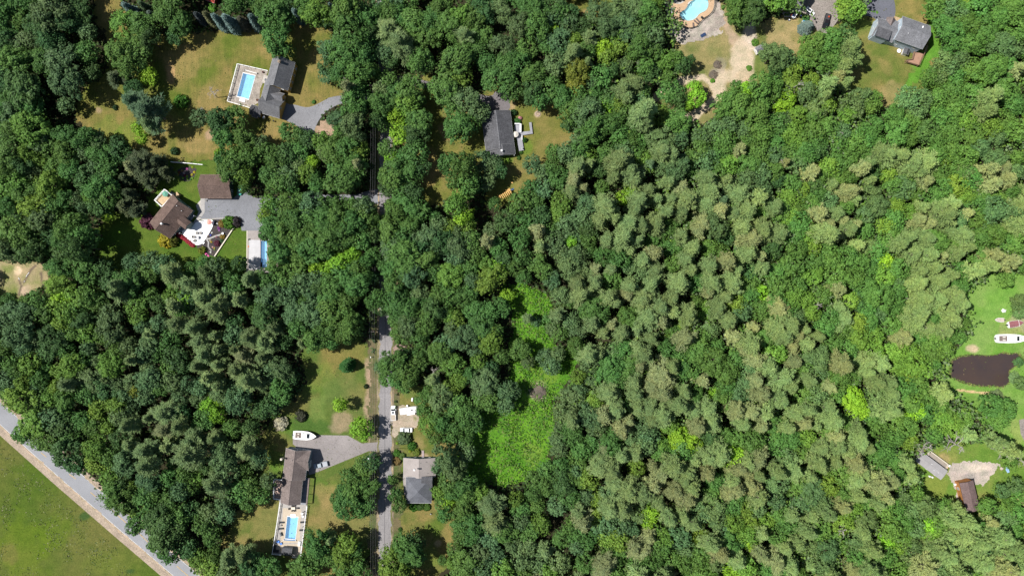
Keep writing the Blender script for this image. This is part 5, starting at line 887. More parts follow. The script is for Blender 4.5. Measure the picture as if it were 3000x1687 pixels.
for i in range(6): st.box(rr.x - 1.0, rr.x + 1.0, rr.y - 1.0 + i * .34, rr.y - 1.0 + i * .34 + .30, 0, 1.9 - i * .3, rz=math.radians(51), c=(rr.x, rr.y))
st.build("stairs", WOOD_TAN, hB)
deck(hB, [(563, 626), (572, 631), (527, 686), (517, 679)], .35, pmat("porch_floor", (.30, .31, .34), .8), None, name="porch")
fr = MB(); 
for x, y in ((570, 633), (556, 650), (542, 667), (528, 684)):
    q = W(x, y, 2) - Vector(hB.location); fr.box(q.x - .08, q.x + .08, q.y - .08, q.y + .08, .3, 2.9)
fr.build("porch_post", WHITE, hB)
# C: small grey-roofed house with grey deck
PG = siding("siding_pale_green", (.34, .40, .36)); hC = house_root(1460, 389, "small grey-roofed house with an L-shaped grey deck and a round white umbrella")
block(hC, 1459, 383, 96.8, 14.6, 11.2, 3.2, 2.7, PG, ROOF_DGREY, ridge=ROOF_MIDG, win={'W': [(-3, 1.0), (3, 1.0)], 'S': [(-5, 1), (-1, 1), (3, 1)]})
block(hC, 1472.5, 441, 96.8, 4.0, 9.6, 3.15, 2.6, PG, ROOF_DGREY, ridge=ROOF_MIDG, win={'W': [(-2.6, .9), (.2, .9, 1.2, 1.2), (2.6, .9)]})
rc = hC.children[1]; chimney(hC, hC.children[3] if len(hC.children) > 3 else rc, -.6, .4, 5.0, 6.7, WHITE, .55); vent(rc, -2.6, -4.2, 4.0, .4)
deck(hC, [(1508, 365), (1523, 363), (1527, 387), (1553, 384), (1550, 359.5), (1557, 358.5), (1561, 392), (1529, 397), (1530, 410), (1535, 440), (1521, 443), (1514, 409), (1508, 395)], .8, WOOD_GREY, None)
rl = MB()
for a, c in (((1508, 363.5), (1523, 361.5)), ((1523, 363), (1527, 387)), ((1529, 397), (1530, 410))):
    A = local_poly(hC, [a, c], 1.7); rl.box(min(A[0][0], A[1][0]) - .05, max(A[0][0], A[1][0]) + .05, min(A[0][1], A[1][1]) - .05, max(A[0][1], A[1][1]) + .05, .8, 1.7)
rl.build("railing", WHITE, hC)
# F: blue-walled house
BLW = siding("siding_pale_blue", (.56, .66, .74)); hF = house_root(2660, 100, "two-part house with grey roofs and pale blue walls beside the brown deck")
block(hF, 2673.7, 96.4, -19.4, 11.4, 9.4, 7.2, 3.2, BLW, ROOF_MIDG, win={'S': [(-3.6, 4.6, .9, 1.1), (-.6, 5.0, .5, .5), (3.2, 4.4, 1.4, 1.2), (-3, 1.6, .9, 1.1)], 'W': [(-2.5, 4.8), (2.5, 4.8), (0, 7.4, .7, .8)], 'E': [(-2, 4.8), (2, 4.8)]})
vent(hF.children[1], -2.3, -1.9, 9.3, .4); MB().box(2.2, 2.6, 1.9, 3.0, 8.0, 8.95).build("skylight", WHITE, hF.children[1])
block(hF, 2593, 88.4, -19.4, 8.4, 7.4, 4.4, 3.0, BLW, ROOF_MIDG, win={'W': [(-1, 4.6, .8, 1.0), (1.2, 4.6, .8, 1.0), (0, 1.2)], 'S': [(-2, 1.8, .8, 1.0), (1.2, 2.2, .9, 1.1), (2.2, 2.2, .9, 1.1)]})
block(hF, 2587, 99, -19.4, 5.6, 3.4, 6.6, .7, BLW, ROOF_DGREY, shed=True, gutter=None)
block(hF, 2607, 68, 70.6, 3.6, 3.6, 4.3, 2.0, BLW, ROOF_TAUPE, gutter=None); block(hF, 2624, 82, -19.4, 3.6, 5.2, 4.4, 1.4, BLW, ROOF_MIDG)
block(hF, 2655.5, 150.5, 70.6, 2.6, 2.3, 2.3, 1.0, WHITE, ROOF_DGREY)
deck(hF, [(2676.8, 152), (2706, 156.5), (2690, 193), (2655, 182.6), (2655, 177), (2671, 175.4)], 1.6, WOOD_RED, WOOD_RAIL, .95, open_edges=(0,), bar=.10)
deck(hF, [(2706, 156.5), (2715, 132), (2719.5, 133.5), (2711, 158)], 1.2, pmat("ramp_board", (.34, .25, .17), .8), None, name="ramp")
deck(hF, [(2620.5, 47.5), (2641.5, 55), (2628, 69), (2616, 66)], .15, pmat("mulch_tan", (.52, .38, .22), .95, .25, 1, .2, 3), None, name="front_bed")
# E: white house at the top edge
hE = house_root(2312, -25, "white house with a grey roof and cluttered railed deck at the top edge")
block(hE, 2313, -30, -18.8, 13.4, 9.0, 6.0, 3.0, siding("siding_white", (.74, .71, .66)), ROOF_GREY, win={'S': [(-5, 3.4, .9, .8), (-2, 3.4, .9, .8), (0, 3.3, .7, .7), (2.4, 1.6, 1.2, 1.3), (4.6, 1.6, 1.2, 1.3)], 'E': [(-2, 3.4), (2, 3.4)]})
deck(hE, [(2296, 14), (2288, 33), (2299, 50), (2317, 51), (2326, 55), (2343, 28), (2346, 18), (2320, 22)], .9, CONC_G, WHITE, .9, open_edges=(5, 6, 7, 1, 2), bar=.12)
# shed
hS = house_root(2226, 147, "small white garden shed with a grey roof beside a dark tree", "shed", "garden_shed")
block(hS, 2227, 144, 28, 3.4, 2.6, 2.3, .9, WHITE, ROOF_MIDG, ov=.15, win={'W': [(0, .8, .7, .9)]})
# G: long brown-roofed house with pool terrace
BG = siding("siding_blue_grey", (.22, .29, .36)); hG = house_root(866, 1390, "long brown-roofed house with blue-grey walls between the driveway and the pool terrace")
block(hG, 866, 1359, 83.4, 11.5, 8.7, 4.4, 3.0, BG, ROOF_TAUPE, win={'E': [(0, 4.6, .7, .8), (-2, 1.0), (2, 1.0)], 'N': [(-3, 1), (0, 1), (3, 1)]})
block(hG, 884, 1346, -6.6, 6.2, 7.6, 4.35, 2.8, BG, ROOF_TAUPE, win={'E': [(-1.2, 4.5, .8, 1.0), (1.2, 4.5, .8, 1.0)]})
for y in (-1.9, 1.9):
    dd = MB().box(2.86, 2.95, y - 1.4, y + 1.4, .05, 2.4).build("garage_door", WHITE, hG); dd.location = hG.children[3 - 1].location; dd.rotation_euler = (0, 0, math.radians(-6.6))
block(hG, 854, 1437, 84.5, 10.0, 7.8, 3.3, 2.5, BG, ROOF_TAUPE, win={'S': [(-3, 1), (0, 1), (3, 1)], 'N': [(-3, 1), (0, 1), (3, 1)]})
chimney(hG, hG.children[1], -5.0, 1.9, 4.6, 7.3, CREAM, .6)
deck(hG, [(885, 1399), (905, 1400), (897, 1478), (880, 1477)], .3, pmat("porch_floor", (.30, .31, .34), .8), None, name="porch")
pb = MB(); A = local_poly(hG, [(903, 1400), (907, 1400), (900, 1478), (896, 1478)], 3.0); pb.prism(A, 2.8, 3.0); 
for x, y in ((905, 1401), (902, 1425), (900, 1450), (898, 1477)):
    q = W(x, y, 2) - Vector(hG.location); pb.box(q.x - .1, q.x + .1, q.y - .1, q.y + .1, .3, 2.8)
pb.build("porch_beam", ROOF_TAUPE, hG)
deck(hG, [(804, 1402), (828, 1404), (824, 1462), (803, 1459)], 1.5, pmat("deck_pink_tan", (.46, .33, .27), .8, .2, 1, .15), WHITE, 1.0, open_edges=(1,), bar=.12)
# H: pale roof and dark hip roof
TEAL = siding("siding_teal", (.10, .22, .27)); hH = house_root(1226, 1410, "house with a broad pale roof joined to a dark grey hip roof, beside the street")
block(hH, 1229, 1369, 90, 7.4, 12.4, 3.8, 2.2, TEAL, ROOF_PALE, win={'E': [(-3.6, 1), (-1, 1), (2, 1), (4, 1)]})
block(hH, 1226.5, 1435, 90, 9.9, 9.8, 5.4, 3.0, TEAL, ROOF_SLATE, hip=True, win={'S': [(-3, 1), (0, 1), (3, 1), (-3, 3.6), (0, 3.6), (3, 3.6)], 'W': [(-3, 1), (3, 1)]})
block(hH, 1251, 1411, 0, 4.2, 4.2, 5.6, 1.2, TEAL, ROOF_DGREY, gutter=None, ov=.2)
chimney(hH, hH.children[3], .2, 1.4, 7.4, 9.0, WHITE, .45); vent(hH.children[3], 2.6, -1.0, 7.6, .5, GLASS); vent(hH.children[3], -1.6, -3.6, 6.2, .4, GLASS)
deck(hH, [(1180, 1396), (1190, 1396), (1190, 1455), (1184, 1448)], 2.8, ROOF_PALE, None, name="porch_roof", th=.2)
deck(hH, [(1235, 1319), (1242, 1319), (1242, 1337), (1236, 1337)], .3, pmat("step_pink", (.42, .33, .33), .8), None, name="front_steps")
# I: trailer home and barn
hI = house_root(2729, 1364, "long low trailer home with a flat pale grey roof and a weathered side deck", "trailer home", "trailer_home")
block(hI, 2729.5, 1364, -36.8, 12.2, 4.3, 3.0, .35, siding("siding_cream", (.6, .57, .5)), pmat("roof_membrane", (.33, .315, .315), .85, .15, .5, .12), win={'S': [(-4, 1.1), (0, 1.1), (4, 1.1)], 'N': [(-3, 1.1), (2, 1.1)]}, ov=.15)
vent(hI.children[1], 1.5, -.9, 3.3, .3); vent(hI.children[1], 3.4, -.6, 3.3, .3); vent(hI.children[1], -.6, .5, 3.3, .3)
deck(hI, [(2722, 1319), (2777, 1360), (2770, 1371), (2716, 1331)], .7, WOOD_CREAM, CREAM, .9, open_edges=(2,), bar=.09)
deck(hI, [(2694, 1315), (2712, 1326), (2708, 1332), (2690, 1321)], .5, WOOD_CREAM, None, name="back_steps")
hJ = house_root(2841, 1453, "reddish-brown barn with an orange side wall at the gravel turnaround", "barn", "barn")
block(hJ, 2841, 1453, -77, 11.6, 5.4, 4.2, .9, siding("siding_orange_brown", (.50, .22, .07)), ROOF_RED, gutter=pmat("trim_dark", (.08, .05, .04)), ov=.25, win={'S': [(-3, 1), (2, 1)]})
# small roofed gazebo at the pool terrace
hK = house_root(840, 1617, "dark grey arched-roof pool shed at the lower end of the terrace", "pool shed", "pool_shed")
b = MB(); rr = []
for x in (-2.0, 2.0):
    ring = [(x, 1.65 * math.cos(t), 2.0 + 1.0 * math.sin(t)) for t in [math.pi * k / 8 for k in range(9)]]; rr.append(ring + [(x, y * .97, z - .1) for x, y, z in ring[::-1]])
o = b.loft(rr).build("roof", ROOF_DGREY, hK); put(o, hK, 840.7, 1615, 2.4, math.radians(-5))
o = MB().box(-1.8, 1.8, -1.5, 1.5, 0, 2.05).build("wall", siding("siding_grey", (.3, .3, .3)), hK); put(o, hK, 840.7, 1615, 2.4, math.radians(-5))
# deck roof at the covered pool
hL = house_root(805, 768, "pale pink-tan open cabana roof beyond the covered pool", "cabana", "cabana")
o = MB().loft([[(x, -2.2, 2.5), (x, 0, 2.9), (x, 2.2, 2.5), (x, 2.2, 2.4), (x, 0, 2.78), (x, -2.2, 2.4)] for x in (-1.3, 1.3)]).build("roof", pmat("cabana_roof", (.66, .55, .44), .8, .15), hL); put(o, hL, 805, 768, 2.5)
for x in (-1.1, 1.1):
    for y in (-1.9, 1.9): o = MB().box(x - .07, x + .07, y - .07, y + .07, 0, 2.5).build("post", CREAM, hL); put(o, hL, 805, 768, 2.5)
# ---------------------------------------------------------------- pools and terraces
def keyhole(outer, hole):
    """one polygon round a hole"""
    def area(p): return sum(p[i][0] * p[(i + 1) % len(p)][1] - p[(i + 1) % len(p)][0] * p[i][1] for i in range(len(p)))
    o = list(outer); h = list(hole)
    if area(o) * area(h) > 0: h = h[::-1]
    i, j = min(((i, j) for i in range(len(o)) for j in range(len(h))), key=lambda t: math.hypot(o[t[0]][0] - h[t[1]][0], o[t[0]][1] - h[t[1]][1]))
    return o[:i + 1] + h[j:] + h[:j + 1] + o[i:]
def bmat_water(name, col, tint):
    m, nt, b = _mat(name); nt.nodes.remove(b)
    tr = N(nt, "ShaderNodeBsdfTransparent"); tr.inputs[0].default_value = (*tint, 1)
    gl = N(nt, "ShaderNodeBsdfGlossy"); gl.inputs['Roughness'].default_value = .08; gl.inputs[0].default_value = (1, 1, 1, 1)
    df = N(nt, "ShaderNodeBsdfDiffuse"); df.inputs[0].default_value = (*col, 1)
    tc = N(nt, "ShaderNodeTexCoord"); nz = N(nt, "ShaderNodeTexNoise", Scale=2.5, Detail=4, Distortion=1.5); nt.links.new(tc.outputs['Object'], nz.inputs[0])
    bp = N(nt, "ShaderNodeBump", Strength=.25, Distance=.05); nt.links.new(nz.outputs[0], bp.inputs['Height']); nt.links.new(bp.outputs[0], gl.inputs['Normal'])
    m1 = N(nt, "ShaderNodeMixShader"); m1.inputs[0].default_value = .22; nt.links.new(tr.outputs[0], m1.inputs[1]); nt.links.new(df.outputs[0], m1.inputs[2])
    m2 = N(nt, "ShaderNodeMixShader"); m2.inputs[0].default_value = .04; nt.links.new(m1.outputs[0], m2.inputs[1]); nt.links.new(gl.outputs[0], m2.inputs[2])
    nt.links.new(m2.outputs[0], nt.nodes['Material Output'].inputs[0]); return m
POOL_WATER = bmat_water("pool_water", (.36, .68, .95), (.70, .89, 1.0)); POOL_WATER2 = bmat_water("pool_water_pale", (.45, .80, .88), (.80, .96, .98))
LINER = pmat("pool_liner", (.50, .72, .90), .5, .1, .6, .10, 2.5); LINER2 = pmat("pool_liner_aqua", (.64, .80, .86), .5, .18, .25, .08, 2.5, col2=(.44, .74, .76))
def pool(label, poly, ztop, liner, water, depth=1.5, coping=CONC, w=3.0, wl=.14, z_in=None):
    c = (sum(p[0] for p in poly) / len(poly), sum(p[1] for p in poly) / len(poly)); p0 = W(*c, 0)
    root = empty("swimming_pool", (p0.x, p0.y, 0), 0, label, "swimming pool")
    P = local_poly(root, poly, ztop); n = len(P)
    b = MB(); b.add([(x, y, ztop) for x, y in P] + [(x, y, ztop - depth) for x, y in P], [tuple(range(n, 2 * n))] + [(i, (i + 1) % n, n + (i + 1) % n, n + i) for i in range(n)])
    o = b.build("basin", liner, root)
    wm = MB().add([(x, y, ztop - wl) for x, y in P], [tuple(range(n))]).build("water_surface", water, root)
    Q = local_poly(root, grow(poly, w), ztop); m = MB(); 
    m.add([(x, y, ztop + .03) for x, y in P] + [(x, y, ztop + .03) for x, y in Q] + [(x, y, ztop - .02) for x, y in P], [(i, (i + 1) % n, n + (i + 1) % n, n + i) for i in range(n)] + [(i, (i + 1) % n, 2 * n + (i + 1) % n, 2 * n + i) for i in range(n)])
    m.build("coping", coping, root)
    return root
def terrace(name, outer, hole, z, mat, label=None):
    poly = keyhole(outer, hole) if hole else outer
    o = flat(name, poly, z, mat, kind='structure')
    return o
PAT_A = pmat("patio_stained", (.44, .385, .33), .9, .38, .3, .25, 1.8); PAT_G = pmat("patio_sand", (.52, .435, .335), .9, .12, .3, .12, 3); PAT_D = pmat("patio_tan", (.55, .375, .235), .9, .14, .4, .15, 3); PAT_W = pmat("membrane_white", (.86, .86, .86), .6, .03, .5, .02, 4)
COP = pmat("coping_white", (.72, .72, .70), .6, .1, 1, .1, 4)
# A
terrace("patio", [(698, 190), (786, 210), (762, 262), (760, 300), (735, 314), (670, 298), (669, 292)], grow(POOL_A, 1), .08, PAT_A)
pool("bright blue rectangular pool of the yellow house, inside a white fence", POOL_A, .10, LINER, POOL_WATER, coping=COP)
ps = house_root(711, 292, "white step block at the lower end of the yellow house's pool", "pool steps", "pool_steps"); 
for i in range(3): o = MB().box(-1.1, 1.1, -.9 + i * .55, -.35 + i * .55, 0, .22 + .02 * i).build("step", WHITE, ps); o.rotation_euler = (0, 0, math.radians(-16))
# G
GOUT = [(819.5, 1460.5), (901, 1479), (882, 1631), (799, 1620)]
terrace("patio", GOUT, grow(POOL_G, 1), .08, pmat("patio_edge_grey", (.42, .39, .36), .9, .15, .4, .14, 3))
pi_ = [(829, 1487), (883, 1490), (878, 1588), (822, 1590), (828, 1510)]
terrace("patio_inlay", pi_, grow(POOL_G, 2), .095, PAT_G); terrace("patio_inlay", [(806, 1594), (878, 1592), (880, 1600), (876, 1625), (806, 1615)], None, .094, PAT_G)
pool("bright blue rectangular pool of the long brown-roofed house's terrace", POOL_G, .11, LINER, POOL_WATER, coping=COP)
ps = house_root(859, 1509, "white step block at the upper end of the terrace pool", "pool steps", "pool_steps")
for i in range(3): MB().box(-1.0, 1.0, -.9 + i * .5, -.4 + i * .5, 0, .2 + .02 * i).build("step", WHITE, ps)
# B pool with its cover
BOUT = [(724.5, 676), (795, 676), (795, 800), (723, 800)]
terrace("patio", BOUT, grow(POOL_B, 1), .085, pmat("pool_deck_greybrown", (.36, .32, .30), .9, .15, .4, .15, 3))
pool("half-covered rectangular pool showing a strip of blue water", POOL_B, .11, LINER, POOL_WATER, coping=pmat("cop_grey", (.5, .48, .45)), w=2)
cv = house_root(747, 747, "large pale grey pool cover stretched beside the strip of blue water", "pool cover", "pool_cover")
A_ = local_poly(cv, [(730.5, 702.5), (763, 703.5), (763, 790), (728.5, 789)], .2); rings = []
b = MB(); n = 22
for k in range(n + 1):
    t = k / n; L0 = Vector(A_[0]).lerp(Vector(A_[3]), t); R0 = Vector(A_[1]).lerp(Vector(A_[2]), t); zz = .2 + .05 * math.sin(k * 1.7) + .02
    rings.append([(L0.x, L0.y, .14), (L0.x, L0.y, zz), (L0.lerp(R0, .5).x, L0.lerp(R0, .5).y, zz + .06), (R0.x, R0.y, zz), (R0.x, R0.y, .14)])
b.loft(rings).build("cover_sheet", pmat("cover_cloth", (.50, .49, .50), .7, .1, .5, .06), cv); 
q = local_poly(cv, [(763, 703), (764.2, 703), (764, 790), (763, 790)], .3); MB().prism(q, .14, .34).build("edge_rail", pmat("rail_maroon", (.18, .08, .08)), cv)
flat("garden_kerb", [(723, 676), (725, 676), (724, 800), (722, 800)], .12, CREAM)
# B white terrace and garden bed
terrace("white_patio", smooth_poly([(531, 681), (546, 668), (552, 667), (557, 670), (580, 645.5), (630, 642.5), (625, 663), (608, 693), (595, 712), (587, 717), (577, 718.5), (567, 715), (550, 700)], 1), None, .30, PAT_W)
terrace("mulch_bed", [(625, 643), (660, 640), (686, 664), (627, 752), (600, 740), (575, 724), (580, 716), (595, 712), (608, 693), (625, 663)], None, .05, pmat("dark_mulch", (.085, .07, .07), .95, .3, 1.5, .35, 4, bump=.6))
terrace("mulch_bed", smooth_poly([(520, 492), (578, 487), (570, 520), (553, 533), (535, 530), (521, 517)], 1), None, .05, pmat("dark_mulch", (.085, .07, .07)))
flat("garden_path", strip([(601, 697), (612, 700), (630, 692), (652, 686)], 4.5), .08, CONC_G); flat("garden_path", strip([(604, 699), (611, 710), (610, 722), (619, 735)], 4), .085, CONC_G)
def wall_line(label, cat, name, pts, h, w, mat, part="wall"):
    p0 = W(*pts[0]); r = empty(name, (p0.x, p0.y, 0), 0, label, cat); b = MB(); P = local_poly(r, pts, h)
    for a, c in zip(P, P[1:]):
        a = Vector((*a, 0)); c = Vector((*c, 0)); u = (c - a).normalized(); s = Vector((-u.y, u.x, 0)) * w / 2
        b.add([a + s, c + s, c - s, a - s] + [v + Vector((0, 0, h)) for v in (a + s, c + s, c - s, a - s)], [(3, 2, 1, 0), (4, 5, 6, 7), (0, 1, 5, 4), (1, 2, 6, 5), (2, 3, 7, 6), (3, 0, 4, 7)])
    b.build(part, mat, r); return r
r = wall_line("low pale retaining wall along the long side of the triangular garden", "garden wall", "garden_wall", [(686, 664), (628, 751)], .6, .4, CREAM, "wall_body")
MB().box(-.3, .3, -.3, .3, .6, .75).build("cap", CONC, r)
r = wall_line("thin pale edging between the driveway and the triangular garden", "kerb", "garden_kerb", [(582, 643), (660, 639)], .2, .25, CONC, "kerb_body"); MB().box(-.2, .2, -.2, .2, .2, .26).build("cap", CONC, r)
# D
GRAVEL_BED = [(1952, 52), (1966, 100), (1984, 124), (2005, 128), (2040, 127), (2072, 118), (2098, 104), (2113, 88), (2120, 70), (2119, 30), (2110, 4), (2096, -12), (1955, -12)]
sheet("stone_bed", GRAVEL_BED, .05, grass((.40, .355, .31), (.27, .235, .21), 0, 2.0, [(1990, 122, 20, (.3, .27, .22), .3)], 21, hard=3), cell=.5, ragged=.8, mat=ROCKM)
DOUT = smooth_poly([(1930, -20), (1950, 2), (1957, 23), (1966, 45), (1973, 55), (1982, 66), (2000, 76), (2011, 82), (2023, 84), (2041, 78), (2051, 66), (2060, 55), (2074, 47), (2085, 36), (2092, 21), (2093, -20)], 1)
terrace("patio", keyhole(DOUT, smooth_poly(grow(POOL_D, 1), 1)), None, .10, PAT_D)
pool("free-form pale turquoise pool on a tan patio at the top edge", smooth_poly(POOL_D, 1), .13, LINER2, POOL_WATER2, coping=pmat("coping_tan", (.55, .45, .35)), w=1.6, depth=1.3)
flat("patio_circle", [(1986.9 + 18 * math.cos(t / 12 * 6.283), 2 + 11 * math.sin(t / 12 * 6.283)) for t in range(12)], .14, pmat("patio_pale", (.55, .52, .48), .9, .15, 1, .15)); 

# ---------------------------------------------------------------- fences, poles, wires
def fence(label, pts, h, mat, post_step=2.4, style='rail', closed=False, group=None, slat=.12, cap=.07, name="fence"):
    p0 = W(*pts[0]); root = empty(name, (p0.x, p0.y, 0), 0, label, "fence", group); P = [Vector((*q, 0)) for q in local_poly(root, pts, 0)]
    segs = list(zip(P, P[1:] + ([P[0]] if closed else []))) if closed else list(zip(P, P[1:]))
    rb = MB(); up = lambda z: Vector((0, 0, z)); n = 0
    for a, c in segs:
        u = (c - a).normalized(); s = Vector((-u.y, u.x, 0)) * .035
        def bar(z0, z1, w=1.0):
            rb.add([a + s * w + up(z0), c + s * w + up(z0), c - s * w + up(z0), a - s * w + up(z0), a + s * w + up(z1), c + s * w + up(z1), c - s * w + up(z1), a - s * w + up(z1)], [(3, 2, 1, 0), (4, 5, 6, 7), (0, 1, 5, 4), (1, 2, 6, 5), (2, 3, 7, 6), (3, 0, 4, 7)])
        bar(h - .12, h - .02, cap / .035)
        if style == 'panel': bar(.08, h - .12, .7)
        else:
            bar(.15, .24); m2 = int((c - a).length / .2)
            for k in range(1, m2): q = a.lerp(c, k / m2); rb.box(q.x - .02, q.x + .02, q.y - .02, q.y + .02, .24, h - .12)
        m = max(1, round((c - a).length / post_step))
        for k in range(m + (0 if closed else (1 if (a, c) == segs[-1] else 0))):
            q = a.lerp(c, k / m); o = MB().box(q.x - .07, q.x + .07, q.y - .07, q.y + .07, 0, h + .06).box(q.x - .1, q.x + .1, q.y - .1, q.y + .1, h + .06, h + .12).build("post", mat, root); n += 1
    rb.build("rails", mat, root); return root
WHT2 = pmat("vinyl_white", (.80, .80, .79), .45, .05, 1, .04, 4)
fence("white rail fence round the yellow house's pool", [(787, 210), (698, 190), (669, 299), (735, 318)], 1.3, WHT2, cap=.11)
fence("white rail fence round the terrace pool, down both long sides", [(824, 1464), (799.5, 1619.5), (825, 1622)], 1.3, WHT2, cap=.10)
fence("white rail fence closing the outer long side of the terrace pool", [(858, 1628), (882, 1631.5), (901, 1480)], 1.3, WHT2, cap=.10)
fence("straight white panel fence between the dry lawn and the brown garage's yard", [(506, 476.5), (552, 480), (598, 484.5)], 1.8, WHT2, style='panel', cap=.12)
fence("curved black metal fence round the tan patio at the top edge", [(1958, 24), (1966, 46), (1983, 67), (2011, 83), (2023, 85), (2041, 79), (2052, 66), (2061, 56), (2075, 48), (2086, 37), (2093.5, 21), (2094, -14)], 1.2, pmat("black_metal", (.03, .03, .03), .5), post_step=2.0)
POLEW = pmat("pole_wood", (.30, .25, .21), .9, .2, 1, .2, 5); STEEL = pmat("galvanised_steel", (.45, .46, .48), .4, .1, 1, .05, 5, metal=.6); DKMET = pmat("dark_metal", (.06, .06, .065), .5)
POLES = [(1081, 1341.5, 10.5, "wooden utility pole carrying a street lamp over the road"), (1081, 972, 10.5, "wooden utility pole with a cross arm in the shade of the street trees"), (1083, 560, 10.5, "wooden utility pole near the mouth of the wooded driveway"), (1083, 250, 10.5, "wooden utility pole among the trees near the top of the street"), (1084, 1700, 10.5, "wooden utility pole at the bottom edge")]
PB = []
for x, y, h, l in POLES:
    p = W(x, y, h); PB.append((p.x, p.y, h)); r = empty("utility_pole", (p.x, p.y, 0), 0, l, "utility pole", "utility poles along the street")
    MB().tube((0, 0, -.2), (0, 0, h), .17, .12, 10).build("pole", POLEW, r); MB().box(-.1, 2.0, -.06, .06, h - .9, h - .76).build("cross_arm", POLEW, r)
    for xx in (.15, 1.0, 1.85): MB().lathe([(.03, h - .76), (.07, h - .72), (.04, h - .62), (.06, h - .58), (.02, h - .52)], 8, (xx, 0)).build("insulator", DKMET, r)
    if y == 1341.5:
        MB().tube((0, 0, h - 1.6), (3.2, 2.4, h - .6), .06, .05, 6).tube((3.2, 2.4, h - .6), (7.3, 2.2, h - .55), .06, .05, 6).build("lamp_arm", DKMET, r)
        MB().loft([[(7.2, 2.05, h - .62), (7.2, 2.35, h - .62), (7.2, 2.35, h - .48), (7.2, 2.05, h - .48)], [(7.6, 2.0, h - .68), (7.6, 2.4, h - .68), (7.6, 2.4, h - .44), (7.6, 2.0, h - .44)], [(8.0, 2.1, h - .64), (8.0, 2.3, h - .64), (8.0, 2.3, h - .5), (8.0, 2.1, h - .5)]]).build("lamp_head", DKMET, r)
        MB().tube((-.25, -.2, h - .1), (-.25, -.2, h - .9), .28, .28, 12).build("transformer", STEEL, r)
PB.sort(key=lambda p: p[1])
for k, (dx, nm) in enumerate(((.15, "westernmost"), (1.0, "middle"), (1.85, "easternmost"))):
    b = MB()
    for a, c in zip(PB, PB[1:]):
        m = 8
        for i in range(m):
            f = lambda t: Vector((a[0] + (c[0] - a[0]) * t + dx, a[1] + (c[1] - a[1]) * t, a[2] - .5 - 1.1 * 4 * t * (1 - t)))
            b.tube(f(i / m), f((i + 1) / m), .014, .014, 4, cap=False)
    o = b.build("power_line", pmat("wire_grey", (.30, .30, .31), .7)); tag(o, nm + " of the thin wires running along the street between the poles", "power line", "wires along the street")

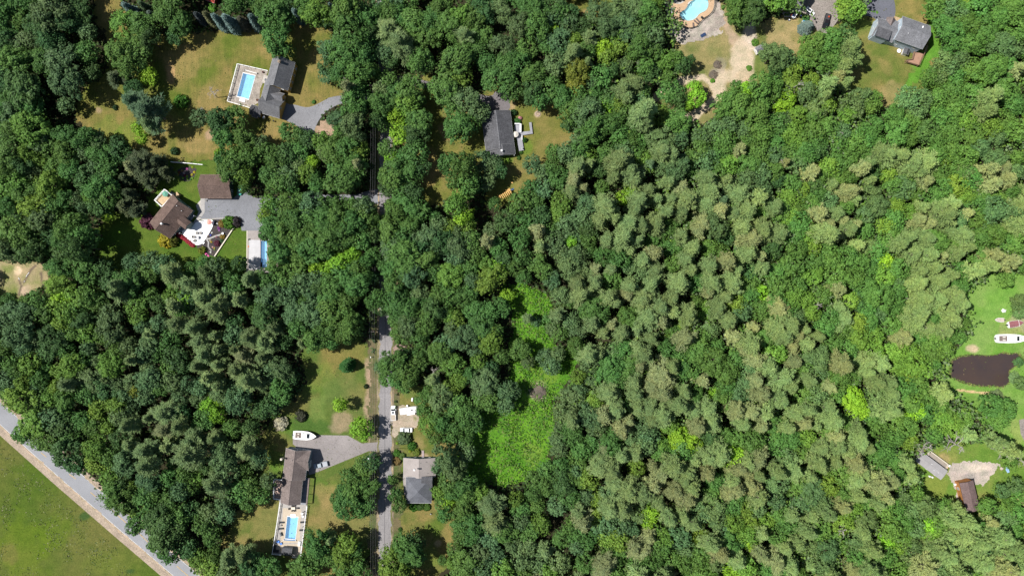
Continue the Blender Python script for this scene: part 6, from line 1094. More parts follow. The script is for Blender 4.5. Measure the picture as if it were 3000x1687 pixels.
# ---------------------------------------------------------------- vehicles
TYRE = pmat("tyre_rubber", (.03, .03, .03), .8); CGLASS = pmat("car_glass", (.02, .028, .035), .05, .1, 1, .02, 5, spec=.8)
def paint(name, c, rough=.25): return pmat(name, c, rough, .05, .5, .04, 6, spec=.5)
def ring(x, hw, z0, z1, r=.14):
    r = min(r, (z1 - z0) * .4, hw * .4)
    return [(x, -hw, z0 + r), (x, -hw + r, z0), (x, hw - r, z0), (x, hw, z0 + r), (x, hw, z1 - r), (x, hw - r, z1), (x, -hw + r, z1), (x, -hw, z1 - r)]
def car(label, px, py, rz, mat, kind="car", L=4.7, Wd=1.85, cat="car", name="parked_car", roofmat=None, sunroof=False, cargo=None):
    p = W(px, py, .8); root = empty(name, (p.x, p.y, 0), math.radians(rz), label, cat); h = Wd / 2; a = L / 2
    pick = kind == "pickup"; zt = 1.12 if pick else .95
    b = MB(); b.loft([ring(-a, h * .86, .45, zt * .86), ring(-a + .12, h * .95, .32, zt * .97), ring(-a + .6, h, .28, zt), ring(a - 1.3, h, .28, zt), ring(a - .5, h * .96, .3, zt * .93), ring(a - .12, h * .86, .36, zt * .82), ring(a, h * .7, .42, zt * .72)], cap=True)
    b.build("body", mat, root, smooth=False)
    if pick: c0, c1, c2, c3 = -.55, -.35, .95, 1.65; zc = 1.82
    elif kind == "suv": c0, c1, c2, c3 = -a + .15, -a + .55, .55, 1.25; zc = 1.68
    else: c0, c1, c2, c3 = -a + .75, -a + 1.35, .45, 1.25; zc = 1.42
    g = MB(); hw = h * .9; ht = h * .74
    g.add([(c0, -hw, zt - .05), (c3, -hw, zt - .05), (c3, hw, zt - .05), (c0, hw, zt - .05), (c1, -ht, zc), (c2, -ht, zc), (c2, ht, zc), (c1, ht, zc)], [(3, 2, 1, 0), (4, 5, 6, 7), (0, 1, 5, 4), (1, 2, 6, 5), (2, 3, 7, 6), (3, 0, 4, 7)])
    g.build("glasshouse", CGLASS, root)
    rf = MB().box(c1 - .05, c2 + .05, -ht - .02, ht + .02, zc, zc + .05).build("roof_panel", roofmat or mat, root, bevel=.02)
    pl = MB()
    for s in (-1, 1):
        for x0, x1 in ((c0, c1), (c3, c2)):
            pl.loft([[(x0 - .05, s * hw - .04, zt - .04), (x0 + .05, s * hw - .04, zt - .04), (x0 + .05, s * hw + .04, zt - .04), (x0 - .05, s * hw + .04, zt - .04)], [(x1 - .05, s * ht - .04, zc + .02), (x1 + .05, s * ht - .04, zc + .02), (x1 + .05, s * ht + .04, zc + .02), (x1 - .05, s * ht + .04, zc + .02)]])
    pl.build("pillar", mat, root)
    if sunroof: MB().box(c1 + .35, c2 - .25, -ht * .55, ht * .55, zc + .05, zc + .07).build("sunroof", CGLASS, rf)
    if pick:
        MB().box(-a + .18, c0 - .12, -h + .16, h - .16, zt, zt + .012).build("cargo_bed", cargo or DKMET, root)
        w_ = MB(); t = .08
        w_.box(-a + .05, c0 - .05, -h + .02, -h + .14, zt - .02, zt + .1).box(-a + .05, c0 - .05, h - .14, h - .02, zt - .02, zt + .1).box(-a + .04, -a + .14, -h + .14, h - .14, zt - .02, zt + .1); w_.build("bed_rail", mat, root)
    for x in (-a + .95, a - .95):
        for s in (-1, 1):
            o = MB().tube((x, s * (h - .22), .34), (x, s * (h + .01), .34), .34, .34, 14).build("wheel", TYRE, root); MB().tube((x, s * (h - .02), .34), (x, s * (h + .03), .34), .19, .19, 10).build("rim", STEEL, o)
    for s in (-1, 1):
        MB().box(a - .16, a - .02, s * h * .62 - .16, s * h * .62 + .16, zt * .55, zt * .72).build("headlight", WHITE, root, bevel=.02); MB().box(-a - .01, -a + .06, s * h * .72 - .1, s * h * .72 + .1, zt * .5, zt * .8).build("tail_light", pmat("lamp_red", (.4, .02, .02), .2), root)
        MB().box(c3 - .35, c3 - .15, s * (h + .1) - .1, s * (h + .1) + .1, zt, zt + .16).build("wing_mirror", mat, root, bevel=.02)
    return root
r = car("white pickup truck parked at the street edge, cab roof window dark", 1152.5, 1209.5, 90, paint("car_white", (.80, .80, .79)), "pickup", 5.8, 2.0, "pickup truck", "pickup_truck", sunroof=True, cargo=pmat("cargo_tan", (.45, .38, .3)))
car("white car half under a grey-green bush beside the gravel parking", 1190, 1259, 180, paint("car_white", (.80, .80, .79)), "car", 4.8, 1.85)
car("silver-grey pickup truck nosed into the shade of the long brown-roofed house", 939.5, 1361.5, 192.8, paint("car_silver", (.32, .36, .40)), "pickup", 5.6, 1.95, "pickup truck", "pickup_truck", cargo=pmat("cargo_silver", (.42, .43, .46)))
car("white sport utility car by the white house's railed deck", 2371.5, 34, -38, paint("car_white", (.80, .80, .79)), "suv", 4.6, 1.9, sunroof=True)
r = car("black pickup truck with a red box in its bed on the gravel drive", 2421, 63.5, 254.9, paint("car_black", (.018, .016, .02), .15), "pickup", 6.0, 2.05, "pickup truck", "pickup_truck")
rb_ = MB().box(-2.1, -1.5, .1, .6, 1.13, 1.5).build("toolbox_thing", pmat("box_red", (.5, .08, .03), .5)); rb_.name = "red_box"; rb_.location = r.location; rb_.rotation_euler = r.rotation_euler; tag(rb_, "small red box lying in the bed of the black pickup truck", "box")
car("small teal vintage car parked behind the brown garage", 702.5, 557.5, 265, paint("car_teal", (.02, .26, .20)), "car", 3.9, 1.6)
# camper trailer
WG = paint("camper_white", (.82, .82, .80), .4)
p = W(1197, 1202, 2.6); r = empty("camper_trailer", (p.x, p.y, 0), math.radians(8), "long white camper trailer with a slide-out, parked off the street under a tree", "camper trailer")
MB().loft([ring(x, hw, z0, z1, .2) for x, hw, z0, z1 in ((-3.4, 1.2, .6, 2.75), (-3.2, 1.28, .5, 2.9), (2.2, 1.28, .5, 2.9), (3.0, 1.25, .7, 2.6), (3.5, 1.15, 1.0, 2.1))]).build("body", WG, r)
MB().box(-.9, 2.2, -1.85, -1.2, .8, 2.5).build("slide_out", WG, r, bevel=.04)
MB().box(1.0, 1.6, -.2, .3, 2.9, 3.1).build("roof_vent", DKMET, r); MB().box(-.9, -.6, -.1, .2, 2.9, 3.02).build("roof_vent", DKMET, r); MB().box(-2.6, -1.8, -.4, .4, 2.9, 3.15).build("air_conditioner", WHITE, r, bevel=.05)
for s in (-1, 1):
    for x in (-.5, .4): MB().tube((x, s * 1.05, .36), (x, s * 1.29, .36), .36, .36, 12).build("wheel", TYRE, r)
MB().box(3.4, 4.6, -.06, .06, .5, .62).build("tow_bar", DKMET, r)
def gadget(name, label, cat, px, py, z, parts, rz=0.0, group=None):
    p = W(px, py, z); r = empty(name, (p.x, p.y, 0), math.radians(rz), label, cat, group)
    for nm, b, m in parts: b.build(nm, m, r)
    return r
def boat(label, px, py, rz, L, beam, hull, deckm, cover=None, cabin=True, z=1.9, draft=1.3, name="motor_boat"):
    p = W(px, py, z); r = empty(name, (p.x, p.y, 0), math.radians(rz), label, "boat"); a = L / 2; h = beam / 2
    prof = [(0, .86), (.1, .95), (.35, 1.0), (.6, .96), (.75, .80), (.87, .52), (.95, .24), (1.0, .03)]
    rg = []
    for t, f in prof:
        x = -a + t * L; sheer = z + .35 * max(0, t - .4); kz = z - draft + .55 * max(0, t - .55) * 1.6
        rg.append([(x, -h * f, sheer), (x, -h * f * .82, sheer - draft * .55), (x, 0, kz), (x, h * f * .82, sheer - draft * .55), (x, h * f, sheer)])
    MB().loft(rg).build("hull", hull, r)
    d = MB(); d.loft([[(g[0][0], g[0][1] * .97, g[0][2] + .02), (g[0][0], 0, g[0][2] + .10), (g[0][0], g[4][1] * .97, g[4][2] + .02), (g[0][0], 0, g[0][2] - .06)] for g in rg]).build("deck", deckm, r)
    g = MB()
    for k in range(len(rg) - 1):
        for i in (0, 4): g.tube(Vector(rg[k][i]) + Vector((0, 0, .05)), Vector(rg[k + 1][i]) + Vector((0, 0, .05)), .05, .05, 5)
    g.build("gunwale", WHITE, r)
    if cover:
        c = MB(); c.loft([[(q[0][0], q[0][1] * .99, q[0][2] + .08), (q[0][0], q[0][1] * .5, q[0][2] + .35), (q[0][0], 0, q[0][2] + .48), (q[0][0], q[4][1] * .5, q[0][2] + .35), (q[0][0], q[4][1] * .99, q[0][2] + .08)] for q in rg[1:]]).build("cover", cover, r)
        MB().tube((L * .18, -h, z + .4), (L * .18, 0, z + .62), .06, .06, 5).tube((L * .18, 0, z + .62), (L * .18, h, z + .4), .06, .06, 5).build("cover_bow", WHITE, r)
    elif cabin:
        c = MB(); c.add([(-.12 * L, -h * .7, z + .05), (.24 * L, -h * .55, z + .15), (.24 * L, h * .55, z + .15), (-.12 * L, h * .7, z + .05), (-.10 * L, -h * .58, z + .95), (.12 * L, -h * .46, z + .8), (.12 * L, h * .46, z + .8), (-.10 * L, h * .58, z + .95)], [(3, 2, 1, 0), (4, 5, 6, 7), (0, 1, 5, 4), (1, 2, 6, 5), (2, 3, 7, 6), (3, 0, 4, 7)]); cb = c.build("cabin", deckm, r, bevel=.06)
        ws = MB(); ws.add([(.115 * L, -h * .46, z + .83), (.115 * L, h * .46, z + .83), (.20 * L, h * .53, z + .42), (.20 * L, -h * .53, z + .42), (.115 * L, -h * .46, z + .87), (.115 * L, h * .46, z + .87), (.205 * L, h * .53, z + .45), (.205 * L, -h * .53, z + .45)], [(0, 1, 2, 3), (7, 6, 5, 4), (0, 4, 5, 1), (1, 5, 6, 2), (2, 6, 7, 3), (3, 7, 4, 0)]).build("windshield", CGLASS, cb)
        MB().box(-.40 * L, -.15 * L, -h * .62, h * .62, z + .10, z + .13).build("cockpit_floor", pmat("cockpit_shade", (.22, .17, .15), .8), r)
        for s in (-1, 1): MB().box(-.30 * L, -.22 * L, s * h * .32 - .25, s * h * .32 + .25, z + .13, z + .55).build("seat", pmat("seat_cream", (.7, .65, .58)), r, bevel=.05)
        MB().box(.27 * L, .30 * L, -.2, .2, z + .2, z + .28).build("hatch", CGLASS, r)
    MB().box(-a - .35, -a + .05, -.25, .25, z - .6, z + .45).build("outboard_motor", DKMET, r, bevel=.06)
    return r
def boat_trailer(label, px, py, rz, L, Wd, z=.9):
    p = W(px, py, .6); r = empty("boat_trailer", (p.x, p.y, 0), math.radians(rz), label, "boat trailer"); a = L / 2
    MB().box(-a, a * .6, -Wd / 2, -Wd / 2 + .1, .45, .6).box(-a, a * .6, Wd / 2 - .1, Wd / 2, .45, .6).tube((a * .6, -Wd / 2, .52), (a * 1.15, 0, .52), .07, .07, 6).tube((a * .6, Wd / 2, .52), (a * 1.15, 0, .52), .07, .07, 6).tube((a * 1.15, 0, .52), (a * 1.35, 0, .55), .07, .07, 6).build("frame", pmat("trailer_rust", (.22, .08, .07), .7), r)
    for s in (-1, 1): MB().tube((-.4, s * Wd / 2, .33), (-.4, s * (Wd / 2 + .22), .33), .33, .33, 12).build("wheel", TYRE, r)
    return r
FIB = paint("fibreglass_white", (.82, .82, .81), .3)
boat("white motor boat with dark windshield at the end of the driveway", 892.5, 1275.5, -4, 9.0, 3.4, FIB, FIB, z=2.0); boat_trailer("rusty boat trailer under the white motor boat on the driveway", 895, 1276, -4, 8.6, 2.4)
boat("large white cabin cruiser stored on the grass beside the dark pond", 2965, 991.5, 0, 12.6, 3.4, FIB, FIB, z=2.2); boat_trailer("boat trailer under the large white cabin cruiser by the pond", 2965, 990, 0, 10, 2.4)
boat("maroon-covered runabout stored on the grass above the large cruiser", 2975, 948, 10, 6.1, 2.5, FIB, FIB, cover=pmat("maroon_canvas", (.28, .11, .12), .85, .15, 1, .12), z=1.2, draft=.9)
boat("small rusty and white skiff lying on the grass left of the maroon-covered boat", 2928, 937, 178, 3.7, 1.6, pmat("hull_rusty", (.5, .3, .25), .7, .4, 1.5, .2), pmat("deck_dirty", (.62, .52, .45), .8, .3, 2, .2), cabin=False, z=.75, draft=.6, name="skiff")
k = gadget("kayak", "bright pink kayak lying on the grass at the lower corner of the triangular garden", "kayak", 605.6, 746.5, .35, [("hull", MB().loft([[(x, -.42 * f, .35), (x, -.3 * f, .08), (x, .3 * f, .08), (x, .42 * f, .35), (x, 0, .42)] for x, f in ((-1.7, .1), (-1.2, .7), (-.4, 1), (.4, 1), (1.2, .7), (1.7, .1))]), pmat("kayak_pink", (.75, .10, .36), .4)), ("cockpit_rim", MB().lathe([(.26, .42), (.32, .47), (.3, .42)], 12), DKMET)], rz=-42)
# pond
POND = [(2781, 1103), (2786, 1057), (2800, 1048), (2817, 1043), (2848, 1039), (2870, 1041), (2897, 1042), (2923, 1039), (2937, 1032), (2956, 1037), (2981, 1034), (2994, 1052), (2990, 1063), (2970, 1074), (2954, 1085), (2956, 1098), (2960, 1109), (2950, 1127), (2928, 1134), (2914, 1129), (2879, 1130), (2848, 1127), (2815, 1116)]
pm, pnt, pbb = _mat("pond_water"); pbb.inputs['Roughness'].default_value = .12; pbb.inputs['Specular IOR Level'].default_value = .5
ptc = N(pnt, "ShaderNodeTexCoord"); pf = noise_ramp(pnt, .12, .3, .7, coord=ptc.outputs['Object']); pnt.links.new(mixc(pnt, (.046, .035, .034), (.062, .042, .034), pf), pbb.inputs['Base Color'])
pf2 = noise_ramp(pnt, 3.0, .3, .7, coord=ptc.outputs['Object']); pbp = N(pnt, "ShaderNodeBump", Strength=.3, Distance=.05); pnt.links.new(pf2, pbp.inputs['Height']); pnt.links.new(pbp.outputs[0], pbb.inputs['Normal'])
def wob(poly, amp, seed=0, it=2):
    r = random.Random(seed); q = smooth_poly(poly, it); return [(x + r.uniform(-amp, amp), y + r.uniform(-amp, amp)) for x, y in q]
flat("pond_shore", wob([(x + (x - 2880) * .03, y + (y - 1085) * .04) for x, y in POND], 1.5, 1), .055, pmat("shore_mud", (.13, .15, .05), .95, .4, 1, .3)); flat("pond", wob(POND, 1.6, 2, 3), .07, pm)
# ---------------------------------------------------------------- furniture and small things
def cyl(b, x, y, z0, z1, r, n=12): return b.tube((x, y, z0), (x, y, z1), r, r, n)
def umbrella(label, px, py, col, R=1.45, sides=8, h=2.4):
    can = MB(); n = sides; vs = [(0, 0, h + .55)] + [(R * math.cos(2 * math.pi * i / n), R * math.sin(2 * math.pi * i / n), h + (.0 if i % 1 == 0 else 0)) for i in range(n)]
    can.add(vs, [(0, 1 + i, 1 + (i + 1) % n) for i in range(n)]); vs2 = [(0, 0, h + .5)] + [(x * .99, y * .99, h - .05) for x, y, z in vs[1:]]; can.add(vs2, [(0, 1 + (i + 1) % n, 1 + i) for i in range(n)])
    can.add(vs[1:] + vs2[1:], [(i, (i + 1) % n, n + (i + 1) % n, n + i) for i in range(n)])
    return gadget("patio_umbrella", label, "umbrella", px, py, h + .3, [("canopy", can, col), ("pole", MB().tube((0, 0, 0), (0, 0, h + .7), .03, .03, 8), STEEL), ("base", MB().tube((0, 0, 0), (0, 0, .1), .28, .28, 14), DKMET)])
umbrella("coral pink patio umbrella over the white patio", 611.5, 651, pmat("cloth_coral", (.80, .36, .30), .85, .08, 2, .05), 1.15, 6)
umbrella("green patio umbrella on the tan railed deck of the brown-roofed house", 483, 568, pmat("cloth_green", (.14, .36, .26), .85, .12, 2, .05), 1.15, 8, 3.6)
umbrella("round off-white patio umbrella on the grey deck of the small house", 1510.8, 393.5, pmat("cloth_offwhite", (.62, .57, .50), .85, .08, 2, .05), 1.15, 10, 2.5)
CUSH_D = pmat("cushion_charcoal", (.05, .055, .06), .9, .2, 2, .2); CUSH_G = pmat("cushion_grey", (.30, .28, .26), .9, .2, 2, .2); WICK = pmat("wicker_dark", (.06, .05, .05), .8)
def legs(b, w, d, h, t=.04, x0=0, y0=0):
    for sx in (-1, 1):
        for sy in (-1, 1): b.box(x0 + sx * w - t, x0 + sx * w + t, y0 + sy * d - t, y0 + sy * d + t, 0, h)
    return b
def lounger(label, px, py, rz, mat, z=.5, L=1.9, w=.7, base=.1, group=None):
    return gadget("sun_lounger", label, "sun lounger", px, py, z, [("frame", legs(MB().box(-L / 2, L / 2, -w / 2, w / 2, .30, .36), L * .42, w * .42, .3), DKMET), ("seat", MB().box(-L / 2 + .6, L / 2, -w / 2 + .03, w / 2 - .03, .36, .46), mat), ("backrest", MB().loft([[(-L / 2 + .62, -w / 2 + .03, .36), (-L / 2 + .62, w / 2 - .03, .36), (-L / 2 + .62, w / 2 - .03, .46), (-L / 2 + .62, -w / 2 + .03, .46)], [(-L / 2 + .02, -w / 2 + .03, .72), (-L / 2 + .02, w / 2 - .03, .72), (-L / 2 + .0, w / 2 - .03, .82), (-L / 2 + .0, -w / 2 + .03, .82)]]), mat)], rz, group)
def chair(label, px, py, rz, mat, group=None, z=.6, s=.32, cat="chair", name="patio_chair"):
    return gadget(name, label, cat, px, py, z, [("seat", MB().box(-s, s, -s, s, .38, .48), mat), ("backrest", MB().box(-s, s, s - .08, s, .48, .95), mat), ("leg", legs(MB(), s * .9, s * .9, .38, .025), DKMET)], rz, group)
def table(label, px, py, mat, r=.55, square=None, z=.75, name="patio_table", rz=0):
    top = MB().box(-square[0], square[0], -square[1], square[1], .70, .76) if square else MB().tube((0, 0, .70), (0, 0, .76), r, r, 20)
    lg = legs(MB(), square[0] * .85, square[1] * .85, .7, .03) if square else MB().tube((0, 0, 0), (0, 0, .7), .05, .05, 8).tube((0, 0, 0), (0, 0, .04), .3, .3, 12)
    return gadget(name, label, "table", px, py, z, [("tabletop", top, mat), ("leg", lg, DKMET)], rz)
# terrace G
lounger("charcoal lounger west of the terrace pool, upper of two", 824.9, 1529.7, 0, CUSH_D); lounger("charcoal lounger west of the terrace pool, lower of two", 822.8, 1548, 4, CUSH_D); lounger("charcoal lounger east of the terrace pool, upper of two", 886.3, 1529, 184, CUSH_D); lounger("charcoal lounger east of the terrace pool, lower of two", 883.8, 1552.2, 184, CUSH_D)
table("small grey side table between the two western loungers", 822, 1538.4, CUSH_G, .3); table("small grey side table between the two eastern loungers", 886.6, 1542.8, CUSH_G, .3)
table("square cream dining table at the upper end of the pool terrace", 858.7, 1488.5, CREAM, square=(.75, .5))
for x, y, rz, l in ((847.5, 1490, 90, "at its western end"), (871.5, 1488, -90, "at its eastern end"), (856, 1482.5, 0, "on its upper side, first"), (863, 1481.5, 0, "on its upper side, second"), (856, 1494.5, 180, "on its lower side, first"), (863, 1495, 180, "on its lower side, second")):
    chair("dark dining chair of the cream terrace table, " + l, x, y, rz, WICK, "chairs round the cream terrace table")
chair("white lounge pad chair near the terrace's eastern fence, upper", 884.5, 1503.5, 40, WHITE, s=.45); chair("white lounge pad chair near the terrace's eastern fence, lower", 887, 1511.8, 40, WHITE, s=.45)
chair("brown wicker chair behind the upper white pad chair", 890.4, 1500.7, 40, CUSH_G, s=.42); chair("brown wicker chair behind the lower white pad chair", 892.5, 1509, 40, CUSH_G, s=.42)
BLUEC = pmat("cushion_blue", (.10, .24, .62), .8, .1, 2, .1); PALEB = pmat("pale_blue_plastic", (.50, .68, .82), .5)
chair("blue deck chair near the lower western fence, upper of two", 814.5, 1586, 60, BLUEC, s=.48); chair("blue deck chair near the lower western fence, lower of two", 823, 1592, 20, BLUEC, s=.45)
gadget("storage_box", "pale blue and white storage box on the lower eastern side of the terrace", "storage box", 876.2, 1592.2, .7, [("box_body", MB().box(-.42, .42, -.85, .85, 0, .6), PALEB), ("lid", MB().box(-.46, .46, -.9, .9, .6, .68), WHITE)], -6)
gadget("sofa", "dark grey L-shaped outdoor sofa in the lower western corner of the terrace", "sofa", 809, 1606, .6, [("seat", MB().box(-1.1, -.2, -1.3, 1.3, .1, .42).box(-.2, 1.1, -1.3, -.5, .1, .42), CUSH_D), ("backrest", MB().box(-1.3, -1.1, -1.5, 1.3, .1, .8).box(-1.1, 1.1, -1.5, -1.3, .1, .8), WICK)], -8)
gadget("grill", "grey gas grill on the terrace between the blue chairs and the lower lounger", "grill", 822, 1565.5, 1.0, [("cart", legs(MB().box(-.35, .35, -.6, .6, .25, .85), .3, .5, .3, .03), DKMET), ("hood", MB().loft([[(-.3, -.45, .85), (0, -.45, 1.12), (.3, -.45, .85)], [(-.3, .45, .85), (0, .45, 1.12), (.3, .45, .85)]]), STEEL), ("side_shelf", MB().box(-.3, .3, .6, .95, .82, .87), CUSH_G)], 20)
gadget("pool_cover_roller", "white and blue pool cover roller across the lower end of the terrace pool", "pool cover roller", 848.5, 1581.5, .5, [("roller", MB().tube((-2.3, 0, .4), (2.3, 0, .4), .14, .14, 10), pmat("roller_blue", (.10, .30, .62), .6)), ("end_stand", MB().box(-2.45, -2.3, -.25, .25, 0, .6).box(2.3, 2.45, -.25, .25, 0, .6), WHITE)], -3)
gadget("pool_cover_roller", "white pool cover roller on the patio above the yellow house's pool", "pool cover roller", 735, 210.5, .5, [("roller", MB().tube((-2.5, 0, .4), (2.5, 0, .4), .14, .14, 10), WHITE), ("end_stand", MB().box(-2.65, -2.5, -.25, .25, 0, .6).box(2.5, 2.65, -.25, .25, 0, .6), DKMET)], -16)
gadget("fire_pit", "small dark round fire pit on the yellow house's patio", "fire pit", 753.5, 293.5, .3, [("bowl", MB().lathe([(.1, .1), (.42, .35), (.46, .36), (.36, .2), (.05, .16)], 14), pmat("iron_rust", (.12, .05, .03), .8)), ("leg", legs(MB(), .25, .25, .2, .03), DKMET)])
gadget("hot_tub", "pale hot tub with a dark cover opening against the yellow house", "hot tub", 778, 233, .9, [("shell", MB().loft([ring(x, 1.6, 0, .8, .1) for x in (-1.1, 1.1)]), CONC), ("cover", MB().box(-.35, .35, -.55, .35, .8, .86), pmat("spa_dark", (.1, .11, .13), .5))], -14)
gadget("planter", "dark red potted plant by the white fence beside the yellow house", "planter", 770, 212, .5, [("pot", MB().lathe([(.2, 0), (.3, .4), (.26, .4)], 10), DKMET), ("foliage", MB().lathe([(.1, .4), (.4, .6), (.3, .9), (.05, 1.0)], 9), pmat("leaf_maroon", (.10, .03, .04), .8))])
# terrace B
GREYT = pmat("table_grey", (.12, .12, .13), .6)
r = table("round dark glass table on the white patio", 580, 696, GREYT, .62); MB().tube((0, 0, .765), (0, 0, .78), .42, .42, 18).build("glass_inset", pmat("inset_pale", (.6, .6, .62), .2), r.children[0]); r.location.z = .3
for x, y, rz, l in ((577, 683, 10, "above the round table"), (588, 683, -20, "above and right of the round table, shaded"), (567.5, 694, 90, "west of the round table"), (570.5, 704.5, 140, "south-west of the round table")):
    o = chair("tan-grey cushioned patio chair on the white patio, " + l.replace("right", "east"), x, y, rz, CUSH_G, "chairs round the dark glass table", s=.48); o.location.z = .3
for x, y, l in ((588.5, 646.5, "longer"), (589, 651.5, "shorter")):
    gadget("bench", l + " narrow dark bench near the top edge of the white patio", "bench", x, y, .7, [("seat", MB().box(-.9 if l == "longer" else -.4, .9 if l == "longer" else .4, -.15, .15, .7, .76), DKMET), ("leg", legs(MB(), .3, .1, .7, .03), DKMET)], -10)
gadget("garden_statue", "white pedestal birdbath at the end of the curved garden path", "birdbath", 652, 684, .8, [("pedestal", MB().lathe([(.25, 0), (.12, .15), (.1, .6), (.14, .7)], 10), WHITE), ("bowl", MB().lathe([(.1, .7), (.45, .85), (.42, .85), (.05, .76)], 14), WHITE)])
gadget("garden_bench", "white bench leaning by the curved edge of the white patio", "bench", 596.5, 712.5, .5, [("seat", MB().box(-.5, .5, -.18, .18, .4, .46), WHITE), ("leg", legs(MB(), .42, .14, .4, .03), WHITE)], 45)
gadget("garden_ornament", "white garden ornament beside the coral umbrella", "ornament", 637, 655, .5, [("stem", MB().tube((0, 0, 0), (0, 0, .7), .05, .05, 6), WHITE), ("vane", MB().box(-.4, .4, -.05, .05, .5, .7).box(-.05, .05, -.4, .4, .5, .7), WHITE)], 30)
gadget("planter", "cream planter box at the lower left corner of the brown garage", "planter", 603.5, 588, .5, [("pot", MB().box(-.28, .28, -.3, .3, 0, .5), CREAM), ("soil", MB().box(-.24, .24, -.26, .26, .5, .54), DKMET)])
gadget("water_butt", "green barrel at the upper corner of the pale pool cover", "barrel", 728.5, 701, .8, [("barrel", MB().lathe([(.22, 0), (.28, .4), (.22, .8)], 12), pmat("plastic_green", (.03, .28, .10), .5)), ("lid", MB().tube((0, 0, .8), (0, 0, .86), .24, .2, 12), DKMET)])
gadget("cooler_box", "orange box beside the pale pool cover", "box", 727.5, 722, .4, [("box_body", MB().box(-.2, .2, -.3, .3, 0, .35), pmat("plastic_orange", (.6, .16, .05), .5)), ("lid", MB().box(-.22, .22, -.32, .32, .35, .42), pmat("plastic_orange", (.6, .16, .05)))])
# deck E clutter, lawn E
gadget("fire_pit", "round orange-tan fire pit table on the white house's deck", "fire pit", 2302, 25, 1.4, [("bowl", MB().lathe([(.15, .9), (.45, 1.25), (.5, 1.3), (.2, 1.28), (.18, 1.15)], 14), pmat("terracotta", (.62, .36, .18), .8)), ("leg", legs(MB(), .25, .25, 1.0, .03), DKMET)])
for x, y, rz, c, l in ((2297, 32, 60, WICK, "left-behind dark"), (2305, 33, 150, WICK, "dark slatted"), (2315, 35, 30, CUSH_D, "navy"), (2322, 38, 80, CUSH_D, "charcoal"), (2325, 46, 120, BLUEC, "blue"), (2322.5, 32.5, 0, WHITE, "white")):
    o = chair(l + " deck chair among the clutter on the white house's deck", x, y, rz, c, "clutter chairs on the white house's deck", s=.42, z=1.5); o.location.z = .9
gadget("storage_box", "red-orange box in the lower corner of the white house's deck", "box", 2319, 45, 1.2, [("box_body", MB().box(-.4, .4, -.3, .3, .9, 1.3), pmat("plastic_red", (.62, .12, .07), .6)), ("lid", MB().box(-.42, .42, -.32, .32, 1.3, 1.36), pmat("plastic_red", (.62, .12, .07)))], 20)
gadget("slide_toy", "bright blue plastic play slide lying on the grass above the blue spruce", "play slide", 2360.5, 61, .4, [("chute", MB().box(-1.0, 1.0, -.4, .4, .2, .26).box(-1.0, 1.0, -.46, -.4, .2, .42).box(-1.0, 1.0, .4, .46, .2, .42), pmat("toy_blue", (.08, .36, .72), .5)), ("leg", legs(MB(), .8, .3, .2, .04), WHITE)], -3)
gadget("crate", "small white crate beside the blue slide", "crate", 2351.5, 64, .3, [("crate_body", MB().box(-.32, .32, -.25, .25, 0, .35), WHITE), ("lid", MB().box(-.3, .3, -.23, .23, .35, .38), WHITE)], -20)
gadget("barrel", "blue-grey barrel on the grass below the white house's deck", "barrel", 2312.5, 59, .6, [("barrel_body", MB().lathe([(.28, 0), (.34, .4), (.28, .8)], 12), pmat("barrel_blue", (.12, .14, .28), .6)), ("lid", MB().tube((0, 0, .8), (0, 0, .84), .26, .24, 12), WHITE)])
gadget("play_ball", "blue ball beside the bush near the white car", "ball", 2346.5, 47, .3, [("ball_skin", MB().lathe([(.02, 0), (.22, .08), (.3, .3), (.22, .52), (.02, .6)], 12), pmat("toy_deep_blue", (.05, .12, .55), .4)), ("valve", MB().tube((0, 0, .59), (0, 0, .62), .03, .03, 6), DKMET)])
# around F
table("round white table on the grass below the blue-walled house", 2634, 149.5, WHITE, .8)
gadget("air_conditioner", "grey cooling unit on the tan bed between the two parts of the blue-walled house", "cooling unit", 2622, 61.5, .8, [("casing", MB().box(-.45, .45, -.45, .45, 0, .8), CONC_G), ("fan_grille", MB().tube((0, 0, .8), (0, 0, .84), .36, .36, 16), DKMET)], -20)
# around D
SLAT = pmat("lounger_brown", (.16, .12, .11), .8)
lounger("brown lounger on the tan patio, lowest of three by the black fence", 2031.7, 74, 95, SLAT, w=.6); lounger("brown lounger on the tan patio, middle of three by the black fence", 2039.3, 64.8, 140, SLAT, w=.55); lounger("brown lounger on the tan patio, nearest the black round grill", 2045, 60, 132, SLAT, w=.55)
gadget("grill", "black round kettle grill at the edge of the tan patio", "grill", 2056.5, 51, 1.0, [("bowl", MB().lathe([(.05, .5), (.38, .65), (.45, .85), (.38, 1.05), (.04, 1.2)], 14), CUSH_D), ("leg", legs(MB(), .2, .2, .6, .025), DKMET)])
gadget("day_bed", "white day bed on the western side of the tan patio", "day bed", 1969, 31.5, .6, [("mattress", MB().box(-.48, .48, -.95, .95, .3, .55), WHITE), ("frame", legs(MB().box(-.5, .5, -1.0, 1.0, .22, .3), .4, .85, .22, .04), DKMET)], 6)
for i, (x, y) in enumerate([(1968, 1), (1987, 1), (1993, 1), (2003, 0)]): chair("dark chair on the pale patio circle at the top edge, %s from the west" % ["first", "second", "third", "fourth"][i], x, y, 180, CUSH_D, "chairs on the pale patio circle", s=.45)
gadget("solar_panel", "flat dark blue solar panel lying on the stone bed below the tan patio", "solar panel", 2060.6, 103.3, .4, [("panel", MB().box(-1.1, 1.1, -.6, .6, .30, .36), pmat("panel_navy", (.035, .06, .13), .25)), ("frame", legs(MB().box(-1.15, 1.15, -.65, -.6, .28, .37).box(-1.15, 1.15, .6, .65, .28, .37), 1.0, .5, .3, .03), STEEL)], 28)
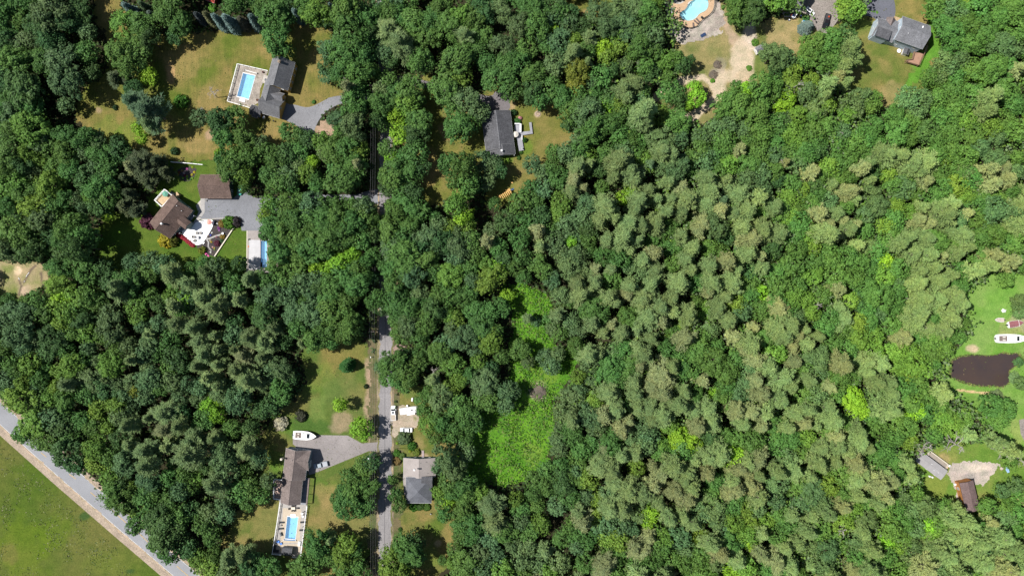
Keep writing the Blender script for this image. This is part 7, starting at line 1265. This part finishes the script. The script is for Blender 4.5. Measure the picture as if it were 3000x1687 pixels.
gadget("slide", "small white pool slide at the deep end of the turquoise pool", "pool slide", 2020, 8, .8, [("chute", MB().loft([[(-.9, -.2, 1.2), (-.9, .2, 1.2), (-.9, .2, 1.26), (-.9, -.2, 1.26)], [(.9, -.2, .2), (.9, .2, .2), (.9, .2, .26), (.9, -.2, .26)]]), WHITE), ("ladder", MB().box(-1.0, -.92, -.2, -.15, 0, 1.2).box(-1.0, -.92, .15, .2, 0, 1.2), STEEL)], 50)
# around C
YW = pmat("play_wood", (.72, .44, .15), .8, .15, 2, .15)
ps = [("beam", MB().tube((-2.6, 0, 2.3), (2.3, 0, 2.4), .1, .1, 6), YW)]
fr = MB(); 
for x in (-2.6, 0.2): fr.tube((x, 0, 2.3), (x - .2, -1.2, 0), .08, .08, 5).tube((x, 0, 2.3), (x - .2, 1.2, 0), .08, .08, 5)
fr2 = MB(); 
for x in (.9, 2.5):
    for y in (-.8, .8): fr2.box(x - .07, x + .07, y - .07, y + .07, 0, 2.8)
pl = MB(); [pl.box(.9 + i * .2, 1.06 + i * .2, -.85, .85, 1.35, 1.4) for i in range(9)]
rf_ = MB(); [rf_.box(-2.4 + i * .72, -2.1 + i * .72, -1.5, .3, 2.42, 2.47) for i in range(7)]
sg = gadget("play_set", "yellow wooden play set with slatted top at the edge of the small house's lawn", "play set", 1479, 566, 2.2, ps + [("frame", fr, YW), ("tower_post", fr2, YW), ("platform", pl, YW), ("slatted_top", rf_, YW), ("slide", MB().loft([[(2.5, -.3, 1.4), (2.5, .3, 1.4), (2.5, .3, 1.46), (2.5, -.3, 1.46)], [(4.0, -.3, .15), (4.0, .3, .15), (4.0, .3, .21), (4.0, -.3, .21)]]), pmat("slide_blue", (.25, .42, .72), .4))], 30)
for x in (-1.8, -.7): MB().tube((x - .2, 0, 2.3), (x - .2, 0, .5), .012, .012, 4).tube((x + .2, 0, 2.3), (x + .2, 0, .5), .012, .012, 4).box(x - .24, x + .24, -.12, .12, .46, .5).build("swing_seat", DKMET, sg)
gadget("fire_ring", "ring of pale stones round a fire pit on the small house's lawn", "fire pit", 1575, 334, .2, [("stone_ring", (lambda b: [b.box(.85 * math.cos(t) - .22, .85 * math.cos(t) + .22, .85 * math.sin(t) - .2, .85 * math.sin(t) + .2, 0, .28, rz=t) for t in [k * 6.283 / 11 for k in range(11)]] and b)(MB()), pmat("stone_pink", (.55, .42, .34), .9, .3, 2, .2)), ("ash_bed", MB().tube((0, 0, 0), (0, 0, .08), .65, .65, 14), pmat("ash_sand", (.42, .32, .22), .9))])
gadget("sand_table", "small yellow wooden sandbox lid above the play set", "sandbox", 1500, 535, .3, [("box_body", MB().box(-.3, .3, -.28, .28, 0, .3), YW), ("lid", MB().box(-.33, .33, -.3, .3, .3, .34), YW)], 5)
gadget("grill", "small silver kettle grill at the lower end of the grey deck", "grill", 1530.5, 435, 1.5, [("bowl", MB().lathe([(.05, 1.2), (.25, 1.3), (.28, 1.45), (.22, 1.6), (.03, 1.68)], 12), STEEL), ("leg", legs(MB(), .14, .14, 1.25, .02), DKMET)])
# street side
gadget("propane_tank", "white horizontal propane tank at the tree edge above the camper trailer", "propane tank", 1208, 1170, .8, [("tank", MB().loft([[(x, .42 * f * math.cos(t), .75 + .42 * f * math.sin(t)) for t in [k * 6.283 / 12 for k in range(12)]] for x, f in ((-.8, .2), (-.65, .8), (-.4, 1), (.4, 1), (.65, .8), (.8, .2))]), WHITE), ("stand", MB().box(-.4, -.3, -.3, .3, 0, .45).box(.3, .4, -.3, .3, 0, .45), CONC_G)], 85)
gadget("electric_box", "small white utility box just above the camper trailer", "utility box", 1192.7, 1188, .7, [("cabinet", MB().box(-.3, .3, -.3, .3, 0, .9), WHITE), ("lid", MB().box(-.33, .33, -.33, .33, .9, .96), WHITE)])
gadget("barrel", "small teal barrel on the yard below the hip-roofed house", "barrel", 1262, 1505, .6, [("barrel_body", MB().lathe([(.24, 0), (.3, .4), (.24, .8)], 12), pmat("barrel_teal", (.05, .16, .20), .6)), ("lid", MB().tube((0, 0, .8), (0, 0, .84), .22, .2, 12), CONC_G)])
gadget("mailbox", "white mailbox on a post at the street edge beside the shaded lawn", "mailbox", 1086, 1046, 1.2, [("post", MB().box(-.05, .05, -.05, .05, 0, 1.1), POLEW), ("box_body", MB().box(-.12, .12, -.28, .28, 1.1, 1.35), WHITE)])
# around I and J
gadget("storage_tank", "white round tank at the corner of the trailer home's deck", "tank", 2782, 1364, .8, [("tank", MB().lathe([(.45, 0), (.5, .1), (.5, .9), (.2, 1.1), (.03, 1.15)], 14), WHITE), ("cap", MB().tube((0, 0, 1.15), (0, 0, 1.22), .1, .1, 8), DKMET)])
gadget("toy_car", "small red-orange ride-on toy at the end of the trailer home's deck", "toy", 2775, 1368, .5, [("body", MB().box(-.45, .45, -.25, .25, .15, .5), pmat("toy_red", (.72, .15, .05), .5)), ("wheel", MB().tube((-.3, -.3, .15), (-.3, .3, .15), .14, .14, 10).tube((.3, -.3, .15), (.3, .3, .15), .14, .14, 10), TYRE)], -40)
for x, y, l in ((2724, 1395, "upper-west"), (2732, 1397.5, "lower-east")): gadget("propane_tank", "white upright gas bottle by the trailer home's long wall, %s of a pair" % l.replace("upper-west", "western").replace("lower-east", "eastern"), "propane tank", x, y, .7, [("tank", MB().lathe([(.3, 0), (.36, .15), (.36, .9), (.2, 1.15), (.06, 1.2)], 12), WHITE), ("valve", MB().tube((0, 0, 1.2), (0, 0, 1.3), .05, .05, 6), DKMET)], group="gas bottles at the trailer home")
gadget("freezer_chest", "white chest beside the upper corner of the orange-sided barn", "chest", 2799, 1418, .6, [("chest_body", MB().box(-.5, .5, -.32, .32, 0, .8), WHITE), ("lid", MB().box(-.52, .52, -.34, .34, .8, .88), WHITE)], 10)
gadget("tarp_pile", "heap covered with a pale tarpaulin on the gravel above the barn", "tarpaulin heap", 2821, 1409, .4, [("tarp", MB().loft([[(-1.4, -.8, 0), (-1.4, .8, 0), (-1.3, .5, .3), (-1.3, -.5, .3)], [(0, -1, 0), (0, 1, 0), (0, .6, .6), (.1, -.6, .5)], [(1.4, -.7, 0), (1.4, .7, 0), (1.3, .4, .35), (1.3, -.5, .25)]]), pmat("tarp_pale", (.48, .42, .38), .8, .15)), ("tie_strap", MB().box(-.04, .04, -1.0, 1.0, .5, .53), DKMET)], 5)
gadget("boulder", "pale boulder at the eastern tip of the gravel turnaround", "boulder", 2935, 1372, .4, [("rock", MB().lathe([(.5, 0), (.7, .25), (.5, .6), (.15, .75)], 7), pmat("rock_pale", (.55, .46, .38), .9, .3, 2, .2)), ("small_rock", MB().lathe([(.3, 0), (.4, .15), (.1, .35)], 6, (.8, .3)), pmat("rock_pale", (.55, .46, .38)))])
gadget("tarp_pile", "light blue tarpaulin heap on the grass right of the gravel turnaround".replace("right", "east"), "tarpaulin heap", 2953, 1375, .4, [("tarp", MB().loft([[(-.5, -1.3, 0), (.5, -1.3, 0), (.3, -1.2, .3), (-.3, -1.2, .2)], [(-.7, 0, 0), (.6, 0, 0), (.3, 0, .6), (-.4, .1, .45)], [(-.3, 1.3, 0), (.4, 1.3, 0), (.2, 1.2, .3), (-.2, 1.2, .2)]]), pmat("tarp_blue", (.32, .48, .75), .7, .15)), ("tie_strap", MB().box(-.6, .6, -.04, .04, .52, .55), DKMET)], 20)
gadget("canvas_heap", "crumpled white sheet on the grass above the skiff", "sheet", 2942, 910, .3, [("sheet_folds", MB().loft([[(-.9, -.5, 0), (-.8, .6, 0), (-.6, .3, .4), (-.7, -.3, .3)], [(0, -.9, 0), (.1, .7, 0), (.2, .3, .6), (0, -.4, .5)], [(.9, -.3, 0), (.8, .9, 0), (.6, .5, .3), (.7, -.1, .4)]]), WHITE), ("weight", MB().box(-.15, .15, -.15, .15, .5, .7), CONC)], -30)
for i, (x, y, rz) in enumerate([(55.5, 816, -58), (83, 801, 45), (78, 808, 55), (71.5, 824, 30)]):
    gadget("drain_pipe", "short white pipe lying in the dirt clearing's trench, %s" % ["westernmost", "uppermost", "second from the top", "lowest"][i], "pipe", x, y, .2, [("pipe", MB().tube((-.5 if i != 3 else -.2, 0, .15), (.5 if i != 3 else .2, 0, .15), .12, .12, 10), WHITE), ("collar", MB().tube((.3 if i != 3 else .1, 0, .15), (.42 if i != 3 else .18, 0, .15), .16, .16, 10), WHITE)], rz, "pipes in the dirt clearing")
# red-roofed playhouse peeping in at the top edge
hT = house_root(628, -8, "reddish shed roof corner at the very top edge behind the spruces", "shed", "garden_shed"); block(hT, 616, -8, -20, 4.5, 3.5, 2.4, 1.2, pmat("wall_red", (.45, .05, .04), .7), pmat("roof_red_bright", (.5, .09, .06), .8, .2), ov=.2)
